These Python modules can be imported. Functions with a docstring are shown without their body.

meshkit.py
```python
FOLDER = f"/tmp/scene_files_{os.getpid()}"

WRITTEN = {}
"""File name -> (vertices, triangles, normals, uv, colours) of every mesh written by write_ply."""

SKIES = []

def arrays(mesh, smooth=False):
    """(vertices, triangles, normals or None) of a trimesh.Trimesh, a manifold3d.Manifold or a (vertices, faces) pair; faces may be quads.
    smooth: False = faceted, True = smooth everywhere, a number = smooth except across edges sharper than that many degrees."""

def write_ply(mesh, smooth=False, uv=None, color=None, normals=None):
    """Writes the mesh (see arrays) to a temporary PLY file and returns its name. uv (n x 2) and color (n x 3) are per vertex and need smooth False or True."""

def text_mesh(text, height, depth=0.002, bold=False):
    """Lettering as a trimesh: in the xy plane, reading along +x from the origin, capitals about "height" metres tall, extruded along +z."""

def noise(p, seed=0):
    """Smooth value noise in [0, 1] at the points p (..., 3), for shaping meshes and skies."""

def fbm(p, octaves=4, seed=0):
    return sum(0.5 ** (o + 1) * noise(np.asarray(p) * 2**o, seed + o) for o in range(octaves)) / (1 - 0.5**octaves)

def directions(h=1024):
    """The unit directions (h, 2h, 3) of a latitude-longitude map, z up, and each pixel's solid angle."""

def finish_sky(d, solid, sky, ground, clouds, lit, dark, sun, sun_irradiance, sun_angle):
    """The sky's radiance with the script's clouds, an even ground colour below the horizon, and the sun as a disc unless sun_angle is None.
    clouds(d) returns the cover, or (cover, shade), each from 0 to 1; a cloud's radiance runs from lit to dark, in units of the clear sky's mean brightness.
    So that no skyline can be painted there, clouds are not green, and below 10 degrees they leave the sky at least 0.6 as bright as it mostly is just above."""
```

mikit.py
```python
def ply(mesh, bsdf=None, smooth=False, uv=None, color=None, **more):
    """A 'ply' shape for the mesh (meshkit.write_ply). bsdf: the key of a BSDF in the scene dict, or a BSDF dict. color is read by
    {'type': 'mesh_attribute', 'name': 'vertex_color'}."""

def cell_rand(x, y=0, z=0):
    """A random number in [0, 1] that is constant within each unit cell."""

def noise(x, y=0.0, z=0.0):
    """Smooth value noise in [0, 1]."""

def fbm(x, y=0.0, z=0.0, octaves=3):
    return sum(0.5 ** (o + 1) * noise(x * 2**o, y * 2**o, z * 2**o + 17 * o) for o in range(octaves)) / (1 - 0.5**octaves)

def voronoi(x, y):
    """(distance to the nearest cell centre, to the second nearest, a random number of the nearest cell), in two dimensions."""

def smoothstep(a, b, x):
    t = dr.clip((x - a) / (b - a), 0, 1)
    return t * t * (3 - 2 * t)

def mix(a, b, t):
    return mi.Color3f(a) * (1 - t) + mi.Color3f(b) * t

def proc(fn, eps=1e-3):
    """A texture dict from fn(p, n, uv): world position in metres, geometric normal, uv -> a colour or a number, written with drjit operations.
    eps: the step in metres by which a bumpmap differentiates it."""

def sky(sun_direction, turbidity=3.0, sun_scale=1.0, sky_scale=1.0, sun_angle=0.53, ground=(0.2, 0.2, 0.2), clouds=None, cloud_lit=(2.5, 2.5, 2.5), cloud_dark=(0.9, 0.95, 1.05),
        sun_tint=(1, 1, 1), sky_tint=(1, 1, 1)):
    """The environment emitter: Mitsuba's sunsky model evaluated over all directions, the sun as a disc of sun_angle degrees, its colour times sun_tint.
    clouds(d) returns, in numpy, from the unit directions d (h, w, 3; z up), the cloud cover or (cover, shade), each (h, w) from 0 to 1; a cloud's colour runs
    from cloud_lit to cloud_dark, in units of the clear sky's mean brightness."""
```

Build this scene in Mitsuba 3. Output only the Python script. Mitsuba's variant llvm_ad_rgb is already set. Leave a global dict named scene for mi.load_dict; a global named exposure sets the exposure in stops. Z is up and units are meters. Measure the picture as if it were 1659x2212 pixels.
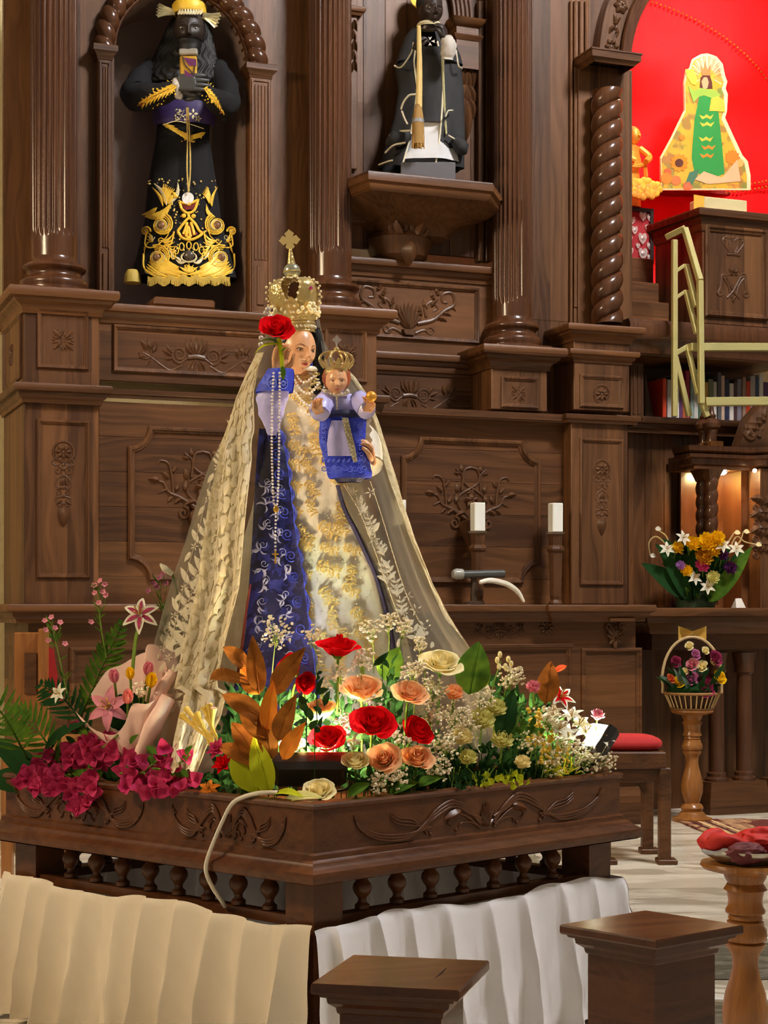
import math, random, numpy as np, trimesh, mitsuba as mi, mikit, meshkit, drjit as dr
from shapely.geometry import Polygon, LineString, Point
from shapely.ops import unary_union
from mikit import proc, noise, fbm, cell_rand, voronoi, smoothstep, mix
T = mi.ScalarTransform4f
R = random.Random(7)
scene, labels = {'type': 'scene'}, {}
PI = math.pi

# ---------------------------------------------------------------- camera, light, exposure
F = 3600.0                      # focal length in pixels of the 1659 x 2212 frame
CX, HY = 829.5, 1320.0          # the level line of sight lies at this row (lens shift)
scene['camera'] = {'type': 'perspective', 'fov': math.degrees(2 * math.atan(829.5 / F)), 'fov_axis': 'x',
                   'principal_point_offset_y': (1106.0 - HY) / 2212.0, 'near_clip': 0.1, 'far_clip': 60.0,
                   'to_world': T().look_at(origin=[0, 0, 0], target=[0, 1, 0], up=[0, 0, 1])}
exposure = 0.0
scene['room_light'] = {'type': 'constant', 'radiance': {'type': 'rgb', 'value': [0.20, 0.172, 0.13]}}

def area_lamp(key, pos, target, w, h, rgb):
    """a rectangular luminaire: its area light faces target"""
    scene[key] = {'type': 'rectangle', 'to_world': T().look_at(origin=list(pos), target=list(target), up=[0.01, 0.02, 1]) @ T().scale([w / 2, h / 2, 1]),
                  'bsdf': {'type': 'diffuse', 'reflectance': {'type': 'rgb', 'value': [.8, .8, .8]}},
                  'emitter': {'type': 'area', 'radiance': {'type': 'rgb', 'value': list(rgb)}}}
# church lamps high up in the nave, outside the frame: cool on the right, warm on the left
area_lamp('ceiling_lamp', (3.7, 5.9, 7.0), (-0.4, 9.7, 1.8), 1.5, 1.1, (126, 123, 122))
area_lamp('ceiling_lamp_001', (-4.8, 4.8, 3.2), (0, 7.4, -0.8), 1.5, 0.9, (50, 38, 24))
labels['ceiling_lamp'] = {'label': 'white ceiling luminaire on the right above the nave, out of the picture', 'category': 'lamp'}
labels['ceiling_lamp_001'] = {'label': 'warm ceiling luminaire on the left above the nave, out of the picture', 'category': 'lamp'}

# ---------------------------------------------------------------- naming
def key_for(name):
    if name not in scene and name not in labels and not any(k.startswith(name + '__') for k in (name,)): 
        if name not in _taken: _taken.add(name); return name
    i = _count.get(name, 0) + 1
    while f'{name}_{i:03d}' in _taken: i += 1
    _count[name] = i
    _taken.add(f'{name}_{i:03d}')
    return f'{name}_{i:03d}'
_taken, _count = set(), {}
def thing(name, label, cat=None, group=None, kind=None):
    k = key_for(name)
    labels[k] = {'label': label}
    if cat: labels[k]['category'] = cat
    if group: labels[k]['group'] = group
    if kind: labels[k]['kind'] = kind
    return k
def part(parent, name, mesh, mat='wood_up', smooth=35, label=None, kind=None, uv=None):
    k = key_for(parent + '__' + name)
    if isinstance(mesh, list): mesh = cat(mesh)
    scene[k] = mikit.ply(mesh, mat, smooth=smooth, uv=uv)
    if label or kind: labels[k] = {a: b for a, b in (('label', label), ('kind', kind)) if b}
    return k
def single(name, mesh, mat, label, cat_=None, group=None, kind=None, smooth=35, uv=None):
    k = thing(name, label, cat_, group, kind)
    if isinstance(mesh, list): mesh = cat(mesh)
    scene[k] = mikit.ply(mesh, mat, smooth=smooth, uv=uv)
    return k

# ---------------------------------------------------------------- frames
def P(x, y, Y):                 # the point that a pixel of the photograph shows at the distance Y
    return np.array([(x - CX) * Y / F, Y, (HY - y) * Y / F])
TH = math.radians(21.0)
CT, ST = math.cos(TH), math.sin(TH)
WALL = np.array([[CT, ST, 0, 0], [ST, -CT, 0, 10.0], [0, 0, 1, 0], [0, 0, 0, 1.0]]).T
WALL = np.array([[CT, ST, 0, 0.0], [ST, -CT, 0, 10.0], [0, 0, 1, 0], [0, 0, 0, 1]])   # (along the wall, out of the wall, up) -> world
def W(x, y, w=0.0):             # a pixel -> (u, z) on the plane that stands w out of the altar wall
    a = (x - CX) / F
    Y = (10 * CT - w) / (CT - a * ST)
    return np.array([a * Y * CT + (Y - 10) * ST, (HY - y) * Y / F])
def onwall(m):
    m = m.copy(); m.apply_transform(WALL); return m
def rect(x0, y0, x1, y1, w=0.0):
    (a, b), (c, d) = W(x0, y0, w), W(x1, y1, w)
    return a, d, c, b           # u0, z0, u1, z1

# ---------------------------------------------------------------- meshes
def TM(v, f): return trimesh.Trimesh(np.asarray(v, float), np.asarray(f, int), process=False)
def cat(ms): return ms[0] if len(ms) == 1 else trimesh.util.concatenate(ms)
def quads(n, m, cu=False, cv=False, off=0):
    I, J = np.meshgrid(np.arange(n if cu else n - 1), np.arange(m if cv else m - 1), indexing='ij')
    I2, J2 = (I + 1) % n, (J + 1) % m
    q = np.stack([I * m + J, I2 * m + J, I2 * m + J2, I * m + J2], -1).reshape(-1, 4) + off
    return np.vstack([q[:, [0, 1, 2]], q[:, [0, 2, 3]]])
def surf(pts, cu=False, cv=False):
    pts = np.asarray(pts, float); n, m = pts.shape[:2]
    return TM(pts.reshape(-1, 3), quads(n, m, cu, cv))
def box(x0, x1, y0, y1, z0, z1, b=0.0):
    """a box with bevelled edges"""
    if b <= 0:
        m = trimesh.creation.box((x1 - x0, y1 - y0, z1 - z0)); m.apply_translation(((x0 + x1) / 2, (y0 + y1) / 2, (z0 + z1) / 2)); return m
    b = min(b, (x1 - x0) / 3, (y1 - y0) / 3, (z1 - z0) / 3)
    pts = []
    for sx in (0, 1):
        for sy in (0, 1):
            for sz in (0, 1):
                x, y, z = (x1 if sx else x0), (y1 if sy else y0), (z1 if sz else z0)
                dx, dy, dz = (-b if sx else b), (-b if sy else b), (-b if sz else b)
                pts += [(x, y + dy, z + dz), (x + dx, y, z + dz), (x + dx, y + dy, z)]
    return trimesh.convex.convex_hull(np.array(pts))
def hull(pts): return trimesh.convex.convex_hull(np.asarray(pts, float))
def lathe(prof, n=24, cap=True):
    p = np.asarray(prof, float); a = np.arange(n) * 2 * PI / n
    v = np.stack([p[None, :, 0] * np.cos(a)[:, None], p[None, :, 0] * np.sin(a)[:, None], np.broadcast_to(p[None, :, 1], (n, len(p)))], -1)
    return surf(v, cu=True)
def at(m, x=0, y=0, z=0, s=1.0, rz=0.0, M=None):
    m = m.copy()
    if s != 1.0: m.apply_scale(s)
    if rz: m.apply_transform(trimesh.transformations.rotation_matrix(rz, [0, 0, 1]))
    if M is not None: m.apply_transform(M)
    m.apply_translation((x, y, z)); return m
def spline(pts, n):
    p = np.asarray(pts, float)
    if len(p) < 3: return p[0] + (p[-1] - p[0]) * np.linspace(0, 1, n)[:, None]
    q = np.vstack([2 * p[0] - p[1], p, 2 * p[-1] - p[-2]]); out = []
    for t in np.linspace(0, len(p) - 1 - 1e-9, n):
        i = int(t); t -= i; a, b, c, d = q[i:i + 4]
        out.append(.5 * (2 * b + (c - a) * t + (2 * a - 5 * b + 4 * c - d) * t * t + (3 * b - a - 3 * c + d) * t ** 3))
    return np.array(out)
def tube(pts, r, sides=6, n=None, flat=None):
    """a tapering tube along a curve with rounded-off ends; flat=(axis, k) squashes it by k along axis"""
    p = spline(pts, n) if n else np.asarray(pts, float)
    k = len(p); r = np.interp(np.linspace(0, 1, k), np.linspace(0, 1, len(np.atleast_1d(r))), np.atleast_1d(r).astype(float)) if np.ndim(r) else np.full(k, float(r))
    t = np.gradient(p, axis=0); t /= np.linalg.norm(t, axis=1, keepdims=True) + 1e-12
    nrm = np.zeros_like(p); a = np.array([0, 0, 1.0]) if abs(t[0, 2]) < .9 else np.array([1.0, 0, 0])
    for i in range(k):
        a = a - t[i] * (a @ t[i]); a /= np.linalg.norm(a) + 1e-12; nrm[i] = a
    bn = np.cross(t, nrm); th = np.arange(sides) * 2 * PI / sides
    v = (np.cos(th)[None, :, None] * nrm[:, None] + np.sin(th)[None, :, None] * bn[:, None]) * r[:, None, None]
    if flat is not None:
        ax = np.asarray(flat[0], float); ax /= np.linalg.norm(ax); v = v - (v @ ax)[..., None] * ax * (1 - flat[1])
    v = (v + p[:, None]).reshape(-1, 3)
    f = quads(k, sides, cv=True)
    v = np.vstack([v, p[0], p[-1]]); c0, c1 = len(v) - 2, len(v) - 1
    s = np.arange(sides); s2 = (s + 1) % sides
    f = np.vstack([f, np.stack([s2, s, s * 0 + c0], 1), np.stack([s + (k - 1) * sides, s2 + (k - 1) * sides, s * 0 + c1], 1)])
    return TM(v, f)
def extrude(poly, z0, z1):
    ms = []
    for g in getattr(poly, 'geoms', [poly]):
        if g.area < 1e-9: continue
        m = trimesh.creation.extrude_polygon(g, z1 - z0, engine='earcut'); m.apply_translation((0, 0, z0)); ms.append(m)
    return cat(ms)
def mitre(path, prof, closed=False, ends=True):
    """loft a profile [(offset to the right of the path, height)] along a plan path with mitred corners; returns (a, b, height)"""
    p = np.asarray(path, float); n = len(p)
    d = np.diff(np.vstack([p, p[:1]]) if closed else p, axis=0); d /= np.linalg.norm(d, axis=1, keepdims=True)
    nr = np.stack([d[:, 1], -d[:, 0]], 1); mm = []
    for i in range(n):
        if closed: a, b = nr[i - 1], nr[i]
        else: a, b = nr[max(i - 1, 0)], nr[min(i, n - 2)]
        m = a + b; mm.append(m / (m @ a) if abs(m @ a) > .2 else a)
    mm = np.array(mm); q = np.asarray(prof, float)
    v = np.concatenate([p[:, None] + mm[:, None] * q[None, :, :1], np.broadcast_to(q[None, :, 1:], (n, len(q), 1))], -1)
    m = surf(v, cu=closed)
    if ends and not closed and len(q) > 2:
        k = len(q); base = [0, (n - 1) * k]; tri = [[b0 + 0, b0 + i, b0 + i + 1] for b0 in base for i in range(1, k - 1)]
        m = TM(m.vertices, np.vstack([m.faces, tri]))
    return m
def swapyz(m):                  # (a, b, c) -> (a, c, b): a frame drawn in (u, z) with its height along w
    return TM(np.asarray(m.vertices)[:, [0, 2, 1]], np.asarray(m.faces))
def sphere(c, r, sub=2, sc=(1, 1, 1)):
    m = trimesh.creation.icosphere(subdivisions=sub, radius=1.0); m.apply_scale([r * s for s in sc]); m.apply_translation(c); return m
def frame_to(direction, up=(0, 0, 1)):
    z = np.asarray(direction, float); z /= np.linalg.norm(z); u = np.asarray(up, float)
    if abs(z @ u / np.linalg.norm(u)) > .98: u = np.array([1.0, 0, 0])
    x = np.cross(u, z); x /= np.linalg.norm(x); M = np.eye(4); M[:3, 0], M[:3, 1], M[:3, 2] = x, np.cross(z, x), z; return M

# ---------------------------------------------------------------- materials
def lin(c): c = np.asarray(c, float) / 255; return [float(v) for v in np.where(c < .04045, c / 12.92, ((c + .055) / 1.055) ** 2.4)]
def rgb(c): return {'type': 'rgb', 'value': lin(c)}
def bsdf(key, base, rough=.6, bump=None, **kw):
    d = {'type': 'principled', 'base_color': base if isinstance(base, dict) else rgb(base), 'roughness': rough, **kw}
    if bump: d = {'type': 'bumpmap', 'arbitrary': proc(bump[0], eps=bump[2] if len(bump) > 2 else 1e-3), 'scale': bump[1], 'nested_bsdf': d}
    scene[key] = {'type': 'twosided', 'bsdf': d}; return key
def leafy(key, c, trans=.6, rough=.5):
    scene[key] = {'type': 'principledthin', 'base_color': c if isinstance(c, dict) else rgb(c), 'roughness': rough, 'diff_trans': trans, 'eta': 1.4}
    return key
_pl = {}
def plain(c, rough=.6, **kw):   # a plain colour, shared
    k = (tuple(c), rough, tuple(sorted(kw.items())))
    if k not in _pl: _pl[k] = bsdf(f'plain_{len(_pl)}', c, rough, **kw)
    return _pl[k]
def wood(key, dark, light, axis, board=.14, rough=.33, vary=.5, coat=.25, fine=1.0):
    """grain that runs along axis 'z' (upright) or 'u' (level); boards of slightly different tone across it"""
    D, L = lin(dark), lin(light)
    def col(p, n, uv):
        u, w, z = p.x * CT + p.y * ST, p.x * ST - p.y * CT, p.z
        a, l = (u + w * .7, z) if axis == 'z' else (z, u + w)
        if board:
            b = dr.floor(a / board); tone = cell_rand(b, 3, 5); sh = cell_rand(b, 7, 1) * 9
        else: tone, sh = mi.Float(.5), mi.Float(0)
        warp = fbm(a * 7 + sh, l * 1.3 + sh, w * 5, 3)
        ring = noise(a * 55 * fine + warp * 12, l * 2.2 + sh, w * 30)
        fibre = noise(a * 240 * fine, l * 9, w * 150)
        t = .25 + .45 * (ring - .5) + .22 * (fibre - .5) + vary * (tone - .5) + .55 * (warp - .35)
        return mix(D, L, dr.clip(t, 0, 1))
    return bsdf(key, proc(col), rough, specular=.35, clearcoat=coat, clearcoat_gloss=.85)
wood('wood_up', (66, 39, 20), (126, 84, 50), 'z', rough=.42, coat=.12)
wood('wood_level', (64, 37, 18), (122, 79, 44), 'u', board=.19, rough=.42, coat=.12)
wood('wood_turned', (62, 34, 18), (102, 63, 36), 'z', board=0, rough=.2, coat=.6)
wood('wood_litter', (66, 35, 16), (112, 66, 32), 'u', board=.0, rough=.32, coat=.35)
wood('wood_carved', (66, 40, 22), (112, 75, 46), 'z', board=0, rough=.42, coat=.12)
wood('wood_post', (66, 33, 16), (106, 60, 34), 'u', board=.09, rough=.18, vary=.35, coat=.6)
wood('wood_stand', (120, 72, 30), (178, 120, 62), 'z', board=0, rough=.25, coat=.5)
# ---------------------------------------------------------------- the setting: floor, steps, plaster wall
def marble(key, a, b, c, sc=1.0, rough=.25):
    A, B, C_ = lin(a), lin(b), lin(c)
    def col(p, n, uv):
        x, y = p.x * sc, p.y * sc + p.z * sc * 3
        w = fbm(x * 1.2, y * 2.5, p.z, 4)
        v = fbm(x * 2.2 + w * 3, y * 9 + w * 7, 2.0, 4)
        v2 = fbm(x * 9, y * 34 + w * 6, 5.0, 3)
        t = smoothstep(.36, .62, v * .7 + v2 * .3)
        return mix(mix(A, B, t), C_, .75 * smoothstep(.57, .66, fbm(x * 3 + 9, y * 16 + w * 9, 7.0, 4)))
    return bsdf(key, proc(col), rough, specular=.5)
marble('marble', (184, 172, 150), (206, 197, 178), (150, 136, 114), .8)
marble('riser_stone', (150, 148, 138), (186, 184, 174), (120, 116, 102), 3.0, .4)
ZF, ZN = -1.27, -1.602
plan = Polygon([(-6, 12.6), (-6, 6.0), (-2.2, 6.45), (-.42, 7.95), (1.06, 6.86), (1.06, 6.5), (6, 6.5), (6, 12.6)])
# the sanctuary floor: large stone slabs with fine joints, each a piece of its own
def struct(name, mesh, mat, label, smooth=False):
    return single(name, mesh, mat, label, None, None, 'structure', smooth)
floor = struct('floor', extrude(plan, ZF - .16, ZF - .006), 'riser_stone', 'pale veined stone floor of the sanctuary')
for i in range(-5, 7):
    for j in range(0, 7):
        slab = Polygon([(i * .9 - .2, 6.5 + j * .9), (i * .9 + .699, 6.5 + j * .9), (i * .9 + .699, 7.399 + j * .9), (i * .9 - .2, 7.399 + j * .9)]).intersection(plan)
        if slab.area > .01 and (i > -1 or j > 0): part(floor, 'slab', extrude(slab, ZF - .008, ZF), 'marble', False)
steps = struct('step', extrude(Polygon([(1.06, 6.19), (6, 6.19), (6, 6.6), (1.06, 6.6)]), ZN, ZF - .166), 'marble', 'stone step below the sanctuary floor with a white nosing')
white_stone = plain((205, 202, 190), .4)
part(steps, 'nosing', box(1.06, 6, 6.17, 6.2, ZF - .178, ZF - .164, .004), white_stone)
part(steps, 'nosing', box(1.06, 6, 6.475, 6.51, ZF - .02, ZF + .001, .004), white_stone)
for k in range(9):
    x0 = 1.1 + k * .45 - .38
    part(steps, 'riser_tile', box(max(x0, 1.06) + .002, x0 + .446, 6.488, 6.5, ZF - .163, ZF - .021, .001), 'riser_stone')
    x0 -= .17
    part(steps, 'riser_tile', box(max(x0, 1.06) + .002, x0 + .446, 6.182, 6.191, ZN, ZF - .179, .001), 'riser_stone')
struct('floor_nave', box(-6, 6, 0.2, 6.9, ZN - .2, ZN), 'marble', 'pale stone floor of the nave')
struct('wall_back', onwall(box(-4.2, 4.6, -1.75, -1.6, ZF - .3, 5.2)), bsdf('plaster', (206, 188, 142), .9), 'cream plastered wall behind the altarpiece')

# ---------------------------------------------------------------- relief carving, drawn in (u, z) and standing out along w
class Carve:
    def __init__(s, u, z, w, k, kx=1.0): s.u, s.z, s.w, s.k, s.kx, s.ms = u, z, w, k, kx, []
    def p(s, pts, h=0.0):
        q = np.asarray(pts, float); return np.stack([s.u + q[:, 0] * s.k * s.kx, np.full(len(q), s.w + h), s.z + q[:, 1] * s.k], 1)
    def vine(s, pts, r0, r1=None, n=None, h=.0, sides=8):
        q = spline(pts, n or max(6, 5 * len(pts)))
        s.ms.append(tube(s.p(q, h), np.array([r0, r0 if r1 is None else r1]) * s.k, sides, flat=((0, 1, 0), .85))); return s
    def leaf(s, a, b, wd, bend=0.0, lobes=0, h=.0):
        a, b = np.asarray(a, float), np.asarray(b, float); d = b - a; L = np.linalg.norm(d); d /= L; nrm = np.array([-d[1], d[0]])
        n, m = 9, 5; v = np.zeros((n, m, 3))
        for i, t in enumerate(np.linspace(0, 1, n)):
            wid = wd * 1.25 * L * (np.sin(PI * min(1, t ** .75)) ** .8 + .04) * (1 - .25 * lobes * (i % 2))
            c = a + d * L * t + nrm * bend * L * np.sin(PI * t)
            for j, q in enumerate(np.linspace(-1, 1, m)):
                e = c + nrm * wid * q * .5
                v[i, j] = (s.u + e[0] * s.k * s.kx, s.w + h + (1 - q * q) * wid * s.k * .42 * (1.25 if j == 2 else 1) - .001, s.z + e[1] * s.k)
        s.ms.append(surf(v)); return s
    def spiral(s, c, r, turns, a0, r0, r1, sgn=1):
        t = np.linspace(0, 1, int(14 * turns)); ang = a0 + sgn * 2 * PI * turns * t; rr = r * (1 - .86 * t)
        s.ms.append(tube(s.p(np.stack([c[0] + rr * np.cos(ang), c[1] + rr * np.sin(ang)], 1)), np.array([r0, r1]) * s.k, 6, flat=((0, 1, 0), .9))); return s
    def ball(s, c, r, f=.6): q = s.p([c])[0]; s.ms.append(sphere(q, r * s.k, 1, (s.kx, f, 1))); return s
    def ring(s, c, r, t):
        a = np.linspace(0, 2 * PI, 25); s.ms.append(tube(s.p(np.stack([c[0] + r * np.cos(a), c[1] + r * np.sin(a)], 1)), t * s.k, 6)); return s
    def rosette(s, c, r, petals=8):
        for i in range(petals):
            a = 2 * PI * i / petals; s.leaf((c[0] + .15 * r * math.cos(a), c[1] + .15 * r * math.sin(a)), (c[0] + r * math.cos(a), c[1] + r * math.sin(a)), .6)
        return s.ball(c, r * .24)
    def poly(s, pts, h): s.ms.append(swapyz(extrude(Polygon([(s.u + x * s.k * s.kx, s.z + y * s.k) for x, y in pts]), s.w, s.w + h))); return s
    def mirror(s, f): f(1); f(-1); return s
    def mesh(s): return cat(s.ms)
def quatrefoil(u, z, w, k):
    c = Carve(u, z, w, k)
    for i in range(4):
        a = PI / 4 + i * PI / 2; d = np.array([math.cos(a), math.sin(a)]); q = np.array([-d[1], d[0]])
        c.leaf(d * .18, d * 1.3, .32, 0, 1).leaf(d * .3 + q * .05, d * .95 + q * .42, .3, .12).leaf(d * .3 - q * .05, d * .95 - q * .42, .3, -.12)
        a = i * PI / 2; d = np.array([math.cos(a), math.sin(a)]); q = np.array([-d[1], d[0]])
        c.spiral(d * .55 + q * .14, .16, 1.1, a, .06, .03).spiral(d * .55 - q * .14, .16, 1.1, a, .06, .03, -1).leaf(d * .6, d * 1.0, .5)
    return c.ring((0, 0), .16, .06).ball((0, 0), .1).mesh()
def scroll_frieze(u, z, w, k, half=False):
    c = Carve(u, z, w, k)
    c.leaf((0, .1), (0, 1.0), .22)
    def side(s):
        c.leaf((.05 * s, .1), (.28 * s, .98), .2, -.1 * s).leaf((.1 * s, .1), (.55 * s, .88), .2, -.16 * s)
        c.leaf((.04 * s, -.15), (.2 * s, -.9), .2, .1 * s).leaf((.1 * s, -.15), (.42 * s, -.75), .2, .14 * s)
        c.spiral((.85 * s, .08), .42, 1.9, -PI / 2, .08, .04, s)
        c.vine([(.85 * s, -.35), (.5 * s, -.1), (.35 * s, .0)], .07, .05)
        c.vine([(.7 * s, -.42), (1.3 * s, -.7), (1.8 * s, -.45), (2.3 * s, -.1), (2.7 * s, .1)], .06, .04)
        c.leaf((1.15 * s, .1), (1.5 * s, .55), .36, .1).leaf((1.2 * s, 0), (1.75 * s, .3), .3).leaf((1.2 * s, -.12), (1.65 * s, -.2), .32)
        c.spiral((2.5 * s, .1), .36, 1.3, PI, .07, .03, -s)
        for a, b in (((2.2, .1), (2.05, .75)), ((2.35, .2), (2.45, .85)), ((2.5, .2), (2.85, .7)), ((2.5, -.1), (2.95, -.2)), ((2.3, -.25), (2.55, -.6))):
            c.leaf((a[0] * s, a[1]), (b[0] * s, b[1]), .34, .08 * s)
    side(1)
    if not half: side(-1)
    else: side(-1)
    c.vine([(-.42, -.02), (0, .04), (.42, -.02)], .13, .13)
    return c.mesh()
def shell_frieze(u, z, w, k):
    c = Carve(u, z, w, k)
    for i in range(9):
        a = PI / 2 + (i - 4) * .26; c.leaf((.1 * math.cos(a), -.75), (.75 * math.cos(a), -.75 + 1.15 * math.sin(a)), .17)
    c.poly([(-.3, -.78), (.3, -.78), (.2, -1.0), (-.2, -1.0)], .02 * k / .1)
    def side(s):
        c.vine([(.3 * s, -.9), (.7 * s, -.75), (1.0 * s, -.9), (1.15 * s, -.7)], .07, .03).spiral((.95 * s, -.78), .2, 1.2, 0, .06, .03, s)
        c.vine([(.4 * s, -.5), (1.1 * s, -.3), (1.6 * s, .1), (2.05 * s, .4), (1.95 * s, .85), (1.55 * s, .8), (1.5 * s, .5), (1.75 * s, .45)], .1, .05)
        c.vine([(.8 * s, -.2), (.75 * s, .2), (1.05 * s, .45), (1.3 * s, .2), (1.1 * s, .05)], .08, .04)
        for a, b in (((.6, -.2), (.5, .3)), ((.85, .1), (.65, .55)), ((1.2, .5), (1.0, .95)), ((1.4, .7), (1.2, 1.15)), ((1.45, 0), (1.95, -.1)), ((1.2, -.2), (1.75, -.35)), ((1.85, .3), (2.15, .1)), ((1.0, .2), (1.35, .6)), ((1.5, .9), (1.75, 1.1))):
            c.leaf((a[0] * s, a[1]), (b[0] * s, b[1]), .38, .1 * s, 1)
    return c.mirror(side).mesh()
def pendant(u, z, w, k, n=1.0):   # from the rosette (y=0) down to y=-5.2
    c = Carve(u, z, w, k)
    c.ring((0, 0), .85, .09).ring((0, 0), .72, .04).rosette((0, 0), .68, 8)
    if n < .5:
        return c.mirror(lambda s: c.spiral((.45 * s, -1.05), .26, 1.3, 1, .07, .04, s).leaf((.1 * s, -.95), (.75 * s, -1.2), .4)).mesh()
    def side(s):
        c.vine([(.7 * s, -.55), (.9 * s, -.95), (.5 * s, -1.1), (.15 * s, -.95)], .08, .05).spiral((.45 * s, -1.55), .34, 1.4, PI / 2, .08, .04, s)
        c.vine([(.1 * s, -1.9), (.55 * s, -2.3), (.65 * s, -2.75), (.35 * s, -2.9)], .08, .05).spiral((.42 * s, -3.3), .26, 1.3, PI / 2, .07, .04, s)
        c.leaf((.05 * s, -2.0), (.3 * s, -2.8), .3).vine([(.1 * s, -3.6), (.6 * s, -3.75), (.5 * s, -4.15), (.1 * s, -4.1)], .08, .05)
        c.leaf((.1 * s, -2.9), (.6 * s, -3.1), .3).leaf((.1 * s, -3.9), (.7 * s, -4.3), .3)
        for i in range(5): c.leaf((.1 * s, -4.45 - i * .27), (.62 * s * (1 - i * .16), -4.3 - i * .27), .26)
    c.mirror(side)
    for y, r in ((-1.05, .16), (-1.35, .2), (-1.9, .18), (-2.9, .17), (-3.55, .2), (-4.2, .2)): c.ball((0, y), r)
    return c.leaf((0, -2.0), (0, -2.85), .4).leaf((0, -4.25), (0, -6.1), .42).mesh()
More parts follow.
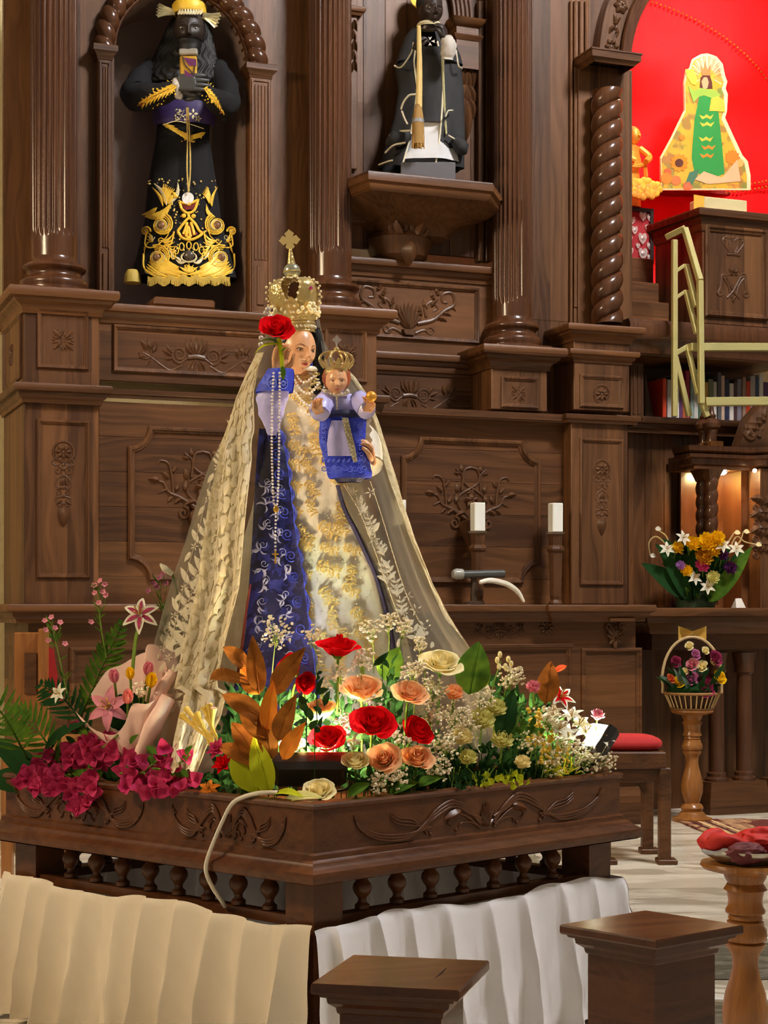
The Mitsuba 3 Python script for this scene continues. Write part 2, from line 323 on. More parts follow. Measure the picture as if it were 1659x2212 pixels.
def vase_bouquet(u, z, w, k):     # vase foot at y=-2, branches up to y=2.2
    c = Carve(u, z, w, k)
    prof = [(0, -2.0), (.5, -2.0), (.42, -1.8), (.25, -1.7), (.35, -1.2), (.62, -.6), (.66, -.35), (.45, -.2), (.6, -.1), (0, -.1)]
    c.poly(prof + [(-x, y) for x, y in prof[::-1]], .45 * k)
    def side(s):
        c.spiral((.85 * s, -.35), .3, 1.4, PI / 2, .09, .05, s)
        c.vine([(.3 * s, -.1), (.95 * s, .3), (1.5 * s, .55), (1.75 * s, .95), (2.15 * s, 1.0)], .09, .03)
        c.vine([(1.3 * s, .45), (1.35 * s, 1.1), (1.5 * s, 1.75), (1.85 * s, 1.9), (2.0 * s, 1.75)], .06, .03)
        c.vine([(1.55 * s, .7), (1.75 * s, .6), (1.95 * s, .5)], .05, .03)
        c.vine([(.15 * s, .0), (.65 * s, .5), (.6 * s, 1.0), (-.35 * s, 1.6), (-.35 * s, 2.2), (0, 2.35)], .06, .05)
        c.vine([(.5 * s, 1.2), (.45 * s, 1.9), (.8 * s, 2.25)], .06, .03)
        for a, b in (((.9, .3), (1.25, .05)), ((1.3, .35), (1.55, .1)), ((.8, .6), (.75, 1.1)), ((.7, 1.1), (.8, 1.6)), ((1.5, 1.1), (1.8, 1.4)), ((1.35, 1.4), (1.15, 1.7)), ((.6, 2.0), (.9, 2.05)), ((.5, 2.1), (.55, 2.5)), ((.3, .2), (.85, -.05)), ((1.9, 1.0), (2.4, 1.1)), ((1.2, .6), (1.0, 1.0))):
            c.leaf((a[0] * s, a[1]), (b[0] * s, b[1]), .4, .06 * s)
    c.mirror(side)
    for i in range(5):
        a = PI / 2 + i * 2 * PI / 5; c.leaf((0, .75), (.38 * math.cos(a), .75 + .38 * math.sin(a)), .5, 0, 0, .01)
    return c.rosette((.0, 1.1), .22, 6).leaf((0, -1.5), (0, -.4), .3, 0, 0, .35 * k).mesh()

# ---------------------------------------------------------------- mouldings, panels, planks on the altar wall
def bar(x0, y0, x1, y1, w0, w1, b=.004):
    """a board given by its front face's pixels"""
    u0, z0, u1, z1 = rect(x0, y0, x1, y1, w1); return onwall(box(u0, u1, w0, w1, z0, z1, b))
def frame(x0, y0, x1, y1, w, t=.03, h=.018, inner=False, notch=0.0):
    u0, z0, u1, z1 = rect(x0, y0, x1, y1, w)
    if notch:
        pts = []
        for (cx, cz, a0) in ((u0, z1, 0), (u1, z1, 270), (u1, z0, 180), (u0, z0, 90)):
            arc = [(cx + notch * math.cos(math.radians(a0 - i * 15)), cz + notch * math.sin(math.radians(a0 - i * 15))) for i in range(7)]
            pts += arc[::-1] if False else arc
        # corners run clockwise: each notch goes from one side to the next
        pts = []
        for (cx, cz, a0, a1) in ((u0, z1, 270, 360), (u1, z1, 180, 270), (u1, z0, 90, 180), (u0, z0, 0, 90)):
            pts += [(cx + notch * math.cos(math.radians(a0 + (a1 - a0) * i / 7)), cz + notch * math.sin(math.radians(a0 + (a1 - a0) * i / 7))) for i in range(8)]
    else: pts = [(u0, z1), (u1, z1), (u1, z0), (u0, z0)]
    pr = [(0, w - .002), (0, w + h * .55), (t * .22, w + h), (t * .5, w + h * .92), (t * .62, w + h * .5), (t * .8, w + h * .45), (t, w - .002)]
    return onwall(swapyz(mitre(pts, pr, closed=True)))
def cornice(path, z, prof):
    """prof: (out, up) seen from below, swept round the plan path given in (u, w), which runs from left to right"""
    return onwall(mitre(path, [(-a, z + b) for a, b in prof], ends=True))
def planks(parent, x0, y0, x1, y1, w, mat='wood_up', step=.14, thick=.03):
    u0, z0, u1, z1 = rect(x0, y0, x1, y1, w); k0, k1 = math.floor(u0 / step), math.ceil(u1 / step)
    for k in range(k0, k1):
        a, b = max(u0, k * step), min(u1, (k + 1) * step)
        if b - a > .012: part(parent, 'plank', onwall(box(a + .0008, b - .0008, w - thick, w, z0, z1, .0015)), mat, False)
def level_planks(parent, x0, y0, x1, y1, w, step=.19, thick=.03):
    u0, z0, u1, z1 = rect(x0, y0, x1, y1, w); k0, k1 = math.floor(z0 / step), math.ceil(z1 / step)
    for k in range(k0, k1):
        a, b = max(z0, k * step), min(z1, (k + 1) * step)
        if b - a > .012: part(parent, 'plank', onwall(box(u0, u1, w - thick, w, a + .0006, b - .0006, .0012)), 'wood_level', False)
def zline(x, y, w): return W(x, y, w)[1]
def twist(path, r, pitch, starts=2, depth=.24, sides=22, per=9, flip=1):
    """a twisted rope of wood along a path; bulging strands with sharp grooves"""
    p = np.asarray(path, float); L = np.concatenate([[0], np.cumsum(np.linalg.norm(np.diff(p, axis=0), axis=1))])
    n = int(L[-1] / pitch * per * starts) + 2; s = np.linspace(0, L[-1], n)
    q = np.stack([np.interp(s, L, p[:, i]) for i in range(3)], 1)
    t = np.gradient(q, axis=0); t /= np.linalg.norm(t, axis=1, keepdims=True)
    a = np.array([0, 1.0, 0]); b = np.cross(t, a); th = np.arange(sides) * 2 * PI / sides
    ph = starts * (th[None, :] * flip) - 2 * PI * starts * s[:, None] / (pitch * starts)
    rr = r * (1 - depth + depth * np.abs(np.cos(ph / 2)) ** .55)
    v = q[:, None] + (np.cos(th)[None, :, None] * a + np.sin(th)[None, :, None] * b[:, None]) * rr[..., None]
    return surf(v, cv=True)
def column(name, xl, xr, ybase, yfl, w, label):
    """a fluted column: base with two rolls, plain drum, flutes above"""
    (ua, zb), (ub, _) = W(xl, ybase, w), W(xr, ybase, w); u, r = (ua + ub) / 2, (ub - ua) / 2 * .97
    zf = zline((xl + xr) / 2, yfl, w); k = thing(name, label, 'column', 'fluted columns of the altarpiece')
    n = 26; th = np.arange(n * 6) * 2 * PI / (n * 6); fl = np.clip(np.cos(n * th), -.35, 1); zs = [zb + .17, zf - .02, zf, zf + .03, 4.3]; dp = [0, 0, .3, 1, 1]
    fl = np.clip(-np.cos(n * th) + .45, 0, 1.2)
    v = np.array([[((r * (1 - .075 * d * f)) * math.cos(t), (r * (1 - .075 * d * f)) * math.sin(t), z) for z, d in zip(zs, dp)] for t, f in zip(th, fl)])
    part(k, 'shaft', onwall(at(surf(v, cu=True), u, w)), 'wood_turned', 50)
    b = r * 1.42
    prof = [(b, 0), (b, .012), (b * .99, .018), (b * 1.03, .03), (b * 1.03, .05), (b * .97, .062), (b * .86, .07), (b * .82, .09), (b * .85, .105), (b * .93, .112), (b * .97, .125), (b * .93, .143), (b * .82, .15), (r * 1.04, .16), (r, .185)]
    part(k, 'base', onwall(at(lathe(prof, 40), u, w, zb)), 'wood_turned', 50)
    part(k, 'plinth', onwall(box(u - b * 1.06, u + b * 1.06, w - b * 1.06, w + b * 1.06, zb - .03, zb + .001, .004)), 'wood_turned')
    return k
CROWN = [(0, -.13), (.012, -.13), (.014, -.105), (.03, -.085), (.055, -.07), (.06, -.055), (.085, -.05), (.092, -.035), (.092, -.012), (.086, 0), (0, 0)]
LEDGE = [(0, -.1), (.01, -.1), (.013, -.08), (.03, -.065), (.035, -.045), (.055, -.04), (.06, -.03), (.06, -.008), (.055, 0), (0, 0)]
SMALL = [(0, -.05), (.008, -.05), (.014, -.035), (.024, -.03), (.028, -.02), (.028, -.004), (.024, 0), (0, 0)]
# ---------------------------------------------------------------- the altarpiece
altar = thing('altarpiece', 'tall carved brown wood altarpiece that fills the background, with niches, panels and ledges', 'altarpiece')
def A(name, mesh, mat='wood_up', smooth=35, label=None): return part(altar, name, mesh, mat, smooth, label)
ZL = zline(1000, 1306, .62)                       # the long ledge that carries the candles
uL, uR = W(40, 1300, .62)[0], W(1392, 1300, .62)[0]
# lower body: base, long ledge, panel zone
A('base', onwall(box(uL + .06, uR - .02, -.3, .55, ZF, ZL - .08)), 'wood_level')
bump0, bump1 = W(1200, 1320, .66)[0], W(1372, 1320, .66)[0]
A('long_ledge', cornice([(uL, -.3), (uL, .6), (bump0, .6), (bump0, .63), (bump1, .63), (bump1, .6), (uR, .6), (uR, .3)], ZL, LEDGE), 'wood_level')
A('base_moulding', cornice([(uL + .06, .2), (uL + .06, .55), (uR - .02, .55), (uR - .02, .1)], ZF + .22, [(0, -.22), (.06, -.22), (.06, -.05), (.045, -.03), (.02, -.02), (.015, 0), (0, 0)]), 'wood_level')
A('long_ledge_board', onwall(box(uL, uR, -.2, .62, ZL - .03, ZL - .001)), 'wood_level')
A('frieze_carving', onwall(scroll_frieze(*W(1080, 1362, .555), .555, .055)), 'wood_carved')
A('frieze_rosette', onwall(Carve(*W(1181, 1355, .555), .555, .05).rosette((0, 0), 1, 8).mesh()), 'wood_carved')
for fr in ((900, 1398, 1232, 1690), (1255, 1400, 1385, 1690), (150, 1398, 420, 1690)): A('base_panel_frame', frame(*fr, .55, .035, .02), 'wood_level')
A('frieze_strip', bar(880, 1393, 1240, 1399, .55, .575), 'wood_level')
# a carved bracket head under the ledge
bx0, bz1 = W(1308, 1336, .6); bx1, bz0 = W(1362, 1410, .6)
A('bracket_cap', onwall(box(bx0, bx1, .5, .66, bz1 - .02, bz1 + .004, .004)), 'wood_level')
c = Carve((bx0 + bx1) / 2, (bz0 + bz1) / 2 + .02, .57, .08)
for i in range(7):
    a = PI / 2 + (i - 3) * .5; c.leaf((0, -.5), (.75 * math.cos(a), -.2 + .95 * math.sin(a)), .4, 0, 1)
c.mirror(lambda s: c.spiral((.55 * s, .45), .3, 1.3, 0, .1, .05, s).leaf((0, -.4), (.5 * s, -.9), .4)).leaf((0, -.5), (0, -1.3), .4).ball((0, .3), .25)
A('bracket_carving', onwall(c.mesh()), 'wood_carved')
# pilasters of the panel zone, each with a framed strip and a hanging carving
def pilaster(x0, x1, y0, y1, w, fr, cx, cy, k, name='pilaster', full=True):
    p = A(name, bar(x0, y0, x1, y1, -.3, w, .006))
    scene_frame = part(p, 'panel_frame', frame(*fr, w, .028, .016), 'wood_up')
    u, z = W(cx, cy, w); part(p, 'carving', onwall(pendant(u, z, w, k, 1 if full else .3)), 'wood_carved')
    return p
ZB = zline(1000, 885, .4)
pilaster(52, 214, 850, 1306, .44, (79, 905, 194, 1250), 137, 976, .066)
pilaster(1234, 1357, 905, 1306, .44, (1252, 946, 1346, 1265), 1300, 1014, .066)
pilaster(650, 812, 850, 1306, .44, (677, 925, 790, 1260), 735, 1000, .066)
level_planks(altar, 214, 862, 655, 1306, .34); level_planks(altar, 806, 885, 1236, 1306, .34)
A('panel_frame', frame(276, 919, 600, 1257, .34, .04, .024, notch=.115)); A('panel_frame', frame(866, 942, 1166, 1262, .34, .04, .024, notch=.115))
A('panel_carving', onwall(vase_bouquet(*W(438, 1092, .345), .345, .128)), 'wood_carved')
A('panel_carving', onwall(vase_bouquet(*W(1018, 1115, .345), .345, .123)), 'wood_carved')
# middle ledge at the top of the panel zone
Z2 = zline(1020, 885, .44)
um = [W(x, 890, .44)[0] for x in (814, 1224, 1368)]
A('middle_ledge', cornice([(um[0] - .02, .4), (um[1], .4), (um[1], .46), (um[2], .46), (um[2], .1)], Z2, SMALL + []), 'wood_level')
A('middle_ledge_board', onwall(box(um[0], um[2], -.2, .44, Z2 - .04, Z2 - .002)), 'wood_level')
# three pedestals under the columns
def pedestal(x0, x1, ytop, ymid, w, fr, qx, qy, qk, label, side=True, low=True):
    u0, u1 = W(x0, ytop, w)[0], W(x1, ytop, w)[0]; zt, zm = zline(x0, ytop, w), zline(x0, ymid, w)
    k = A('pedestal', onwall(box(u0, u1, -.3, w, zm - (.05 if low else 0), zt, .005)), 'wood_up', 35, label)
    part(k, 'crown_moulding', cornice([(u0, -.3), (u0, w), (u1, w), (u1, .05)], zt, CROWN), 'wood_level')
    if low: part(k, 'lower_moulding', cornice([(u0, -.3), (u0, w), (u1, w), (u1, .05)], zm, LEDGE), 'wood_level')
    part(k, 'panel_frame', frame(*fr, w, .028, .016), 'wood_up')
    part(k, 'carving', onwall(quatrefoil(*W(qx, qy, w), w, qk)), 'wood_carved')
    if side:   # the panel and carving on its left side
        zz = [zline(x0, y, w) for y in (670, 812)]; m = quatrefoil(-.02, (zz[0] + zz[1]) / 2, 0, qk)
        turn = np.array([[0, -1, 0, u0], [-1, 0, 0, 0], [0, 0, 1, 0], [0, 0, 0, 1.0]]); m.apply_transform(turn); part(k, 'side_carving', onwall(m), 'wood_carved')
        f = swapyz(mitre([(-w + .06, zz[0]), (.24, zz[0]), (.24, zz[1]), (-w + .06, zz[1])], [(0, 0), (0, .01), (.012, .016), (.026, 0)], closed=True)); f.apply_transform(turn); part(k, 'side_frame', onwall(f), 'wood_up')
    return k, (u0 + u1) / 2, zt
_, up1, zp1 = pedestal(52, 215, 622, 828, .46, (80, 666, 191, 801), 136, 735, .062, 'wooden pedestal under the leftmost fluted column, with a leaf carving in a square frame')
_, up2, zp2 = pedestal(690, 814, 664, 850, .46, (702, 708, 792, 828), 750, 765, .06, 'wooden pedestal behind the small crowned child, under the middle fluted column', False)
_, up3, zp3 = pedestal(1062, 1182, 748, 884, .42, (1082, 812, 1162, 884), 1120, 850, .05, 'wooden pedestal with a shallow leaf carving, under the rightmost fluted column', False, False)
def col(name, xl, xr, z, yfl, w, label):
    (ua, _), (ub, _) = W(xl, 500, w), W(xr, 500, w)
    return column(name, xl, xr, HY - z * F / (((10 * CT - w) / (CT - (xl - CX) / F * ST))), yfl, w, label)
col('fluted_column', 64, 168, zp1 + .03, 512, .22, 'leftmost fluted wooden column of the altarpiece, beside the dark robed statue')
col('fluted_column', 667, 758, zp2 + .03, 548, .22, 'fluted wooden column behind the big crown of the veiled lady statue')
col('fluted_column', 1066, 1146, zp3 + .03, 656, .2, 'rightmost fluted wooden column of the altarpiece, beside the friar statue')
# bay 1: frieze, ledge, niche with a rope arch
A('frieze_board', bar(205, 676, 705, 846, 0, .35), 'wood_level'); A('frieze_frame', frame(243, 700, 690, 826, .35, .03, .018))
A('frieze_carving', onwall(scroll_frieze(*W(424, 772, .35), .35, .112)), 'wood_carved')
u0, u1 = W(214, 660, .35)[0], W(695, 660, .35)[0]; z1 = zline(300, 660, .38)
A('niche_ledge', cornice([(u0, .35), (u1, .35)], z1, LEDGE), 'wood_level'); A('niche_ledge_board', onwall(box(u0, u1, -.55, .36, z1 - .06, z1 - .002)), 'wood_level')
zb_ = zline(400, 846, .38); A('frieze_foot', cornice([(u0, .35), (u1, .35)], zb_, SMALL), 'wood_level')
(na, zs), (nb, _) = W(248, 107, .05), W(534, 107, .05); nc, nr = (na + nb) / 2, (nb - na) / 2
def arch_poly(c, r, zs, z0, n=28): return Polygon([(c - r, z0)] + [(c + r * math.cos(PI - PI * i / n), zs + r * math.sin(PI * i / n)) for i in range(n + 1)] + [(c + r, z0)])
def arch_face(x0, x1, z0, w, c, r, zs, mat='wood_up', t=.05):
    u0, u1 = W(x0, 300, w)[0], W(x1, 300, w)[0]
    return onwall(swapyz(extrude(Polygon([(u0, z0), (u1, z0), (u1, 4.3), (u0, 4.3)]).difference(arch_poly(c, r, zs, z0 - .1)), w - t, w)))
A('niche_face', arch_face(8, 672, z1, .03, nc, nr, zs))
def arc3(c, r, zs, w, a0=180, a1=0, n=40): return [(c + r * math.cos(math.radians(a0 + (a1 - a0) * i / n)), w, zs + r * math.sin(math.radians(a0 + (a1 - a0) * i / n))) for i in range(n + 1)]
# inside of the niche: side walls, vault and back
nd = -.46
inn = [(na, z1)] + [(nc + nr * math.cos(PI - PI * i / 24), zs + nr * math.sin(PI * i / 24)) for i in range(25)] + [(nb, z1)]
A('niche_lining', onwall(surf([[(u, .02, z), (u, -.3, z), (u, nd, z)] for u, z in inn])), bsdf('niche_wood', (126, 106, 98), .28, clearcoat=.4), 30)  # same wood as the boards, made paler to paint in the niche light
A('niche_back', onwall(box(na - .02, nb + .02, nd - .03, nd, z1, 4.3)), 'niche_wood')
A('rope_arch', onwall(twist(arc3(nc, nr + .062, zs, .06), .06, .085, 1, .3)), 'wood_turned', 60)
A('arch_edge', onwall(tube(arc3(nc, nr + .002, zs, .055), .008, 6)), 'wood_turned')
for (x0, x1, yc) in ((207, 246, 108), (536, 590, 145)):
    w = .1; u0, u1 = W(x0, 200, w)[0], W(x1, 200, w)[0]
    j = A('niche_jamb', onwall(box(u0 + .012, u1 - .012, 0, w, z1, zs - .05, .004)))
    part(j, 'capital', cornice([(u0 + .012, 0), (u0 + .012, w), (u1 - .012, w), (u1 - .012, 0)], zs, [(0, -.08), (.004, -.08), (.008, -.06), (.02, -.045), (.03, -.035), (.03, -.005), (.026, 0), (-.05, 0)]), 'wood_level')
    for i in range(4):
        u = u0 + (u1 - u0) * (.3 + .133 * i)
        part(j, 'reed', onwall(box(u - .006, u + .006, w - .002, w + .008, z1 + .36, zs - .12, .003)))
    part(j, 'reed_block', onwall(box(u0 + (u1 - u0) * .36, u1 - (u1 - u0) * .36, w - .002, w + .01, z1 + .1, z1 + .33, .004)))
    f = mitre([(u0 + .02, zs - .09), (u1 - .02, zs - .09), (u1 - .02, z1 + .05), (u0 + .02, z1 + .05)], [(0, w), (0, w + .008), (.01, w + .008), (.014, w)], closed=True); part(j, 'jamb_frame', onwall(swapyz(f)))
# base in the niche that carries the statue
A('niche_shelf', onwall(mitre([(na + .02, -.3), (na + .2, .12), (nb - .2, .12), (nb - .02, -.3)], [(0, z1 - .02), (-.02, z1), (-.03, z1 + .05), (0, z1 + .055), (.4, z1 + .055)])), 'wood_level')
A('niche_shelf_top', onwall(box(na + .2, nb - .22, -.5, .16, z1 + .05, z1 + .1, .01)), 'wood_level')
# bay 2: boards, bracket shelf, friezes
planks(altar, 757, -90, 1068, 560, .02)
ub = [W(x, 600, .12)[0] for x in (750, 1062)]
A('bay_body', bar(757, 566, 1066, 900, -.2, .12), 'wood_level')
A('bay_moulding', cornice([(ub[0], .12), (ub[1], .12)], zline(900, 566, .15), LEDGE), 'wood_level')
A('frieze_frame', frame(700, 598, 1034, 744, .12, .03, .02)); A('frieze_carving', onwall(shell_frieze(*W(882, 672, .12), .12, .145)), 'wood_carved')
A('bay_moulding', cornice([(ub[0], .12), (ub[1] - .05, .12), (ub[1] - .05, .0)], zline(900, 764, .15), LEDGE), 'wood_level')
A('bay_moulding', cornice([(ub[0], .12), (ub[1] - .05, .12)], zline(900, 792, .14), SMALL), 'wood_level')
A('frieze_frame', frame(760, 790, 1032, 905, .12, .025, .014)); A('frieze_carving', onwall(scroll_frieze(*W(885, 855, .12), .12, .105)), 'wood_carved')
# friar's bay: frame strips, capital, leaf drop, arch mouldings
for x0, x1 in ((1034, 1046), (1050, 1064)): A('reed', bar(x0, 0, x1, 565, .0, .07))
A('frame_strip', bar(758, 0, 772, 366, 0, .05)); A('frame_cap', cornice([(W(756, 40, .06)[0], .06), (W(778, 40, .06)[0], .06), (W(778, 40, .06)[0], 0)], zline(765, 12, .08), SMALL), 'wood_level')
u, z = W(764, 60, .05); c = Carve(u, z, .05, .1, .6)
for i in range(5): c.leaf((0, .5 - i * .6), (.35 * (-1) ** i, -.2 - i * .6), .5).leaf((0, .4 - i * .6), (-.2 * (-1) ** i, -.3 - i * .6), .4)
A('leaf_drop', onwall(c.mesh()), 'wood_carved')
cp = [W(x, 60, .1)[0] for x in (986, 1034)]; zc = zline(1010, 38, .12)
A('capital', cornice([(cp[0], 0), (cp[0], .1), (cp[1], .1), (cp[1], 0)], zc, [(0, -.3), (0, -.13), (.004, -.13), (.02, -.11), (.022, -.1), (0, -.095), (0, -.05), (.012, -.045), (.03, -.02), (.034, 0), (-.06, 0)]), 'wood_level')
u, z = W(1009, 80, .06); c = Carve(u, z, .05, .1)
for s in (-1, 1):
    for i in range(4): c.vine([(.06 * s * (i + .5), 0), (.12 * s * (i + .6), -.5), (.05 * s * (i + .3), -1.6), (.1 * s * (i + .5), -2.4)], .06, .04)
    for y in (-1.6, -2.6, -3.8, -4.6): c.leaf((0, y + 1.0), (.45 * s, y - .35), .34, .1 * s).leaf((0, y + .9), (.18 * s, y - .7), .3)
c.leaf((0, -3.8), (0, -6.3), .26)
A('leaf_drop', onwall(c.mesh()), 'wood_carved')
ua, za = W(976, 40, .06); 
for i in range(5): A('arch_moulding', onwall(tube(arc3(ua - .55, .57 + .028 * i, za - .0, .05, 60, 0, 18), .014, 6)), 'wood_turned')
# bracket shelf
b0, b1, b2 = W(800, 372, .5)[0], W(1056, 400, .5)[0], W(1092, 420, .25)[0]; zk = zline(930, 384, .5)
pl = [(b0 - .12, .05), (b0, .5), (b1, .5), (b2 - .02, .2), (b2 - .02, 0.02)]
sh = A('bracket_shelf', [onwall(at(extrude(Polygon([(b0 - .12, .02)] + pl[1:]), zk - .05, zk))), cornice([(b0 - .12, .02)] + pl[1:], zk, [(-.01, -.1), (0, -.09), (.01, -.075), (.012, -.06), (.028, -.05), (.03, -.01), (.024, 0), (-.02, 0)])], 'wood_level', 35, 'dark wooden bracket shelf under the friar statue')
part(sh, 'underside', onwall(mitre(pl, [(.0, zk - .09), (.08, zk - .13), (.25, zk - .2), (.3, zk - .26), (.42, zk - .28)])), 'wood_carved')
cu, cz = W(880, 505, .2)
prof = [(.0, .25), (.16, .22), (.2, .12), (.15, .05), (.2, -.02), (.17, -.12), (.06, -.2), (0, -.22)]
part(sh, 'corbel', onwall(at(lathe([(max(r, .001), z) for r, z in prof][::-1], 20), cu, .06, cz)), 'wood_carved')
part(sh, 'corbel_bar', onwall(box(cu - .36, cu + .3, .02, .1, cz + .07, cz + .14, .006)), 'wood_carved')
c = Carve(cu, cz, .22, .14); c.mirror(lambda s: c.spiral((.55 * s, .25), .5, 1.5, PI / 2, .16, .06, s).leaf((.2 * s, -.3), (.9 * s, .9), .3).leaf((.3 * s, 1.0), (2.2 * s, 1.5), .25)).vine([(-.9, .75), (0, .8), (.9, .75)], .12).leaf((0, -.2), (0, -1.4), .5)
part(sh, 'corbel_carving', onwall(c.mesh()), 'wood_carved')
# boards and reeds between the right column and the big arch
au, azs = W(1594, 178, .12); ar = au - W(1359, 178, .12)[0]
A('arch_face', arch_face(1146, 1960, zline(1300, 700, .1), .1, au, ar, azs, 'wood_up'))
planks(altar, 1146, 690, 1238, 900, .1)
for x0, x1 in ((1232, 1238), (1241, 1250), (1253, 1262), (1265, 1272)): A('reed', bar(x0, 0, x1, 665 if x0 > 1238 else 700, .08, .125, .006), 'wood_up')
A('reed_foot', bar(1240, 665, 1272, 700, .08, .122))
u0, u1 = W(1240, 800, .36)[0], W(1360, 800, .36)[0]
p4 = A('arch_pier', onwall(box(u0, u1, -.2, .36, zline(1300, 888, .36), zline(1300, 705, .36), .005)), 'wood_up', 35, 'stepped wooden pier under the single twisted column')
for y, pr in ((702, CROWN), (755, LEDGE)): part(p4, 'moulding', cornice([(u0, -.1), (u0, .36), (u1, .36), (u1, .0)], zline(1300, y, .42), [(a * .8, b * .75) for a, b in pr]), 'wood_level')
part(p4, 'panel_frame', frame(1252, 808, 1346, 884, .36, .03, .014), 'wood_up'); part(p4, 'carving', onwall(pendant(*W(1300, 852, .36), .36, .066, .3)), 'wood_carved')
z7 = zline(1310, 697, .3); ut = W(1311, 500, .25)[0]; z8 = zline(1311, 196, .25); rt = (W(1342, 500, .25)[0] - W(1280, 500, .25)[0]) / 2
tc = thing('twisted_column', 'thick twisted wooden column to the left of the red niche', 'column')
part(tc, 'shaft', onwall(twist([(ut, .25, z7), (ut, .25, z8)], rt, .118, 2, .3, 32, 16, -1)), 'wood_turned', 60)
part(tc, 'cap', cornice([(ut - rt - .03, 0), (ut - rt - .03, .33), (ut + rt + .05, .33), (ut + rt + .05, 0)], azs + .01, [(0, -.075), (.01, -.06), (.028, -.05), (.03, -.012), (.036, -.01), (.036, 0), (-.3, 0)]), 'wood_level')
part(tc, 'back_post', onwall(box(ut - rt - .04, au - ar + .012, -.25, .14, z7 - .01, azs - .02, .004)), 'wood_up')
# the big arch: a band of carved roses between mouldings
def ring(c, ra, rb, zs, w0, w1, a0, a1, n=30):
    o = [(c + ra * math.cos(math.radians(a0 + (a1 - a0) * i / n)), zs + ra * math.sin(math.radians(a0 + (a1 - a0) * i / n))) for i in range(n + 1)]
    i_ = [(c + rb * math.cos(math.radians(a0 + (a1 - a0) * i / n)), zs + rb * math.sin(math.radians(a0 + (a1 - a0) * i / n))) for i in range(n + 1)]
    return onwall(swapyz(extrude(Polygon(o + i_[::-1]), w0, w1)))
k_ = (W(1359, 178, .12)[0] - W(1284, 178, .12)[0])
A('arch_band', ring(au, ar + k_ * .98, ar + k_ * .33, azs, .05, .17, 180, 90)); A('arch_rim', ring(au, ar + k_ * 1.03, ar + k_ * .93, azs, .05, .2, 180, 90))
for i, q in enumerate((.36, .27, .19, .11, .03)): A('arch_moulding', onwall(tube(arc3(au, ar + k_ * q, azs, .2 - .018 * i, 180, 90, 30), .015, 6)), 'wood_turned')
for i, ang in enumerate(range(176, 96, -8)):
    a = math.radians(ang - 2); r_ = ar + k_ * .64; c = Carve(au + r_ * math.cos(a), azs + r_ * math.sin(a), .17, .056)
    if i % 2 == 0:
        for q in range(6): c.leaf((.25 * math.cos(q), .25 * math.sin(q)), (.95 * math.cos(q * 1.05 + i), .95 * math.sin(q * 1.05 + i)), .75, .1)
        c.spiral((0, 0), .45, 1.6, i, .14, .08).ball((0, 0), .25)
    else:
        d = np.array([math.cos(a + PI / 2), math.sin(a + PI / 2)]); q = np.array([-d[1], d[0]])
        for s in (-1, 1): c.leaf((0, 0), d * 1.3 * s + q * .5, .4, .1, 1).leaf((0, 0), d * 1.2 * s - q * .5, .4, -.1, 1)
        c.vine([d * -1.4, q * .2, d * 1.4], .12, .08)
    A('arch_rose' if i % 2 == 0 else 'arch_leaf', onwall(c.mesh()), 'wood_carved')
# ---------------------------------------------------------------- the red niche and what stands in it
red_cloth = bsdf('red_cloth', (250, 6, 14), .75, (lambda p, n, uv: fbm(p.x * 5, p.y * 5, p.z * 1.5, 2), .02), sheen=.3)
zf7 = zline(1500, 700, .3); zt7 = 4.5; nu0, nu1 = au - ar + .022, au + ar
pts = [(nu0, .02), (nu0, -.5)] + [(au - ar * 1.0 * math.cos(i * PI / 10), -.5 - .62 * math.sin(i * PI / 10)) for i in range(11)] + [(nu1, -.5), (nu1, .02)]
cl = thing('red_drape', 'bright red cloth that lines the arched niche at the upper right', 'drape')
part(cl, 'cloth', onwall(surf([[(a, b, z) for z in np.linspace(zf7 + .018, zt7, 6)] for a, b in pts])), red_cloth, True)
gold = bsdf('gold', (222, 170, 66), .28, metallic=.9)
gold_thread = bsdf('gold_thread', (240, 196, 62), .45, metallic=.15, specular=.6)
def beads(path, r, step, sub=1):
    L = np.concatenate([[0], np.cumsum(np.linalg.norm(np.diff(path, axis=0), axis=1))]); s = np.arange(0, L[-1], step)
    return [sphere([np.interp(t, L, path[:, i]) for i in range(3)], r, sub) for t in s]
for nm, y0, yy in (('bead_trim', 424, 0), ('bead_trim', 436, 0)):
    z = zline(1640, y0 - 4, -1.0); ph = np.array([(au - ar * .97 * math.cos(i * PI / 24), -.5 - .59 * math.sin(i * PI / 24), z) for i in range(25)])
    part(cl, nm, onwall(cat(beads(ph, .009, .03))), gold)
z = zline(1520, 12, -1.05); ph = np.array([(au - ar * .97 * math.cos(i * PI / 24), -.5 - .59 * math.sin(i * PI / 24), z - .42 * abs((i - 11) / 9) ** 2) for i in range(2, 23)])
part(cl, 'bead_trim', onwall(cat(beads(ph, .009, .034))), gold)
part(cl, 'back_ledge', onwall(box(au - ar * .9, au + ar * .9, -1.1, -.9, zline(1640, 432, -.95), zline(1640, 425, -.95))), plain((120, 20, 14)))
# lamp hidden in the crown of the niche, above the frame
def spot_area(key, c, target, w, h, col, label):
    area_lamp(key, c, target, w, h, col); labels[key] = {'label': label, 'category': 'lamp'}
def WP(u, w, z): return (WALL @ np.array([u, w, z, 1]))[:3]
spot_area('niche_lamp', WP(au - .1, -.22, 4.3), WP(au - .1, -.75, 2.6), .5, .12, (58, 50, 40), 'strip lamp hidden behind the top of the red niche arch')
# floor of the niche
A('niche_floor', onwall(box(nu0 - .06, 2.6, -1.2, .1, zf7 - .06, zf7)), 'wood_level')
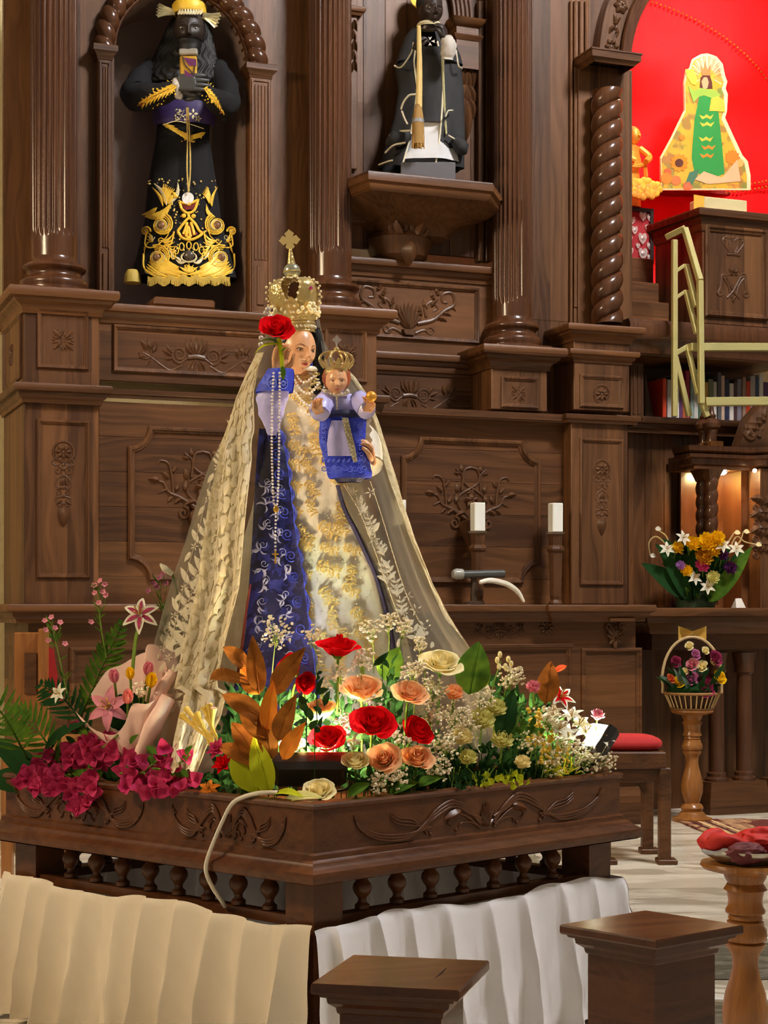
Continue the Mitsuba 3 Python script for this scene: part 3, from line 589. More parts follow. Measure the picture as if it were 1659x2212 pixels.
# cutout board of a crowned figure: flat, printed
def flat(name, parent, pts, w, t, mat, lab=None):
    P_ = Polygon([tuple(W(x, y, w)) for x, y in pts]).buffer(0); return part(parent, name, onwall(swapyz(extrude(P_, w, w + t))), mat, False, lab)
cw = -.55
out = [(1425, 412), (1424, 342), (1447, 300), (1476, 240), (1475, 182), (1480, 152), (1488, 148), (1494, 128), (1510, 119), (1525, 117), (1545, 124), (1558, 140), (1563, 165), (1568, 178), (1564, 193), (1569, 205), (1567, 243), (1563, 256), (1600, 336), (1612, 350), (1618, 380), (1618, 412)]
co = thing('cutout_board', 'cutout board of a crowned lady in green with sunflowers, standing in the red niche', 'cutout board')
flat('board', co, out, cw, .02, plain((255, 236, 178), .5), 'pale board edge')
cwf = cw + .02
def inset(pts, d): return [(x, y) for x, y in Polygon(pts).buffer(-d).exterior.coords]
flat('print_cape', co, inset(out, 5), cwf, .002, bsdf('cape_print', proc(lambda p, n, uv: mix(lin((214, 176, 52)), mix(lin((120, 150, 60)), lin((196, 120, 60)), noise(p.x * 14, p.z * 14, 1)), smoothstep(.42, .6, fbm(p.x * 16, p.z * 16, 3.0, 3)))), .5))
cwf += .002
for i in range(25):
    a = PI * (1.15 - 1.3 * i / 24); c0, c1 = (1527 + 18 * math.cos(a), 165 - 16 * math.sin(a)), (1527 + 35 * math.cos(a), 163 - 42 * math.sin(a))
    q = 1.6; flat('print_ray', co, [(c0[0] - q, c0[1]), (c1[0] - 2.6, c1[1]), (c1[0] + 2.6, c1[1]), (c0[0] + q, c0[1])], cwf, .002, plain((232, 170, 128) if i % 2 else (250, 226, 170)))
green = plain((40, 150, 62)); yel = plain((236, 200, 66)); org = plain((238, 134, 34)); skin = plain((230, 168, 120)); brown = plain((92, 44, 28)); teal = plain((70, 120, 90))
flat('print_dress', co, [(1512, 200), (1545, 200), (1552, 245), (1560, 320), (1565, 375), (1540, 385), (1500, 372), (1494, 340), (1500, 260)], cwf, .002, green)
flat('print_hair', co, [(1511, 192), (1513, 168), (1523, 160), (1533, 163), (1538, 178), (1539, 192)], cwf, .002, brown)
flat('print_mantle', co, [(1486, 186), (1500, 196), (1512, 190), (1546, 195), (1556, 205), (1548, 215), (1520, 206), (1508, 210), (1498, 222)], cwf + .002, .002, plain((150, 190, 70)))
flat('print_child', co, [(1536, 212), (1552, 208), (1564, 218), (1566, 242), (1545, 240), (1532, 240)], cwf + .002, .002, yel)
flat('print_face', co, [(1518, 190), (1515, 176), (1520, 167), (1527, 167), (1531, 178), (1528, 190), (1523, 194)], cwf + .002, .002, skin)
flat('print_crown', co, [(1516, 163), (1512, 140), (1519, 150), (1523, 132), (1528, 150), (1536, 138), (1533, 163)], cwf + .002, .002, plain((214, 130, 70)))
flat('print_torch', co, [(1480, 150), (1498, 150), (1506, 172), (1503, 184), (1494, 182), (1484, 166)], cwf + .002, .002, plain((236, 224, 60)))
for i, (x, y) in enumerate(((1526, 252), (1527, 268), (1525, 300), (1530, 318), (1527, 336))):
    flat('print_motif', co, [(x - 16, y - 4), (x - 6, y), (x, y - 5), (x + 7, y), (x + 16, y - 5), (x + 9, y + 6), (x, y + 2), (x - 9, y + 6)], cwf + .002, .002, yel if i < 3 else org)
def disc(x, y, r, n=14, k=.0): return [(x + r * (1 - k * (i % 2)) * math.cos(2 * PI * i / n), y + r * (1 - k * (i % 2)) * math.sin(2 * PI * i / n)) for i in range(n)]
flat('print_leaf', co, [(1480, 398), (1490, 372), (1510, 366), (1506, 380), (1490, 408)], cwf + .002, .002, teal)
for x, y, r, m in ((1467, 352, 21, plain((232, 142, 28))), (1440, 385, 14, org), (1485, 402, 11, plain((226, 108, 60))), (1582, 340, 17, org), (1598, 352, 10, plain((236, 186, 96))), (1442, 372, 9, plain((220, 96, 50))), (1473, 297, 7, org), (1460, 390, 12, plain((224, 120, 60)))):
    flat('print_flower', co, disc(x, y, r, 24, .22), cwf + .002, .002, m)
flat('print_flower_heart', co, disc(1467, 352, 9), cwf + .004, .002, brown)
flat('print_hill', co, [(1500, 388), (1520, 370), (1560, 384), (1592, 345), (1600, 392), (1530, 398)], cwf + .0025, .002, plain((226, 190, 140)))
# what carries the cutout: a small block; the box in front stands on the ambo
# ambo: panelled box with a bevelled left side
av = .12
x0u, x1u, zt, zb = W(1517, 480, av)[0], W(1690, 480, av)[0], zline(1560, 452, av + .07), zline(1560, 700, av)
am = thing('panelled_lectern', 'wooden lectern box with a carved crown above a carved monogram, below the red niche', 'lectern')
plan_ = [(x0u - .05, -.38), (x0u, av), (x1u, av)]
part(am, 'body', onwall(at(extrude(Polygon(plan_ + [(x1u, -.38)]), zb, zt - .02))), 'wood_up')
part(am, 'top_moulding', cornice(plan_, zt, [(0, -.13), (.01, -.13), (.02, -.1), (.035, -.07), (.04, -.05), (.07, -.045), (.075, -.01), (.07, 0), (-.2, .001)]), 'wood_level')
part(am, 'top', onwall(at(extrude(Polygon(plan_ + [(x1u, -.38)]), zt - .02, zt))), 'wood_level')
part(am, 'panel_frame', frame(1521, 484, 1656, 694, av, .045, .03), 'wood_up')
u, z = W(1584, 530, av); c = Carve(u, z, av, .1)
for s in (-1, 1):
    c.vine([(.25 * s, -.5), (.75 * s, .1), (.75 * s, .4), (.35 * s, .5), (.0, .25)], .07, .06).vine([(.12 * s, -.5), (.32 * s, .05), (.3 * s, .42)], .06).ball((.72 * s, .32), .12).ball((.35 * s, .45), .12)
c.vine([(-.5, -.62), (0, -.58), (.5, -.62)], .1, .1).vine([(-.45, -.45), (0, -.42), (.45, -.45)], .05).vine([(0, -.45), (0, .45)], .06).ball((0, .5), .12).vine([(0, .5), (0, .85)], .05).vine([(-.14, .7), (.14, .7)], .05)
part(am, 'carved_crown', onwall(c.mesh()), 'wood_carved')
u, z = W(1584, 612, av); c = Carve(u, z, av, .115)
for s in (-1, 1):
    c.vine([(-.45 * s, .35), (0, -.4), (.42 * s, -.95 * .9)], .1, .08).vine([(.45 * s, .35), (.75 * s, .4), (.78 * s, .1), (.85 * s, -.3), (1.0 * s, -.62), (.78 * s, -.72), (.62 * s, -.55)], .1, .06)
    c.vine([(.7 * s, .35), (.35 * s, -.1), (.15 * s, -.6), (-.05 * s, -.25)], .08, .08).spiral((.6 * s, .42), .2, 1.3, 0, .09, .05, s).spiral((.85 * s, -.6), .18, 1.2, PI, .08, .05, -s).leaf((.0, .55), (.35 * s, .85), .5).leaf((0, .55), (.3 * s, .45), .5).leaf((0, -.85), (.22 * s, -.75), .6)
c.leaf((0, .5), (0, 1.1), .5).leaf((0, -.75), (0, -1.15), .5).ball((0, .5), .12)
part(am, 'carved_monogram', onwall(c.mesh()), 'wood_carved')
flat_box = thing('cream_box', 'small cream box with an open yellow flap, standing on the panelled lectern', 'box')
u0, z0, u1, z1 = rect(1521, 387, 1614, 428, -.1); zt_ = zt
part(flat_box, 'stand', onwall(box(u0 - .03, u1 + .02, -.3, -.08, zt_, zt_ + .06, .004)), plain((176, 132, 88), .5))
part(flat_box, 'body', onwall(box(u0, u1, -.28, -.1, zt_ + .06, zt_ + .06 + (z1 - z0), .004)), plain((222, 204, 150), .5))
part(flat_box, 'flap', onwall(surf([[(u0, -.1, zt_ + .06), (u0, -.1, zt_ + .06 + z1 - z0)], [(u0 - .14, .0, zt_ + .01), (u0 - .14, .0, zt_ + .13)]])), plain((240, 186, 70), .5))
# pier ledge, fascia and the shelf of books under the niche
uq0, uq1 = W(1362, 720, .3)[0], W(1760, 720, .3)[0]
A('niche_front', onwall(box(uq0, uq1, -.4, .16, zline(1500, 770, .16), zf7 - .05)), 'wood_level')
A('niche_sill', cornice([(uq0, .22), (uq1, .22)], zline(1600, 703, .3), [(0, -.2), (.01, -.2), (.02, -.16), (.045, -.13), (.06, -.12), (.075, -.09), (.075, -.03), (.06, 0), (-.3, 0)]), 'wood_turned')
A('fascia', cornice([(uq0, .16), (uq1, .16)], zline(1600, 762, .2), SMALL), 'wood_level')
A('fluted_strip', bar(1362, 782, 1391, 905, -.05, .1), 'wood_up'); 
for x in (1368, 1378): A('reed', bar(x, 790, x + 5, 895, .1, .106), 'wood_up')
zs0 = zline(1520, 903, .12)
A('book_recess', onwall(box(uq0, uq1, -.5, -.4, zs0 - .05, zf7 - .1)), 'wood_level')
A('book_shelf_board', onwall(box(uq0, uq1, -.4, .03, zs0 - .03, zs0)), 'wood_level')
A('right_ledge', cornice([(uq0, .02), (uq1, .02)], zs0, LEDGE), 'wood_level')
planks(altar, 1357, 915, 1700, 1345, -.06); A('plank_backing', bar(1357, 905, 1700, 1750, -.16, -.095))
A('slanted_support', onwall(hull([(W(1400, 880, -.1)[0] + a, w, z) for a, z in ((-.02, zs0), (.045, zs0), (-.02, zs0 + .3)) for w in (-.3, -.1)])), 'wood_up')
# books in a row
spine = [(196, 60, 26), (222, 218, 210), (150, 40, 60), (70, 92, 70), (206, 198, 190), (40, 44, 70), (120, 110, 118), (176, 166, 160), (96, 60, 100), (132, 150, 140), (182, 142, 60), (84, 80, 84), (214, 206, 196), (150, 120, 100), (60, 76, 104), (170, 84, 54), (190, 186, 176), (110, 116, 90), (200, 170, 150), (74, 48, 50)]
names = ['orange red', 'white', 'crimson', 'dark green', 'pale grey', 'navy', 'grey violet', 'light grey', 'purple', 'sage', 'ochre', 'charcoal', 'ivory', 'tan', 'slate blue', 'rust', 'grey', 'olive', 'pale pink', 'dark brown']
x = 1432.0; i = 0; prev = 'the shelf end'
while x < 1664:
    wd = R.uniform(6.5, 12); hgt = R.uniform(.25, .34); ua_, ub_ = W(x, 890, -.02)[0], W(x + wd, 890, -.02)[0]; j = (i * 7) % 20
    k = thing('book', f'{names[j]} book behind the stair, right of {prev}', 'book', 'books on the shelf behind the metal stair')
    part(k, 'pages', onwall(box(ua_ + .003, ub_ - .003, -.26, -.03, zs0 + .004, zs0 + hgt - .006)), plain((214, 204, 180)), False)
    part(k, 'cover', onwall(box(ua_, ub_ - .0012, -.28, -.02, zs0 + .001, zs0 + hgt, .004)), plain(spine[j], .5), 30)
    prev = f'the {names[j]} one' + (f', far right' if i > 15 else ''); x += wd + (0 if i % 6 else 1.5); i += 1
# gilt metal stair with a railing
brass = bsdf('pale_brass', (196, 186, 124), .4, metallic=.4)
st = thing('metal_stair', 'pale brass metal stair with a railing, in front of the book shelf', 'stair')
def rod(nm, pts, w, r=.013):
    q = []
    for (x, y, *d) in pts:
        ww = d[0] if d else w; u, z = W(x, y, ww); q.append((u, ww, z))
    for a, b in zip(q[:-1], q[1:]):
        a, b = np.array(a), np.array(b); M = frame_to(b - a, (0, 1, 0)); m = box(-r, r, -r, r, 0, np.linalg.norm(b - a), .003); m.apply_transform(M); m.apply_translation(a); part(st, nm, onwall(m), brass, False)
rod('post', [(1457, 518), (1457, 900)], .37, .016); rod('post', [(1512, 606), (1515, 872)], .5, .017)
rod('handrail', [(1440, 512, .25), (1479, 493, .37), (1512, 606, .5)], .3, .018)
for a, b in (((1482, 572), (1504, 662)), ((1482, 628), (1505, 720)), ((1484, 745), (1509, 852))): rod('slanted_bar', [(*a, .38), (*b, .47)], .4, .015)
rod('beam', [(1490, 750), (1700, 750)], .42, .024); rod('beam', [(1522, 868), (1700, 866)], .5, .026); rod('stringer', [(1458, 770), (1489, 900)], .37, .016); rod('stringer', [(1516, 872), (1528, 900)], .48, .016)
rod('rung', [(1458, 588, .37), (1480, 572, .38)], .3, .01); rod('rung', [(1458, 645, .37), (1482, 628, .38)], .3, .01); rod('rung', [(1457, 765, .37), (1486, 748, .38)], .3, .014)
# stepped blocks in the niche
for (x0, y0, x1, y1, w, wb, lab) in ((1340, 553, 1412, 620, -.48, -.8, 'brown wooden step block under the framed picture, topmost of three'), (1352, 606, 1424, 662, -.25, -.47, 'brown wooden step block in the niche, middle of three'), (1362, 648, 1446, 704, -.1, -.24, 'brown wooden step block in the niche, lowest and nearest of three')):
    u0, z0, u1, z1 = rect(x0, y0, x1, y1, w); single('step_block', onwall(box(u0, u1, wb, w, zf7 + .002, z1, .006)), 'wood_level', lab, 'block', 'step blocks in the niche')
# framed red panel with silver hearts
fw = -.6; u0, z0, u1, z1 = rect(1335, 430, 1412, 557, fw)
zq = zline(1340, 553, -.45); dz = zq - z0; z0, z1 = z0 + dz, z1 + dz
fp = thing('framed_panel', 'dark framed red panel covered with silver heart badges, to the right of the twisted column', 'frame')
part(fp, 'frame', onwall(swapyz(mitre([(u0, z1), (u1, z1), (u1, z0), (u0, z0)], [(0, fw - .05), (0, fw), (.025, fw), (.025, fw - .02)], closed=True))), plain((36, 26, 24), .4)); part(fp, 'backing', onwall(box(u0 + .02, u1 - .02, fw - .04, fw - .022, z0 + .02, z1 - .02)), plain((160, 34, 40), .8))
silver = bsdf('silver', (208, 196, 186), .35, metallic=.5)
hx = [(0, -1), (.7, -.35), (.95, .25), (.75, .75), (.35, .8), (0, .5)]; heart = hx + [(-x, y) for x, y in hx[::-1] if x]
for (px, py, s) in ((1391, 452, .036), (1373, 482, .032), (1390, 500, .044), (1402, 478, .03), (1391, 533, .046), (1368, 461, .03), (1405, 516, .028), (1362, 500, .03), (1364, 528, .03), (1404, 540, .022), (1380, 516, .022), (1357, 478, .026), (1405, 455, .028)):
    u, z = W(px, py, fw); z += dz
    h = Polygon([(u + a * s * .8, z + b * s) for a, b in heart])
    k = part(fp, 'heart_badge', onwall(swapyz(extrude(h, fw - .022, fw - .01))), silver); part(k, 'boss', onwall(sphere((u, fw - .01, z), s * .4, 1, (1, .4, 1))), silver)
# golden child figure and yellow flowers above the framed panel
gs = thing('golden_statuette', 'small golden statuette of a boy half hidden behind the twisted column', 'statuette')
gy = zline(1360, 402, -.62); gu = W(1362, 350, -.62)[0]; zt1 = z1
def bodylathe(rows, n=20, flat_=.75): return surf([[(c + a * math.cos(t), flat_ * a * math.sin(t) + d, z) for t in np.arange(n) * 2 * PI / n] for (z, c, a, d) in rows], cv=True)
hz = lambda y: zline(1360, y, -.62)
gold2 = bsdf('gilding', (236, 168, 60), .4, metallic=.4)
part(gs, 'body', [onwall(bodylathe([(zt1, gu, .075, -.62), (hz(395), gu, .07, -.62), (hz(365), gu, .06, -.62), (hz(350), gu + .01, .07, -.62), (hz(330), gu + .005, .06, -.62), (hz(318), gu, .066, -.62), (hz(312), gu, .03, -.62), (hz(306), gu + .01, .024, -.62)])), onwall(tube([(gu + .06, -.6, hz(320)), (gu + .11, -.56, hz(340)), (gu + .06, -.52, hz(356))], .022, 8, 12)), onwall(tube([(gu - .06, -.6, hz(320)), (gu - .1, -.56, hz(340)), (gu - .02, -.52, hz(356))], .022, 8, 12))], gold2)
part(gs, 'head', [onwall(sphere((gu + .015, -.6, hz(295)), .05, 2, (.9, 1, 1.15))), onwall(sphere((gu + .03, -.552, hz(297)), .012, 1))], gold2); part(gs, 'hair', onwall(sphere((gu + .01, -.615, hz(289)), .052, 2)), plain((216, 120, 40), .5))
part(gs, 'sash', onwall(tube([(gu - .07, -.56, hz(362)), (gu, -.54, hz(366)), (gu + .07, -.56, hz(360)), (gu + .085, -.56, hz(385))], .016, 6, 14)), gold2)
for i in range(6):
    x, y = 1362 + 9.5 * i, (412, 404, 418, 402, 416, 410)[i]; u, z = W(x, y, -.5)
    k = single('yellow_rose', onwall(cat([sphere((u, -.5, z), .045, 2, (1, .9, .8))] + [sphere((u + .035 * math.cos(a), -.47, z + .03 * math.sin(a)), .028, 1, (1, .6, 1)) for a in range(0, 6)])), plain((246, 196, 60) if i % 2 else (240, 160, 50), .6), 'yellow rose in the bunch lying on the framed panel beside the twisted column', 'rose', 'yellow roses above the framed panel')
# ---------------------------------------------------------------- side altar at the right: table and tabernacle
ta = thing('side_altar', 'dark wooden side altar table with round legs, below the tabernacle', 'altar table')
tu0, tu1 = max(W(1402, 1330, .45)[0], uR + .14), W(1760, 1330, .45)[0]; tz = zline(1500, 1313, .45)
part(ta, 'table_top', [cornice([(tu0, -.02), (tu0, .45), (tu1, .45)], tz, [(0, -.16), (.01, -.16), (.02, -.12), (.05, -.09), (.055, -.06), (.085, -.05), (.09, -.01), (.085, 0), (0, 0)]), onwall(box(tu0, tu1, -.05, .45, tz - .05, tz - .001))], 'wood_level')
part(ta, 'apron', onwall(box(tu0 + .05, tu1, .02, .38, tz - .26, tz - .14)), 'wood_level'); part(ta, 'back', onwall(box(tu0 - .06, tu1, -.055, .0, ZF, tz - .14)), 'wood_up')
for x in (1548, 1607, 1690):
    u = W(x, 1600, .28)[0]; zt_ = tz - .26
    leg = part(ta, 'leg', onwall(at(lathe([(.075, 0), (.075, .015), (.06, .03), (.062, .05), (.05, .06), (.05, .3), (.046, zt_ - ZF - .36), (.062, zt_ - ZF - .345), (.062, zt_ - ZF - .3), (.078, zt_ - ZF - .22)], 20), u, .28, ZF + .2)), 'wood_turned', 40)
    part(leg, 'leg_block', onwall(hull([(u + s * a, .28 + t * a, ZF + z) for a, z in ((.12, .0), (.12, .08), (.1, .1), (.1, .2)) for s in (-1, 1) for t in (-1, 1)])), 'wood_level'); part(leg, 'leg_cap', onwall(box(u - .1, u + .1, .18, .38, zt_ - .0, zt_ + .01)), 'wood_level')
tb = thing('tabernacle', 'carved wooden tabernacle with twisted columns and a lit recess, on the side altar', 'tabernacle')
tw = .28
bu0, bu1 = W(1545, 1100, tw - .3)[0], W(1800, 1100, tw)[0]
zt1_, zt2_ = zline(1600, 968, tw), zline(1600, 1012, tw)
glow_wood = bsdf('honey_wood', proc(lambda p, n, uv: mix(lin((84, 48, 24)), lin((128, 80, 44)), fbm((p.x * CT + p.y * ST) * 22, p.z * 3, p.y * 8, 3))), .3, clearcoat=.5)
ru0, ru1 = W(1505, 1100, tw)[0], W(1622, 1100, tw)[0]
part(tb, 'recess_back', onwall(box(ru0 + .06, ru1 + .2, tw - .31, tw - .29, tz + .001, zt2_)), glow_wood); part(tb, 'recess_side', onwall(box(ru1 - .02, ru1 + .06, tw - .29, tw - .08, tz + .001, zt2_)), glow_wood)
for x in (1588, 1600): u = W(x, 1100, tw - .27)[0]; part(tb, 'recess_reed', onwall(tube([(u, tw - .275, tz + .02), (u, tw - .275, zt2_ - .02)], .016, 8)), glow_wood)
part(tb, 'recess_roof', onwall(box(ru0 - .02, bu1, tw - .31, tw + .0, zt2_ - .01, zt1_ - .05)), 'wood_level')
part(tb, 'cornice', cornice([(ru0 - .03, tw - .14), (ru0 - .03, tw), (ru1, tw), (ru1 + .06, tw + .08), (bu1, tw + .08)], zt1_, [(0, -.12), (.012, -.11), (.02, -.08), (.045, -.07), (.05, -.05), (.03, -.045), (.06, -.03), (.065, 0), (0, .001)]), 'wood_turned')
part(tb, 'door', onwall(box(ru1 + .03, bu1, tw - .3, tw + .06, tz + .001, zt2_)), 'wood_up')
u, z = W(1652, 1130, tw + .07); c = Carve(u, z, tw + .06, .12)
for i in range(7):
    y = 1.0 - i * .42
    for s in (-1, 1): c.leaf((0, y), (.85 * s, y + .3 * (-1) ** i), .5, .15 * s, 1).spiral((.5 * s, y - .15), .2, 1.2, i, .09, .04, s)
part(tb, 'door_carving', onwall(c.mesh()), 'wood_carved')
for (x, w) in ((1517, tw - .13), (1537, tw - .03)):
    u = W(x, 1100, w)[0]; m = twist([(u, w, tz + .02), (u, w, zt2_ - .06)], .043, .085, 1, .28, 18, 12, -1)
    k = part(tb, 'twisted_leg', onwall(m), 'wood_turned', 60); part(k, 'leg_capital', onwall(hull([(u + s * a, w + t * a, z) for a, z in ((.03, zt2_ - .08), (.055, zt2_ - .01)) for s in (-1, 1) for t in (-1, 1)])), 'wood_carved')
    zz = zt1_; part(tb, 'finial', onwall(at(lathe([(.05, 0), (.05, .03), (.034, .035), (.03, .08), (.04, .1), (.038, .11), (.055, .125), (.058, .15), (.04, .175), (.022, .185), (.03, .2), (.018, .215), (.012, .25), (.002, .3)], 16), u, max(w, .17), zz)), 'wood_turned')
part(tb, 'finial_block', onwall(box(W(1530, 970, tw)[0], W(1556, 970, tw)[0], tw - .1, tw + .04, zt1_, zt1_ + .035, .004)), 'wood_stand')
u, z = W(1640, 920, tw); c = Carve(u, z - .02, tw - .02, .12)
for s in ((1, .0), (1, .5), (.7, .9)): c.spiral((-.4 + s[1] * .6, -.2 + s[1] * .5), .4 * s[0], 1.3, PI, .16, .08).vine([(-.8 + s[1], -.4), (-.2 + s[1] * .4, .2), (.1 + s[1] * .3, .9)], .16, .08)
for a, b in (((-.2, -.3), (-.1, .9)), ((.1, 0), (.25, 1.2)), ((-.6, -.4), (-.3, .1)), ((.3, .2), (.6, 1.3)), ((-.5, -.1), (-.75, .3))): c.leaf(a, b, .4, .1, 1)
part(tb, 'crest', onwall(c.mesh()), 'wood_carved')
part(tb, 'crest_back', onwall(swapyz(extrude(Polygon([(u - .14, zt1_), (u - .06, z + .05), (u + .03, z + .14), (u + .4, z + .2), (u + .4, zt1_)]), tw - .12, tw - .02))), 'wood_carved')
u, z = W(1556, 1019, tw - .12); lp = thing('tabernacle_lamp', 'small bright lamp glowing under the tabernacle cornice', 'lamp')
part(lp, 'housing', onwall(at(lathe([(.045, 0), (.045, .02), (.03, .03), (.001, .03)], 16), u, tw - .12, z + .0)), plain((120, 90, 60), .4))
k = part(lp, 'bulb', onwall(sphere((u, tw - .12, z - .004), .036, 2, (1.2, 1, .55))), plain((255, 240, 220))); scene[k]['emitter'] = {'type': 'area', 'radiance': {'type': 'rgb', 'value': [420, 270, 130]}}
u, z = W(1613, 1019, tw - .02); k = single('small_bulb', onwall(sphere((u, tw - .06 + .13, z), .014, 1)), plain((255, 235, 200)), 'tiny lit bulb at the right of the glowing tabernacle recess', 'bulb'); scene[k]['emitter'] = {'type': 'area', 'radiance': {'type': 'rgb', 'value': [14, 10, 6]}}
cd = thing('white_card', 'tiny white folded card on the side altar, right of the flower bouquet', 'card'); u, z = W(1597, 1310, .42)
part(cd, 'card', onwall(hull([(u - .035, .44, tz), (u + .035, .44, tz), (u - .022, .41, tz + .06), (u + .022, .41, tz + .06), (u - .035, .38, tz), (u + .035, .38, tz)])), plain((220, 216, 206)))
# candles on turned holders along the ledge
wax = bsdf('wax', (236, 236, 226), .35)
for (x, ytop, yb, w, lab) in ((1032, 1086, 1148, .5, 'white square candle in front of the carved vase, on a turned wooden holder'), (1200, 1087, 1150, .5, 'white square candle on a turned wooden holder beside the wall pilaster'), (861, 1080, 1136, .5, 'white candle half hidden behind the edge of the lace veil')):
    u, z0 = W(x, yb, w); z1 = W(x, ytop, w)[1]; r = .034
    cn = thing('candle', lab, 'candle', None); part(cn, 'wax', onwall(box(u - r, u + r, w - r, w + r, z0 + .001, z1, .004)), wax, False); part(cn, 'wick', onwall(tube([(u, w, z1), (u + .002, w, z1 + .012)], .0025, 5)), plain((60, 50, 40)))
    hd = thing('candle_holder', lab.replace('white square candle', 'turned wooden holder of the candle').replace('white candle', 'turned wooden holder of the candle').replace(', on a turned wooden holder', '').replace(' on a turned wooden holder', ''), 'candle holder')
    H = z0 - ZL
    part(hd, 'plate', onwall(at(lathe([(.001, -.012), (.05, -.012), (.064, 0), (.001, 0)], 8), u, w, z0)), plain((150, 140, 128), .3)); part(hd, 'stem', onwall(at(lathe([(.042, 0), (.045, .01), (.03, .03), (.034, .05), (.042, H * .72), (.052, H * .74), (.056, H * .77), (.05, H * .8), (.04, H * .82), (.044, H * .9), (.046, H - .012)], 8), u, w, ZL)), 'wood_carved', False)
# microphone and white tube on the ledge
mc = thing('microphone', 'grey microphone lying level on a small stand in front of the carved vase', 'microphone'); (u0, z), (u1, _) = W(978, 1240, .62), W(1088, 1238, .62)
part(mc, 'body', onwall(tube([(u0 + .05, .62, z), (u1, .62, z + .004)], [.022, .024, .024], 14)), plain((70, 70, 66), .35)); part(mc, 'head', onwall(tube([(u0, .62, z), (u0 + .02, .62, z), (u0 + .06, .62, z)], [.022, .032, .03], 14)), plain((150, 148, 138), .3)); part(mc, 'stand', onwall(at(lathe([(.06, 0), (.06, .012), (.02, .02), (.016, z - ZL - .03), (.03, z - ZL - .02)], 14), (u0 + u1) / 2 - .02, .6, ZL + .002)), plain((60, 44, 30), .5))
q = [W(x, y, .66) for x, y in ((1036, 1258), (1060, 1254), (1095, 1262), (1118, 1278), (1132, 1300))]
single('white_tube', onwall(tube([(a, .66, b) for a, b in q], [.012, .016, .017, .015, .008], 10, 24)), plain((232, 226, 208), .35), 'white curved plastic tube below the microphone', 'tube')
# ---------------------------------------------------------------- the processional litter
N_ = P(676, 1886, 5.5); zm = N_[2]
def gnd(x, y, z): Y = z * F / (HY - y); return np.array([(x - CX) * Y / F, Y, z])
R_ = gnd(1379, 1787, zm); L_ = gnd(0, 1792, zm); L_ = N_ + (L_ - N_) * 1.05; B_ = R_ + L_ - N_
cen = (R_ + L_) / 2
def inset4(d):
    """the litter's plan, every side moved in by d"""
    p = Polygon([N_[:2], R_[:2], B_[:2], L_[:2]]).buffer(-d, join_style=2); c = np.array(p.exterior.coords)[:-1]
    o = [c[np.argmin(((c - q[:2]) ** 2).sum(1))] for q in (N_, R_, B_, L_)]; return np.array(o)
lt = thing('processional_litter', 'dark carved wooden litter with small turned balusters, carrying the lady statue and the flowers', 'litter')
zr, zb_m, zr2 = -.657, -.84, -1.04
def around(d, prof, z=0): return mitre(inset4(d)[::-1], [(-a, z + b) for a, b in prof], closed=True)   # prof grows outwards
I0 = inset4(.05)
part(lt, 'box', [around(.05, [(-.03, zr - .02), (-.03, zr), (0, zr), (0, zb_m), (-.02, zb_m)])], 'wood_litter', False)
part(lt, 'rim', [around(.05, [(-.045, zr), (-.04, zr + .012), (-.028, zr + .016), (-.018, zr + .012), (-.014, zr + .006), (-.008, zr + .012), (.004, zr + .012), (.01, zr + .004), (.008, zr - .006), (0, zr - .012)])], 'wood_litter')
part(lt, 'moulding', [around(.05, [(0, zb_m + .03), (.012, zb_m + .024), (.014, zb_m + .008), (.03, zb_m), (.036, zb_m - .012), (.05, zm + .004), (.062, zm - .004), (.066, zm - .02), (.06, zm - .038), (.045, zm - .045), (0, zm - .048), (-.06, zm - .048)])], 'wood_litter')
bed = part(lt, 'bed', extrude(Polygon(inset4(.055)), zr - .06, zr - .03), 'wood_litter', False)
part(lt, 'under_board', extrude(Polygon(inset4(.08)).difference(Polygon(inset4(.2))), zm - .06, zm - .046), 'wood_litter', False)
for q in inset4(.075):
    d = cen[:2] - q; 
    ex, ey = (R_ - N_)[:2] / np.linalg.norm((R_ - N_)[:2]), (L_ - N_)[:2] / np.linalg.norm((L_ - N_)[:2])
    sx, sy = np.sign(d @ ex), np.sign(d @ ey)
    part(lt, 'corner_post', extrude(Polygon([q, q + ex * sx * .13, q + ex * sx * .13 + ey * sy * .13, q + ey * sy * .13]), ZN, zm - .046), 'wood_litter', False)
c4 = inset4(.12); bal = [(.02, 0), (.026, .004), (.026, .016), (.018, .022), (.014, .03), (.017, .04), (.03, .056), (.034, .07), (.031, .083), (.02, .096), (.017, .104), (.022, .11), (.022, .116), (.018, .12)]
hb = zm - .046 - zr2; bal = lathe([(r, z / .12 * hb) for r, z in bal], 18)
for i, (a, b, n, nm) in enumerate(((0, 3, 8, 'left'), (0, 1, 7, 'right'), (1, 2, 7, 'far'), (3, 2, 8, 'far'))):
    A_, B2 = c4[a], c4[b]; d = (B2 - A_) / np.linalg.norm(B2 - A_); nn = np.array([-d[1], d[0]]) * .028
    part(lt, 'rail', extrude(Polygon([A_ + nn, B2 + nn, B2 - nn, A_ - nn]), zr2 - .035, zr2), 'wood_litter', False)
    for k in range(n):
        t = (k + 1.15) / (n + 1.2); p = A_ + (B2 - A_) * (t * .93 + .02); part(lt, 'baluster', at(bal, p[0], p[1], zr2), 'wood_litter', 40)
def side_carving(a, b, t0, t1, f):
    A_, B2 = np.append(I0[a], 0), np.append(I0[b], 0); d = (B2 - A_) / np.linalg.norm(B2 - A_); out = np.array([d[1], -d[0], 0])
    if out @ (A_ - cen) < 0: out = -out
    L = np.linalg.norm(B2 - A_); m = f(L * (t0 + t1) / 2, L * (t1 - t0) / 2)
    M = np.eye(4); M[:3, 0], M[:3, 1], M[:3, 2], M[:3, 3] = d, out, (0, 0, 1), A_; m.apply_transform(M); part(lt, 'carving', m, 'wood_litter', 50)
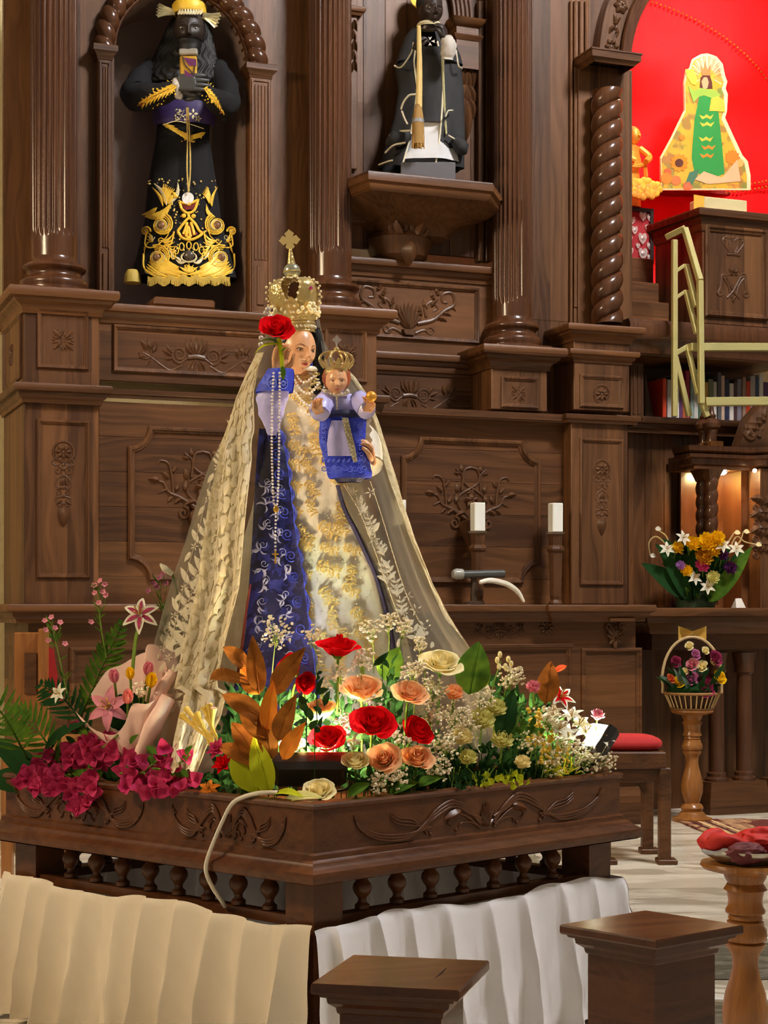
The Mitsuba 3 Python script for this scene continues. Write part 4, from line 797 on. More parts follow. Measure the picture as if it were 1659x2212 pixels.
def big_scroll(u, hw):
    c = Carve(u, (zr + zb_m) / 2 + .008, .004, .07, 1); K = hw / .07
    for i in range(7): a = PI / 2 + (i - 3) * .42; c.leaf((0, -.75), (.55 * math.cos(a) * 1.1, -.75 + 1.35 * math.sin(a)), .22)
    def side(s):
        for q in range(3):
            g = .16 * q
            c.vine([(s * .5, -.6 + g), (s * K * .14, .25 - g * .6), (s * K * .26, .82 - g), (s * K * .4, .35 - g), (s * K * .47, -.35 - .0 * g), (s * (K * .46 - g), -.75 + g)], .1, .06)
            c.vine([(s * K * .45, -.1 - g), (s * K * .6, -.85 + g * .7), (s * K * .8, -.72 + g * .8), (s * K * .93, -.1 + g * .5), (s * (K * .97 - g), .6 - g)], .1, .04)
            c.vine([(s * K * .5, -.3), (s * K * .57, .1 - g), (s * K * .66, .25 - g), (s * K * .72, .55 - g)], .06, .025)
        c.vine([(s * .6, -.7), (s * K * .16, -.1), (s * K * .24, .1), (s * K * .3, -.3), (s * K * .27, -.5)], .07, .03).vine([(s * .5, -.8), (s * K * .12, -.45), (s * K * .2, -.4), (s * K * .22, -.7)], .06, .03)
        c.ball((s * K * .43, -.78), .1, .6).ball((s * K * .24, -.72), .1, .6).leaf((s * K * .2, .3), (s * K * .33, -.1), .3)
    return c.mirror(side).mesh()
side_carving(0, 1, .1, .94, big_scroll); side_carving(0, 3, .07, .42, big_scroll); side_carving(0, 3, .5, .97, big_scroll)
# the pleated skirt round the litter
sat = bsdf('white_satin', (226, 222, 222), .5, sheen=.4); cream = bsdf('cream_satin', (222, 210, 188), .5, sheen=.4)
def skirt(name, pts, mat, label, npl, seed, flare=.07, ztop=-1.055, flip=False):
    rr = random.Random(seed); p = np.asarray(pts, float); L = np.concatenate([[0], np.cumsum(np.linalg.norm(np.diff(p, axis=0), axis=1))])
    m = 34; kn = [rr.uniform(.5, .66) for _ in range(npl)]; amp = [rr.uniform(.75, 1.25) for _ in range(npl)]; lean = [rr.uniform(-.25, .25) for _ in range(npl)]; wid = np.array([rr.uniform(.8, 1.2) for _ in range(npl)]); st = np.concatenate([[0], np.cumsum(wid)]) / wid.sum() * L[-1]
    ts = [.0, .08, .16, .26, .36, .46, .54, .58, .60, .62, .66, .72, .78, .83, .88, .94, .97]; ts = [1 - t for t in ts[::-1]] if flip else ts; v = []
    for k in range(npl):
        for t in ts:
            q = 1 - t if flip else t; row = []
            for h in np.linspace(0, 1, m):
                c = kn[k] + .1 * h * (lean[k])
                if q < c: g = (q / c) ** 1.5 * (1 - .12 * math.sin(q / c * PI) * h); e = q
                else: u = min((q - c) / .17, 1); g = 1 - u * u * (3 - 2 * u); e = c + (q - c) * (1 if u >= 1 else (.35 + .65 * u))
                e = 1 - e if flip else e
                x = np.clip(st[k] + (e + lean[k] * h * .3 * math.sin(PI * q)) * (st[k + 1] - st[k]), 0, L[-1]); base = np.array([np.interp(x, L, p[:, 0]), np.interp(x, L, p[:, 1])]); x1, x2 = max(x - 2e-3, 0), min(x + 2e-3, L[-1]); dd = np.array([np.interp(x2, L, p[:, i]) - np.interp(x1, L, p[:, i]) for i in (0, 1)]); dd /= np.linalg.norm(dd); out = np.array([dd[1], -dd[0]])
                if out @ (base - cen[:2]) < 0: out = -out
                o = .012 + amp[k] * g * (.018 + .075 * h ** .8) + flare * .5 * h ** .7 + .008 * math.sin(17 * x + 9 * h + k) * h + .004 * math.sin(60 * x + 20 * h) * h
                w = base + out * (o - (.006 if h == 0 else 0)); row.append((*w, ztop + .014 * math.sin(x * 7 + seed) + .005 * math.sin(x * 23) + (ZN + .012 - ztop) * h))
            v.append(row)
    return single(name, surf(v), mat, label, 'cloth', None, None, 40)
o4 = inset4(.06)
skirt('skirt_cloth', [o4[0], o4[3] + (o4[3] - o4[0]) * .02], cream, 'cream pleated satin skirt along the left front side of the litter', 10, 3)
e1 = (o4[0] - o4[3]) / np.linalg.norm(o4[0] - o4[3]); e2 = (o4[1] - o4[0]) / np.linalg.norm(o4[1] - o4[0])
skirt('skirt_cloth', [o4[0] - e2 * .02 + e1 * .012, o4[1] + e2 * .015, o4[1] + e2 * .03 - e1 * .12], sat, 'white pleated satin skirt along the right front side of the litter, lapping over its corner', 9, 5, .09, -1.055, True)
skirt('skirt_cloth', [o4[1] - e1 * .16, o4[2], o4[3] + e2 * .03], sat, 'white cloth skirt round the two far sides of the litter, seen between the balusters', 14, 8, .03)
# fence posts in the foreground
def newel(name, corners, label, split):
    c = [gnd(x, y, -.70)[:2] for x, y in corners]; c = np.array(c); m = c.mean(0)
    k = thing(name, label, 'post')
    def sq(f): return [m + (q - m) * f for q in c]
    part(k, 'cap', hull([(*q, z) for f, z in ((1, -.704), (.985, -.70), (1, -.717), (.985, -.721)) for q in sq(f)]), 'wood_post', 20)
    if split: 
        a = c[1] + (c[3] - c[1]) * .5; d = gnd(964, 2091, -.7)[:2]; e = gnd(940, 2113, -.7)[:2]
        part(k, 'crack', tube([(*d, -.6999), (*((d + e) / 2 + .002), -.6998), (*e, -.6999)], [.0008, .0022, .0008], 4), plain((40, 20, 12), .9), True)
    part(k, 'neck_moulding', mitre(sq(.69)[::-1] if Polygon(c).exterior.is_ccw else sq(.69), [(-.032, -.72), (-.03, -.728), (-.02, -.732), (-.018, -.742), (-.006, -.752), (-.004, -.762), (0, -.766)], closed=True), 'wood_post', 25)
    part(k, 'shaft', extrude(Polygon(sq(.69)), ZN, -.72), 'wood_post', False)
newel('fence_post', [(670.5, 2124.6), (992, 2140), (1057, 2074.7), (762, 2062)], 'square wooden post with a cracked flat cap, in front of the white skirt', True)
newel('fence_post', [(1209, 1997), (1417, 2031), (1606, 1998), (1394, 1966)], 'square wooden post with a smooth cap, beside the turned stand at the lower right', False)
# turned stands
STAND = [(.105, 1.0), (.108, .985), (.1, .97), (.07, .955), (.052, .948), (.05, .93), (.042, .905), (.052, .875), (.045, .87), (.041, .83), (.042, .80), (.048, .78), (.047, .768), (.038, .765), (.042, .742), (.036, .735), (.044, .728), (.044, .71), (.05, .695), (.053, .67), (.05, .645), (.04, .635), (.048, .628), (.046, .61), (.034, .58), (.03, .53), (.036, .47), (.048, .40), (.055, .33), (.054, .26), (.042, .19), (.036, .165), (.05, .15), (.058, .12), (.05, .09), (.06, .08), (.075, .04), (.1, .03), (.1, 0)]
def stand(x, y, Y, zf, label, s=1.0):
    p = P(x, y, Y); H = p[2] - zf; k = thing('turned_stand', label, 'stand')
    b = [(r * s, h * H + zf) for r, h in STAND]
    part(k, 'top', at(lathe(b[:5] + [(.001, b[4][1])], 40), p[0], p[1]), 'wood_stand', 40); part(k, 'stem', at(lathe(b[4:], 36), p[0], p[1]), 'wood_stand', 50); part(k, 'top_face', at(lathe([(.001, p[2]), (b[0][0], p[2])], 40), p[0], p[1]), 'wood_stand', False); return p
ps = stand(1610, 1862, 5.7, ZN, 'turned honey wood stand with a round top holding a dish, at the right edge', 1.42)
ps2 = stand(1495, 1533, 10.08, ZF, 'turned honey wood stand carrying the flower basket, far back at the right', 1.2)
# dish with red cloth bags on the near stand
dh = thing('metal_dish', 'shallow silver dish on the round stand at the right edge, holding red cloth', 'dish')
part(dh, 'dish', at(lathe([(.001, .0), (.09, .0), (.115, .012), (.145, .03), (.15, .047), (.146, .047), (.138, .032), (.11, .018), (.001, .012)], 40), ps[0], ps[1], ps[2] + .002), bsdf('steel', (190, 186, 172), .22, metallic=.9), 50)
def blob(c, r, sc, seed, amp=.25, fr=9):
    m = trimesh.creation.icosphere(subdivisions=4); v = m.vertices; nz = meshkit.fbm(v * 2.2 + seed * 7, 4, seed); rg = 1 - np.abs(2 * meshkit.noise(v * fr * .35 + seed, seed) - 1); v = v * (1 + amp * (nz - .5) * 2 + .16 * (rg - .5))[:, None] * r * np.array(sc)
    return TM(v + np.array(c), m.faces)
ring_ = [(math.cos(a) * .075 * (1 + .1 * math.sin(5 * a)) , math.sin(a) * .06, .012 * math.sin(3 * a + 1)) for a in np.linspace(0, 2 * PI, 40)]
red_bag = bsdf('red_fabric', (186, 34, 26), .7, sheen=.5); mar = bsdf('maroon_fabric', (96, 34, 38), .7, sheen=.6)
def rumple(m, k, seed, fr=30): 
    m = m.copy(); v = m.vertices; m.vertices = v + m.vertex_normals * (k * (meshkit.fbm(v * fr, 3, seed) - .5))[:, None]; return m
single('cloth_ring', rumple(at(tube(ring_, .026, 16), ps[0] - .06, ps[1] - .01, ps[2] + .075), .03, 3), red_bag, 'red rolled cloth ring lying in the silver dish, on the left', 'cloth', None, None, True)
single('cloth_bag', blob((ps[0] + .06, ps[1] - .03, ps[2] + .08), .075, (1.1, .8, .6), 5), red_bag, 'crumpled red cloth in the silver dish, at the edge of the picture', 'cloth', None, None, True)
single('cloth_bag', blob((ps[0] - .02, ps[1] - .11, ps[2] + .045), .06, (1.1, .6, .6), 8), mar, 'dark maroon velvet cloth hanging over the front of the silver dish', 'cloth', None, None, True)
single('cloth_strip', rumple(surf([[(ps[0] + .05 + .03 * i, ps[1] - .13 - .01 * math.sin(j), ps[2] + .06 - .05 * j) for j in range(5)] for i in range(4)]).subdivide().subdivide(), .02, 4), red_bag, 'red cloth end hanging down from the silver dish over the stand', 'cloth', None, None, True)
# stool with a red cushion, rug, chair
sk = thing('stool', 'wooden stool with a red cushion behind the litter, left of the flower stand', 'stool'); sy = 8.6
def sbox(x0, y0, x1, y1, Ya, Yb, b=.006):
    a, c = P(x0, y0, Ya), P(x1, y1, Ya); return box(a[0], c[0], Ya, Yb, c[2], a[2], b)
stool_wood = 'wood_stand'
part(sk, 'seat_frame', sbox(1295, 1625, 1440, 1662, 8.35, 8.75), 'wood_level'); 
a, b = P(1285, 1592, 8.4), P(1438, 1626, 8.4); m = trimesh.creation.icosphere(subdivisions=3); v = m.vertices; v = np.sign(v) * np.abs(v) ** np.array([.5, .5, .8]); part(sk, 'cushion', TM(v * np.array([(b[0] - a[0]) / 2, .19, (a[2] - b[2]) / 2]) + np.array([(a[0] + b[0]) / 2, 8.58, (a[2] + b[2]) / 2]), m.faces), bsdf('red_velvet', (176, 38, 38), .8, sheen=.8), True)
for (x0, x1, Ya) in ((1425, 1450, 8.35), (1388, 1412, 8.72), (1300, 1320, 8.35)):
    p0, p1 = P(x0, 1660, Ya), P(x1, 1660, Ya); part(sk, 'leg', box(p0[0], p1[0], Ya, Ya + .07, ZF, p0[2] + .002, .005), 'wood_level'); part(sk, 'foot', box(p0[0] - .01, p1[0] + .03, Ya - .02, Ya + .09, ZF, ZF + .025, .004), 'wood_level')
part(sk, 'apron', sbox(1320, 1660, 1428, 1690, 8.38, 8.42), 'wood_level')
rug_pts = [gnd(x, y, ZF)[:2] for x, y in ((1460, 1774), (1600, 1772), (1760, 1778), (1760, 1850), (1540, 1808))]
RUG1, RUG2, RUG3 = lin((92, 40, 30)), lin((170, 130, 92)), lin((120, 84, 60))
rug = thing('patterned_rug', 'brown patterned rug with a striped border on the stone floor at the right', 'rug')
part(rug, 'pile', extrude(Polygon(rug_pts), ZF + .001, ZF + .012), bsdf('rug_pile', proc(lambda p, n, uv: mix(RUG1, mix(RUG2, RUG3, cell_rand(p.x * 28, p.y * 14, 3)), smoothstep(.42, .5, fbm(p.x * 14, p.y * 7, 1.0, 3)))), .95), False)
q0, q1 = np.array(rug_pts[0]), np.array(rug_pts[4]); dd = (q1 - q0) / np.linalg.norm(q1 - q0); nn = np.array([-dd[1], dd[0]]); nn = nn if nn[0] > 0 else -nn
for i in range(4):
    t = .05 + i * .045; part(rug, 'border_stripe', extrude(Polygon([q0 + nn * t, q1 + nn * t, q1 + nn * (t + .02), q0 + nn * (t + .02)]), ZF + .012, ZF + .0135), plain((196, 166, 120) if i % 2 else (70, 30, 24), .95), False)
ch = thing('altar_chair', 'wooden chair with a red seat back, half hidden by flowers at the left edge', 'chair')
cy = 8.3
part(ch, 'back_panel', sbox(30, 1366, 92, 1560, cy, cy + .03), 'wood_stand'); part(ch, 'back_post', sbox(82, 1358, 100, 1640, cy - .06, cy + .02), 'wood_stand'); part(ch, 'panel_inset', sbox(52, 1410, 80, 1500, cy - .012, cy + .001), 'wood_level')
part(ch, 'red_back', hull([P(98, 1396, cy), P(116, 1402, cy), P(134, 1520, cy), P(100, 1520, cy), P(98, 1396, cy + .06), P(116, 1402, cy + .06), P(134, 1520, cy + .06), P(100, 1520, cy + .06)]), 'red_velvet'); part(ch, 'seat', [sbox(30, 1600, 140, 1625, cy - .4, cy + .02), *[box(x, x + .05, yy, yy + .05, ZF, P(40, 1625, cy)[2]) for x in (-1.82, -1.63) for yy in (cy - .38, cy - .05)]], 'wood_stand')
# ---------------------------------------------------------------- robed figures: rings of cloth, and relief drawn on them
class Rows:
    """a draped body given by its outline: rows (pixel row, left, right[, half depth / half width]) at the distance Y"""
    def __init__(s, rows, Y, dr=.6, dY=0.0):
        s.Y = Y; s.r = np.array([(r[0], (r[1] + r[2]) / 2, (r[2] - r[1]) / 2, (r[3] if len(r) > 3 else dr)) for r in rows], float); s.k = Y / F
        q = s.r[np.argsort(s.r[:, 0])]; s.r = q
    def at(s, y): return [np.interp(y, s.r[:, 0], s.r[:, i]) for i in (1, 2, 3)]
    def pt(s, y, phi, grow=0.0, mul=1.0):
        c, a, d = s.at(y); k = s.k; g = (a * mul) * k + grow
        return np.array([(c - CX) * k + g * math.cos(phi), s.Y - (a * mul * d * k + grow) * math.sin(phi), (HY - y) * k])
    def mesh(s, n=48, m=None, fold=None, phi0=0, phi1=2 * PI, closed=True, grow=0.0, y0=None, y1=None):
        ys = np.linspace(s.r[0, 0] if y0 is None else y0, s.r[-1, 0] if y1 is None else y1, m or 3 * len(s.r)); ph = np.linspace(phi0, phi1, n, endpoint=not closed)
        v = [[s.pt(y, p, grow, 1 + (fold(p, y) if fold else 0)) for p in ph] for y in ys]
        return surf(v, cv=closed)
    def front(s, x, y, off=0.0):
        Y = s.Y
        for _ in range(4):
            X = (x - CX) * Y / F; yy = HY - (HY - y) * Y / s.Y; c, a, d = s.at(yy); k = s.k
            q = np.clip((X - (c - CX) * k) / (a * k + 1e-9), -.995, .995); Y = s.Y - a * k * d * math.sqrt(1 - q * q) - off
        return np.array([(x - CX) * Y / F, Y, (HY - y) * Y / F])
class Draw:
    """relief drawn in pixels and laid on a surface: f(x, y, height) -> point"""
    def __init__(s, f, k=1.0): s.f, s.ms, s.k = f, [], k
    def map(s, pts, h=0.0): return np.array([s.f(p[0], p[1], h) for p in pts])
    def leaf(s, a, b, wd, bend=0.0, h=.003, n=7):
        a, b = np.asarray(a, float), np.asarray(b, float); d = b - a; L = np.linalg.norm(d) + 1e-9; nr = np.array([-d[1], d[0]]); v = []
        for t in np.linspace(0, 1, n):
            w = wd * s.k * math.sin(PI * min(1, t ** .8)) ** .9 + .02; c = a + d * t + nr * bend * math.sin(PI * t)
            v.append([s.f(*(c + nr * w * q * .5), h * (.15 if abs(q) == 1 else 1)) for q in (-1, 0, 1)])
        s.ms.append(surf(v)); return s
    def vine(s, pts, r, r1=None, h=.001, n=None, sides=5):
        q = spline(pts, n or max(8, 6 * len(pts))); p = s.map(q, h); s.ms.append(tube(p, [r, r if r1 is None else r1], sides)); return s
    def spiral(s, c, r, turns, a0, w, sgn=1, w1=None):
        t = np.linspace(0, 1, int(14 * turns)); an = a0 + sgn * 2 * PI * turns * t; rr = r * (1 - .82 * t)
        p = s.map(np.stack([c[0] + rr * np.cos(an), c[1] + rr * np.sin(an)], 1), .001); s.ms.append(tube(p, [w, w1 or w * .5], 5)); return s
    def dot(s, c, r, sub=1): s.ms.append(sphere(s.f(c[0], c[1], r * .3), r, sub, (1, .6, 1))); return s
    def ring(s, c, rx, ry, w): 
        s.ms.append(tube(s.map([(c[0] + rx * math.cos(a), c[1] + ry * math.sin(a)) for a in np.linspace(0, 2 * PI, 20)], .001), w, 5)); return s
    def poly(s, pts, h=.002, sub=2):
        q = Polygon(pts).buffer(0); vs, fs = [], 0; m = extrude(q, 0, 1); 
        for _ in range(sub): m = m.subdivide()
        v = m.vertices; s.ms.append(TM([s.f(p[0], p[1], h if p[2] > .5 else -.001) for p in v], m.faces)); return s
    def flower(s, c, r, n=6, h=.003, a0=0):
        for i in range(n):
            a = a0 + 2 * PI * i / n; s.leaf((c[0] + .15 * r * math.cos(a), c[1] + .15 * r * math.sin(a)), (c[0] + r * math.cos(a), c[1] + r * math.sin(a)), .55, 0, h, 5)
        return s
    def sprig(s, a, b, n=5, w=.35, side=.45, stem=.0012):
        a, b = np.asarray(a, float), np.asarray(b, float); d = b - a; nr = np.array([-d[1], d[0]]); s.vine([a, (a + b) / 2 + nr * .08, b], stem, stem * .6)
        for i in range(n):
            t = (i + .6) / (n + .4); c = a + d * t + nr * .08 * math.sin(PI * t); l = side * (1 - .5 * t)
            for q in (-1, 1): s.leaf(c, c + d * l * .5 + nr * q * l * .75, w)
        return s.leaf(b - d * .05, b + d * .18, w)
    def mesh(s): return cat(s.ms)
def head_mesh(H, sub=5, sex='f'):
    """a head of height H looking along -y, chin down; the origin lies in its middle"""
    m = trimesh.creation.icosphere(subdivisions=sub); v = m.vertices.copy(); x, y, z = v.T
    p = v * np.array([.36, .44, .5]); x, y, z = p.T
    jaw = np.clip((-z - .08) / .42, 0, 1); p[:, 0] *= 1 - .42 * jaw ** 1.3; f = np.clip(-y / .44, 0, 1); p[:, 1] = np.where(y > 0, y * (1 - .45 * jaw), y)
    g = lambda cx, cz, sx, sz: np.exp(-((p[:, 0] - cx) / sx) ** 2 - ((p[:, 2] - cz) / sz) ** 2) * (f > .05)
    d = np.zeros(len(p))
    d += .095 * g(0, -.12, .05, .06) + .055 * g(0, -.04, .035, .08) + .02 * g(0, .06, .05, .08)
    for s in (-1, 1): d += -.05 * g(.15 * s, .015, .085, .05) + .02 * g(.15 * s, .01, .055, .028) + .022 * g(.17 * s, -.14, .09, .08) + .016 * g(.15 * s, .085, .11, .028) + .03 * g(.05 * s, -.135, .03, .03)
    d += .04 * g(0, -.245, .085, .024) + .036 * g(0, -.29, .065, .024) - .022 * g(0, -.267, .085, .01) - .02 * g(0, -.335, .08, .022) + .05 * g(0, -.41, .09, .06)
    p[:, 1] -= d; return TM(p * H, m.faces)
def face_parts(parent, H, M, skin, lips=(196, 96, 80), brow=(70, 40, 26), eye=(60, 40, 30)):
    hm = head_mesh(H); V = hm.vertices
    def on(x, z, o=0.0):
        q = np.array([x, z]) * H; i = np.argsort(((V[:, [0, 2]] - q) ** 2).sum(1) + (V[:, 1] > 0) * 9)[:3]; return np.array([x * H, V[i, 1].mean() - o * H, z * H])
    def put(nm, ms, mat, **k): m = cat(ms); m.apply_transform(M); part(parent, nm, m, mat, True, **k)
    k = part(parent, 'head', at(hm, M=M), skin, True)
    for s in (-1, 1):
        e = trimesh.creation.icosphere(subdivisions=2); e.apply_scale((.052 * H, .02 * H, .018 * H)); e.apply_translation(on(.15 * s, .008)); put('eye', [e], plain((214, 196, 176), .3))
        e = trimesh.creation.icosphere(subdivisions=2); e.apply_scale((.022 * H, .012 * H, .018 * H)); e.apply_translation(on(.15 * s, .004, .014)); put('iris', [e], plain(eye, .2))
        put('eyelid', [tube([on(.095 * s, .012, .008), on(.15 * s, .034, .014), on(.215 * s, .01, .004)], .006 * H, 5, 10)], plain(brow, .6))
        put('eyebrow', [tube([on(.075 * s, .085, .004), on(.15 * s, .115, .004), on(.24 * s, .08, .002)], [.007 * H, .009 * H, .003 * H], 5, 12)], plain(brow, .6))
    put('lips', [tube([on(-.085, -.265, .002), on(-.03, -.25, .006), on(0, -.256, .006), on(.03, -.25, .006), on(.085, -.265, .002)], [.004 * H, .015 * H, .004 * H], 6, 14), tube([on(-.07, -.272, .002), on(0, -.288, .008), on(.07, -.272, .002)], [.004 * H, .02 * H, .004 * H], 6, 14)], plain(lips, .45))
def hand_mesh(L, curl=.4, spread=.12, thumb=.7, left=1):
    """a hand: wrist at the origin, fingers along +z, palm towards -y; curl bends the fingers towards the palm"""
    ms = []; pal = []
    for x, z, r in ((-.16, .05, .1), (.16, .05, .1), (-.19, .42, .085), (-.06, .46, .088), (.07, .45, .085), (.19, .4, .078)): pal.append(sphere((x * L, 0, z * L), r * L, 2, (1, .75, 1)))
    ms.append(hull(np.vstack([q.vertices for q in pal])))
    for i, (x, ln) in enumerate(((-.19, .46), (-.065, .52), (.065, .48), (.19, .38))):
        p = np.array([x, 0, .42]); a = spread * (x / .19); th = .12; pts = [p]
        for j, q in enumerate((.45, .32, .26)):
            th += curl * (.9, 1.1, .9)[j]; pts.append(pts[-1] + ln * q * np.array([math.sin(a), -math.sin(th), math.cos(th)]))
        ms.append(tube(np.array(pts) * L, [.075 * L, .07 * L, .06 * L, .045 * L], 9, 14))
    s = -left; pts = np.array([(.14 * s, -.02, .1), (.3 * s, -.1, .26), (.34 * s, -.2 * thumb, .42), (.3 * s, -.34 * thumb, .54)]) * L
    ms.append(tube(pts, [.085 * L, .08 * L, .065 * L, .045 * L], 9, 14)); return cat(ms)
def posed(m, p, z, y=(0, 1, 0)):
    """place a mesh with its z axis along z and its -y axis (palm) along y"""
    z = np.asarray(z, float); z = z / np.linalg.norm(z); y = -np.asarray(y, float); y = y - z * (y @ z); y /= np.linalg.norm(y)
    M = np.eye(4); M[:3, 0], M[:3, 1], M[:3, 2], M[:3, 3] = np.cross(y, z), y, z, p; m = m.copy(); m.apply_transform(M); return m
def turn(yaw, pitch=0, roll=0, p=(0, 0, 0)):
    r = trimesh.transformations.rotation_matrix; M = r(yaw, [0, 0, 1]) @ r(pitch, [1, 0, 0]) @ r(roll, [0, 1, 0]); M[:3, 3] = p; return M

# ---------------------------------------------------------------- dark robed figure in the left niche
black = bsdf('black_velvet', (12, 10, 13), .9, sheen=.08); hairm = bsdf('black_hair', (17, 15, 14), .6)
emb = gold_thread; emb2 = bsdf('silver_thread', (226, 214, 170), .4, metallic=.3)
Yc = 9.72
bs = thing('robed_statue', 'dark long haired statue in a black robe embroidered with gold, standing in the left niche', 'statue')
robe = Rows([(232, 342, 456), (300, 337, 452), (400, 320, 468), (480, 314, 480), (560, 298, 500), (604, 284, 512)], Yc, .62)
part(bs, 'robe', robe.mesh(80, 30, lambda p, y: .03 * math.sin(9 * p + y * .01) * np.clip((y - 250) / 300, 0, 1)), black, True)
torso = Rows([(120, 368, 444), (140, 330, 470), (165, 312, 484), (200, 322, 470), (240, 344, 455)], Yc, .5)
part(bs, 'torso', torso.mesh(48, 16), black, True)
px = Yc / F
def BP(x, y, d): return P(x, y, Yc - d)
arms = []
for q, r in (([(332, 150, .0), (300, 185, .1), (295, 208, .16), (335, 205, .27), (384, 192, .33)], [26, 30, 33, 26, 17]), ([(468, 150, .0), (488, 190, .1), (486, 222, .16), (466, 218, .27), (440, 196, .33)], [26, 28, 30, 24, 17])):
    sp = spline([BP(x, y, d) for x, y, d in q], 24); rr = np.interp(np.linspace(0, 1, 24), np.linspace(0, 1, 5), r) * px
    arms.append((sp, rr)); part(bs, 'sleeve', rumple(tube(sp, rr, 20), .03, 9, 12), black, True)
part(bs, 'sleeve_fall', tube([BP(492, 205, .1), BP(492, 235, .1), BP(484, 262, .08)], [.05, .04, .012], 12, 12), black, True)
hair = Rows([(22, 392, 432), (36, 374, 446), (60, 362, 455), (90, 350, 460), (120, 336, 466), (150, 322, 472), (176, 312, 478), (184, 316, 474)], Yc - .03, .55)
wav = lambda p, y: .05 * math.sin(p * 26 + 2.4 * math.sin(y * .16 + 3 * math.sin(p * 2))) * np.clip((y - 30) / 40, 0, 1)
part(bs, 'hair', hair.mesh(150, 60, wav, 0.36 * PI, 2.64 * PI, False), hairm, True)
face_parts(bs, .25, turn(0.05, .18, 0, BP(410, 66, .12)), plain((44, 34, 28), .5), (46, 28, 24), (20, 16, 14), (14, 12, 10))
part(bs, 'beard', rumple(at(tube([BP(409, 86, .18), BP(408, 110, .17), BP(407, 128, .12)], [.075, .06, .02], 14, 14), 0, 0, 0), .03, 4, 40), hairm, True)
for i, (a, b, w) in enumerate((((378, 26), (340, 22), 27), ((438, 33), (472, 45), 31), ((408, 10), (405, -6), 24))):
    a, b = np.array(a, float), np.array(b, float); d = b - a; nr = np.array([-d[1], d[0]]) / np.linalg.norm(d); pol = []
    t = np.linspace(-1, 1, 9); tip = [b + nr * w * .5 * q + (d / np.linalg.norm(d)) * (3 if j % 2 else -2) for j, q in enumerate(t)]
    m = Draw(lambda x, y, h: BP(x, y, .15 + h)); m.poly([a - nr * 6, a + nr * 6] + tip[::-1], .012, 1)
    for q in tip[::2]: m.vine([a, q], .006, .009, .012, 6)
    part(bs, 'halo_ray', m.mesh(), bsdf('silver_gilt', (216, 204, 160), .3, metallic=.7))
part(bs, 'circlet', at(lathe([(.092, 0), (.1, .012), (.1, .05), (.092, .064)], 28), *BP(409, 33, .12)), gold_thread)
d = Draw(lambda x, y, h: BP(x, y, .22 + .02 * math.cos((x - 409) * .05) + h))
for i in range(9): d.leaf((384 + i * 6, 32), (388 + i * 6, 18), .4, .1)
part(bs, 'circlet_ornament', d.mesh(), emb2)
# hands, cuffs and the reliquary they hold
hs = plain((62, 62, 62), .45)
part(bs, 'hand', posed(hand_mesh(.19, .14, .05, .6, 1), BP(386, 178, .37), (1, -.05, .0), (0, 1, .1)), hs, True)
part(bs, 'hand', posed(hand_mesh(.19, .2, .05, .6, -1), BP(436, 188, .33), (-1, 0, .04), (0, 1, 0)), hs, True)
part(bs, 'cuff', rumple(tube([BP(380, 172, .35), BP(382, 186, .36), BP(384, 204, .33), BP(394, 208, .33)], [.02, .03, .026, .02], 10, 16), .02, 6), plain((196, 190, 184), .7), True)
rq = thing('reliquary_pouch', 'gold and purple pouch with silver top in the hands of the black robed statue', 'pouch')
a0, a1 = BP(388, 166, .385), BP(425, 108, .385)
part(rq, 'body', box(a0[0], a1[0], a0[1], a0[1] + .03, a0[2] - .005, a1[2] - .03, .008), plain((206, 160, 58), .4, metallic=.4)); part(rq, 'top_band', rumple(box(a0[0] - .004, a1[0] + .004, a0[1] - .006, a0[1] + .034, a1[2] - .026, a1[2] + .008, .006).subdivide().subdivide(), .01, 2, 60), plain((190, 184, 170), .35, metallic=.6))
dd = Draw(lambda x, y, h: BP(x, y, .386 + h)); part(rq, 'purple_patch', dd.poly([(396, 124), (424, 128), (424, 142), (408, 142)], .003, 0).poly([(398, 150), (412, 160), (422, 164), (400, 166)], .003, 0).mesh(), plain((96, 36, 84), .5))
dd = Draw(lambda x, y, h: BP(x, y, .388 + h)); part(rq, 'strap', dd.vine([(394, 122), (400, 140), (420, 162)], .004).vine([(420, 142), (418, 160)], .004).mesh(), plain((60, 40, 26)))
# sash, cords
fr = lambda x, y, h: robe.front(x, y, .012 + h)
d = Draw(fr); part(bs, 'sash', rumple(Rows([(228, 338, 459), (240, 334, 462), (262, 334, 460), (276, 338, 458)], Yc, .66).mesh(40, 8, None, 0.02, PI - .02, False, .012), .006, 3), plain((58, 42, 92), .6))
d = Draw(lambda x, y, h: robe.front(x, y, .03 + h))
for i in range(60): a, b = 378 + R.random() * 24, 236 + R.random() * 28; d.dot((a, b), R.uniform(.002, .005))
d.flower((417, 246), 12, 4).flower((428, 256), 8, 5).vine([(352, 270), (380, 262), (410, 268), (440, 278)], .003); part(bs, 'sash_ornament', d.mesh(), emb2)
d = Draw(lambda x, y, h: robe.front(x, y, .022 + h))
for i in range(7): d.leaf((352 + 8 * i, 268 + 3 * i), (378 + 7 * i, 272 + 6 * i), .32, .12, .006).leaf((444 - 4 * i, 286 + i), (412 - i, 292 + 2 * i), .3, -.12, .006)
for i in range(12): d.dot((385 + R.random() * 60, 296 + R.random() * 10), .004)
part(bs, 'waist_embroidery', d.mesh(), emb, True, None, 'stuff')
d = Draw(lambda x, y, h: robe.front(x, y, (.09 if y < 260 else .04) + h)); part(bs, 'cord', d.vine([(403, 232), (405, 300), (404, 360), (407, 416)], .0045, None, 0, 40).vine([(406, 232), (410, 300), (411, 370), (407, 416)], .0045, None, 0, 40).mesh(), plain((196, 168, 90), .6))
